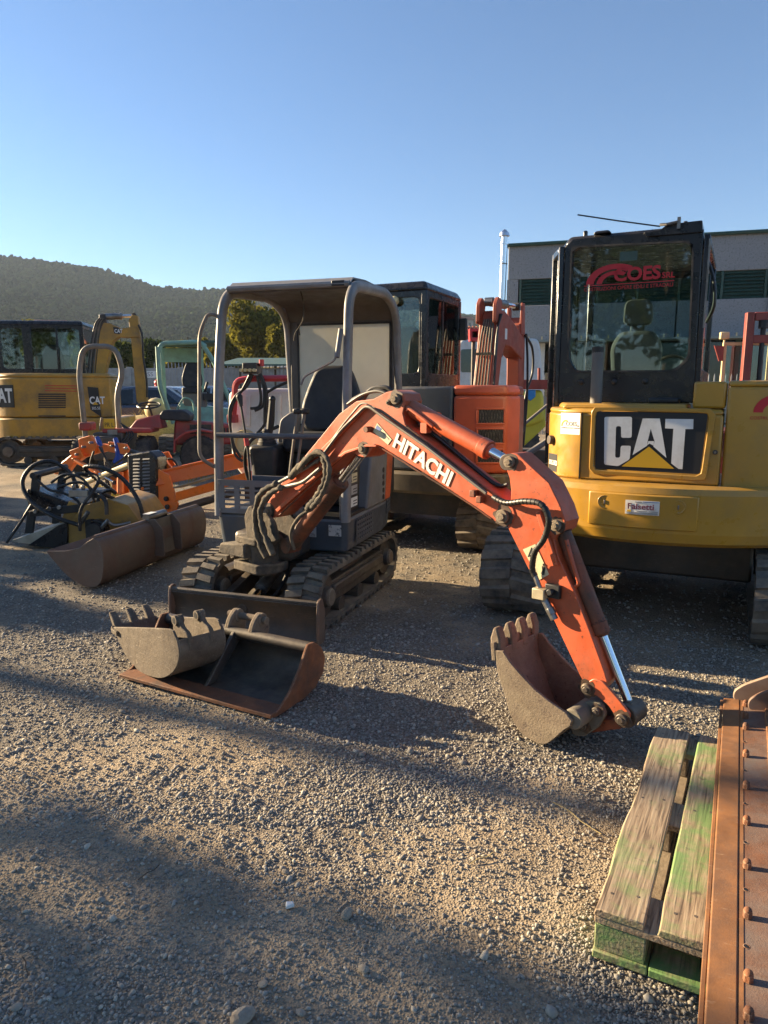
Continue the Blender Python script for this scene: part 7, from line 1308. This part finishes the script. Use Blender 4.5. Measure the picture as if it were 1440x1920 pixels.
def car(label, u, Y, yaw, mt, kind='car'):
    p = on_y(u, 735, Y); F_ = Fr((p.x, Y, rise(Y)), yaw); c = thing(kind, F_, label, 'car', 'cars parked by the fence')
    side = [(-2.0, .35), (-2.05, .62), (-1.95, .82), (-1.2, .95), (-.55, 1.38), (.2, 1.46), (1.1, 1.42), (1.7, 1.0), (2.0, .9), (2.02, .4)]
    belt = [(-2.0, .35), (-2.05, .62), (-1.95, .80), (-1.15, .92), (1.72, .98), (2.0, .88), (2.02, .4)]
    m = MB(F_); m.prism(belt, -.84, .84); b = m.build('body', M[mt], c, bevel=.08, seg=3)
    roof = [(-1.1, .93), (-.5, 1.38), (.2, 1.46), (1.05, 1.42), (1.66, .98)]
    m = MB(F_); m.hexa([(x, -.78 + (z - .93) * .28, z) for x, z in roof], [(x, .78 - (z - .93) * .28, z) for x, z in roof]); g = m.build('cabin', M[mt], c, bevel=.05, seg=3)
    for s_ in (-1, 1):
        for w in ([(-.92, .97), (-.44, 1.33), (.12, 1.38), (.12, .97)], [(.2, .97), (.2, 1.38), (.95, 1.35), (1.35, .99)]):
            m = MB(F_); m.hexa([(x, s_ * (.79 - (z - .93) * .28), z) for x, z in w], [(x, s_ * (.775 - (z - .93) * .28), z) for x, z in w]); m.build('side_window', M['glassdk'], c)
    m = MB(F_); m.hexa([(-1.09, -.66, .95), (-1.09, .66, .95), (-.53, .58, 1.38), (-.53, -.58, 1.38)], [(-1.06, -.66, .95), (-1.06, .66, .95), (-.50, .58, 1.38), (-.50, -.58, 1.38)]); m.v = [q - F_.x * .02 + F_.z * .012 for q in m.v]; m.build('windscreen', M['glassdk'], c)
    for x in (-1.3, 1.3):
        for y in (-.78, .78): wheel(c, F_, x, y, .31, .2, 'y')
    for y in (-.6, .6): m = MB(F_); m.ball((-1.98, y, .68), .12, sq=(.5, 1, .7)); m.build('headlight', M['silver'], c)
car('dark blue hatchback between the far yellow boom and the roll bar', 247, 21, 12, 'carblue'); car('silver car behind the mint green machine', 335, 23.5, 160, 'carsilver'); car('pale car seen past the grey canopy post', 420, 24.5, 170, 'carsilver'); car('dark car left of the far yellow boom', 205, 25.5, 6, 'carblue')
SH = Fr((on_y(470, 735, 25).x, 25, rise(25)), 0); sh = thing('shelter', SH, 'open shelter with dark green sheet roof behind the sprayer', 'shelter'); z1 = SH.Y(480, 664, 0)[1]; z0 = SH.Y(480, 686, 0)[1]
m = MB(SH); m.hexa([(-1.2, 0, z0), (1.9, 0, z0), (1.9, 4, z1), (-1.2, 4, z1)], [(-1.2, 0, z0 + .06), (1.9, 0, z0 + .06), (1.9, 4, z1 + .06), (-1.2, 4, z1 + .06)]); rs = m.build('roof', M['shelter'], sh)
for x in (-1.1, .3, 1.8):
    for y, zz in ((.1, z0), (3.9, z1)): m = MB(SH); m.box(x - .05, x + .05, y - .05, y + .05, 0, zz); m.build('post', M['darkmetal'], sh)
CT_ = Fr((on_y(530, 735, 33).x, 33, rise(33)), -4); cn = thing('container', CT_, 'cream storage container beyond the shelter', 'container'); z1 = CT_.Y(530, 688, 0)[1]; m = MB(CT_)
xs = [-1.4 + k * .14 for k in range(30)]; m.hexa([(x, (.04 if k % 2 else 0), .1) for k, x in enumerate(xs)] + [(xs[-1], 2.4, .1), (xs[0], 2.4, .1)], [(x, (.04 if k % 2 else 0), z1) for k, x in enumerate(xs)] + [(xs[-1], 2.4, z1), (xs[0], 2.4, z1)]); m.build('corrugated_body', M['lampw'], cn, ang=10); m = MB(CT_); m.box(xs[0] - .02, xs[-1] + .02, -.03, 2.42, z1, z1 + .1); m.build('top_frame', M['vanw'], cn)
m = MB(CT_); m.prism([(-.2, 1.6), (.6, 1.6), (.6, 2.2), (.2, 2.45), (-.2, 2.2)], -.012, -.004); m.build('faded_logo', mat('faded_red', (.42, .2, .16), .7), cn)
ST = Fr((on_y(283, 785, 17).x, 17, rise(17)), 0); 
st_ = thing('straw_heap', ST, 'heap of dry straw and weeds behind the tractor steering wheel', 'straw'); m = MB(ST); rg = random.Random(4)
for k in range(700):
    a = rg.uniform(0, 6.28); r_ = rg.uniform(0, 1.1); x, y = r_ * math.cos(a) * 1.3, r_ * math.sin(a); z = max(0, 1.0 * (1 - r_ / 1.2)) * rg.uniform(.5, 1.1); d = Vector((rg.uniform(-1, 1), rg.uniform(-1, 1), rg.uniform(-.2, 1))).normalized() * .22; m.add([(x - .015, y, z), (x + .015, y, z), (x + d.x, y + d.y, z + d.z)], [(0, 1, 2)])
m.build('stalks', M['straw'], st_, fix=False); m = MB(ST); m.ball((0, 0, 0), 1.0, 20, 10, (1.2, .9, .85)); m.build('core', M['straw'], st_)
# dry grass below the mower arm
rg = random.Random(9); m = MB(WORLD)
for (u, v, n_, sp__) in ((215, 935, 260, .25), (205, 925, 160, .3), (385, 905, 120, .5), (330, 900, 80, .4)):
    c = on_z(u, v)
    for k in range(n_):
        x, y = c.x + rg.gauss(0, sp__), c.y + rg.gauss(0, sp__ * .8); h = rg.uniform(.05, .16); z = float(gz(x, y)); dx, dy = rg.gauss(0, .04), rg.gauss(0, .04); m.add([(x - .006, y, z), (x + .006, y, z), (x + dx, y + dy, z + h)], [(0, 1, 2)])
g_ = m.build('weeds', leafmat('dry_weed', (.20, .17, .05), .4), None, fix=False); tag(g_, 'sparse dry weeds growing through the gravel', 'weeds', kind='stuff')

# twigs and a scrap of litter
rg = random.Random(12)
for (u, v, L_, wh) in ((845, 1505, .10, 'in the middle of the sunlit patch'), (1085, 1530, .22, 'beside the left edge of the pallet'), (700, 1590, .07, 'at the near edge of the sunlit patch'), (280, 1630, .08, 'in the left foreground shade'), (50, 1805, .07, 'near the lower left corner'), (1010, 1545, .06, 'between the pallet and the sunlit patch'), (905, 1610, .09, 'right of the bright lone stone')):
    p = on_z(u, v); z = float(gz(p.x, p.y)) + .006; a = rg.uniform(0, 3.1); F_ = Fr((p.x, p.y, z), math.degrees(a)); m = MB(F_); m.tube(smooth_path([(-L_ / 2, 0, 0), (-L_ * .1, L_ * .06, .004), (L_ * .2, L_ * .02, .003), (L_ / 2, L_ * .10, .006)], 3), [.0018] * 10, 5)
    o = m.build('twig', M['straw'] if rg.random() < .6 else M['bark'], None); tag(o, 'thin dry twig ' + wh, 'twig', 'dry twigs on the gravel')
p = on_z(543, 1693); m = MB(Fr((p.x, p.y, float(gz(p.x, p.y)) + .004), 20)); m.hexa([(-.014, -.01, 0), (.013, -.012, .003), (.015, .009, .004), (-.01, .013, .001)], [(-.012, -.008, .010), (.010, -.009, .014), (.012, .007, .009), (-.008, .01, .012)]); o = m.build('paper_scrap', M['white'], None, bevel=.002); tag(o, 'small crumpled white scrap on the shaded gravel', 'litter')

# ================================================================ SHADE: trees and poles along the west side of the yard, out of the picture
az = Vector((math.cos(R(SUN_AZ)), math.sin(R(SUN_AZ)), 0)); pp = Vector((-az.y, az.x, 0)); pp = pp if pp.y > 0 else -pp
def west(q, D): return pp * q + az * D
p = west(2.50, 24); LP = Fr((p.x, p.y, rise(p.y)), 20); lp_ = thing('lamp_post', LP, 'tall plain lamp post west of the yard, outside the picture', 'lamp post')
m = MB(LP); m.tube([(0, 0, 0), (0, 0, 11)], [.11, .09], 12); m.build('pole', M['galv'], lp_); m = MB(LP); m.tube(fillet([(0, 0, 10.9), (0, 0, 11.3), (1.2, 0, 11.5)], .3), .05, 8); m.box(1.1, 1.8, -.12, .12, 11.44, 11.54); m.build('lamp_head', M['galv'], lp_)
for k, (q, D, top, cr, ch, n, lab) in enumerate(((-.78, 21, 10.4, 2.4, 8.8, 11500, 'tall dense tree on the west side of the yard'), (-3.6, 19, 10, 2.2, 9.5, 9000, 'second tall tree on the west side of the yard'), (-6, 22, 13, 2.6, 11, 6000, 'third tall tree south west of the yard'))):
    p = west(q, D); tree('tree', lab + ', outside the picture', p.x, p.y, top + rise(p.y), cr, ch, 1, leaf=.20, n=n, group='trees along the west side', seed=40 + k, clumps=44)
for k, (q, D, top, r_) in enumerate(((3.35, 13, 3.2, .55), (4.25, 13.3, 3.1, .60), (5.2, 13.2, 2.9, .60), (6.4, 13.6, 2.7, .60))):  # unseen bushes, added only to shade the ground on the left
    p = west(q, D); tree('bush', 'added shade bush %s, outside the picture' % ('nearest the lamp post', 'in the middle of the row', 'next to the far end of the row', 'at the far end of the row')[k], p.x, p.y, top + rise(p.y), r_, 2.6, 2, leaf=.09, n=4500, group='bushes added for shade', seed=60 + k, clumps=40)
for k, (X, Y, top, cr) in enumerate(((-7.5, -11, 9, 2.6), (-13, -16, 11, 3.2), (-2, -15, 8, 2.4))):
    tree('tree', 'broad tree behind the photographer, %s' % ('nearest', 'to the left', 'to the right')[k], X, Y, top, cr, top * .75, 2, leaf=.2, n=4500, group='trees behind the photographer', seed=80 + k)

# ================================================================ HAZE
m = MB(WORLD); m.box(-1700, 1700, -500, 2000, -3, 175); hzb = m.build('haze', bpy.data.materials.new('pale_air'), None)
hm = hzb.data.materials[0]; hm.use_nodes = True; N = hm.node_tree.nodes; N.remove(N['Principled BSDF']); pv_ = N.new('ShaderNodeVolumePrincipled')
pv_.inputs['Color'].default_value = (.62, .78, 1.0, 1); pv_.inputs['Density'].default_value = .00022; pv_.inputs['Anisotropy'].default_value = .1
hm.node_tree.links.new(pv_.outputs[0], N['Material Output'].inputs['Volume']); tag(hzb, 'thin evening haze over the valley', 'haze', kind='stuff')

# ---------------------------------------------------------------- keep the tree three levels deep
def depth(o):
    d = 1
    while o.parent: o = o.parent; d += 1
    return d
for o in list(COL.objects):
    while depth(o) > 3: o.parent = o.parent.parent
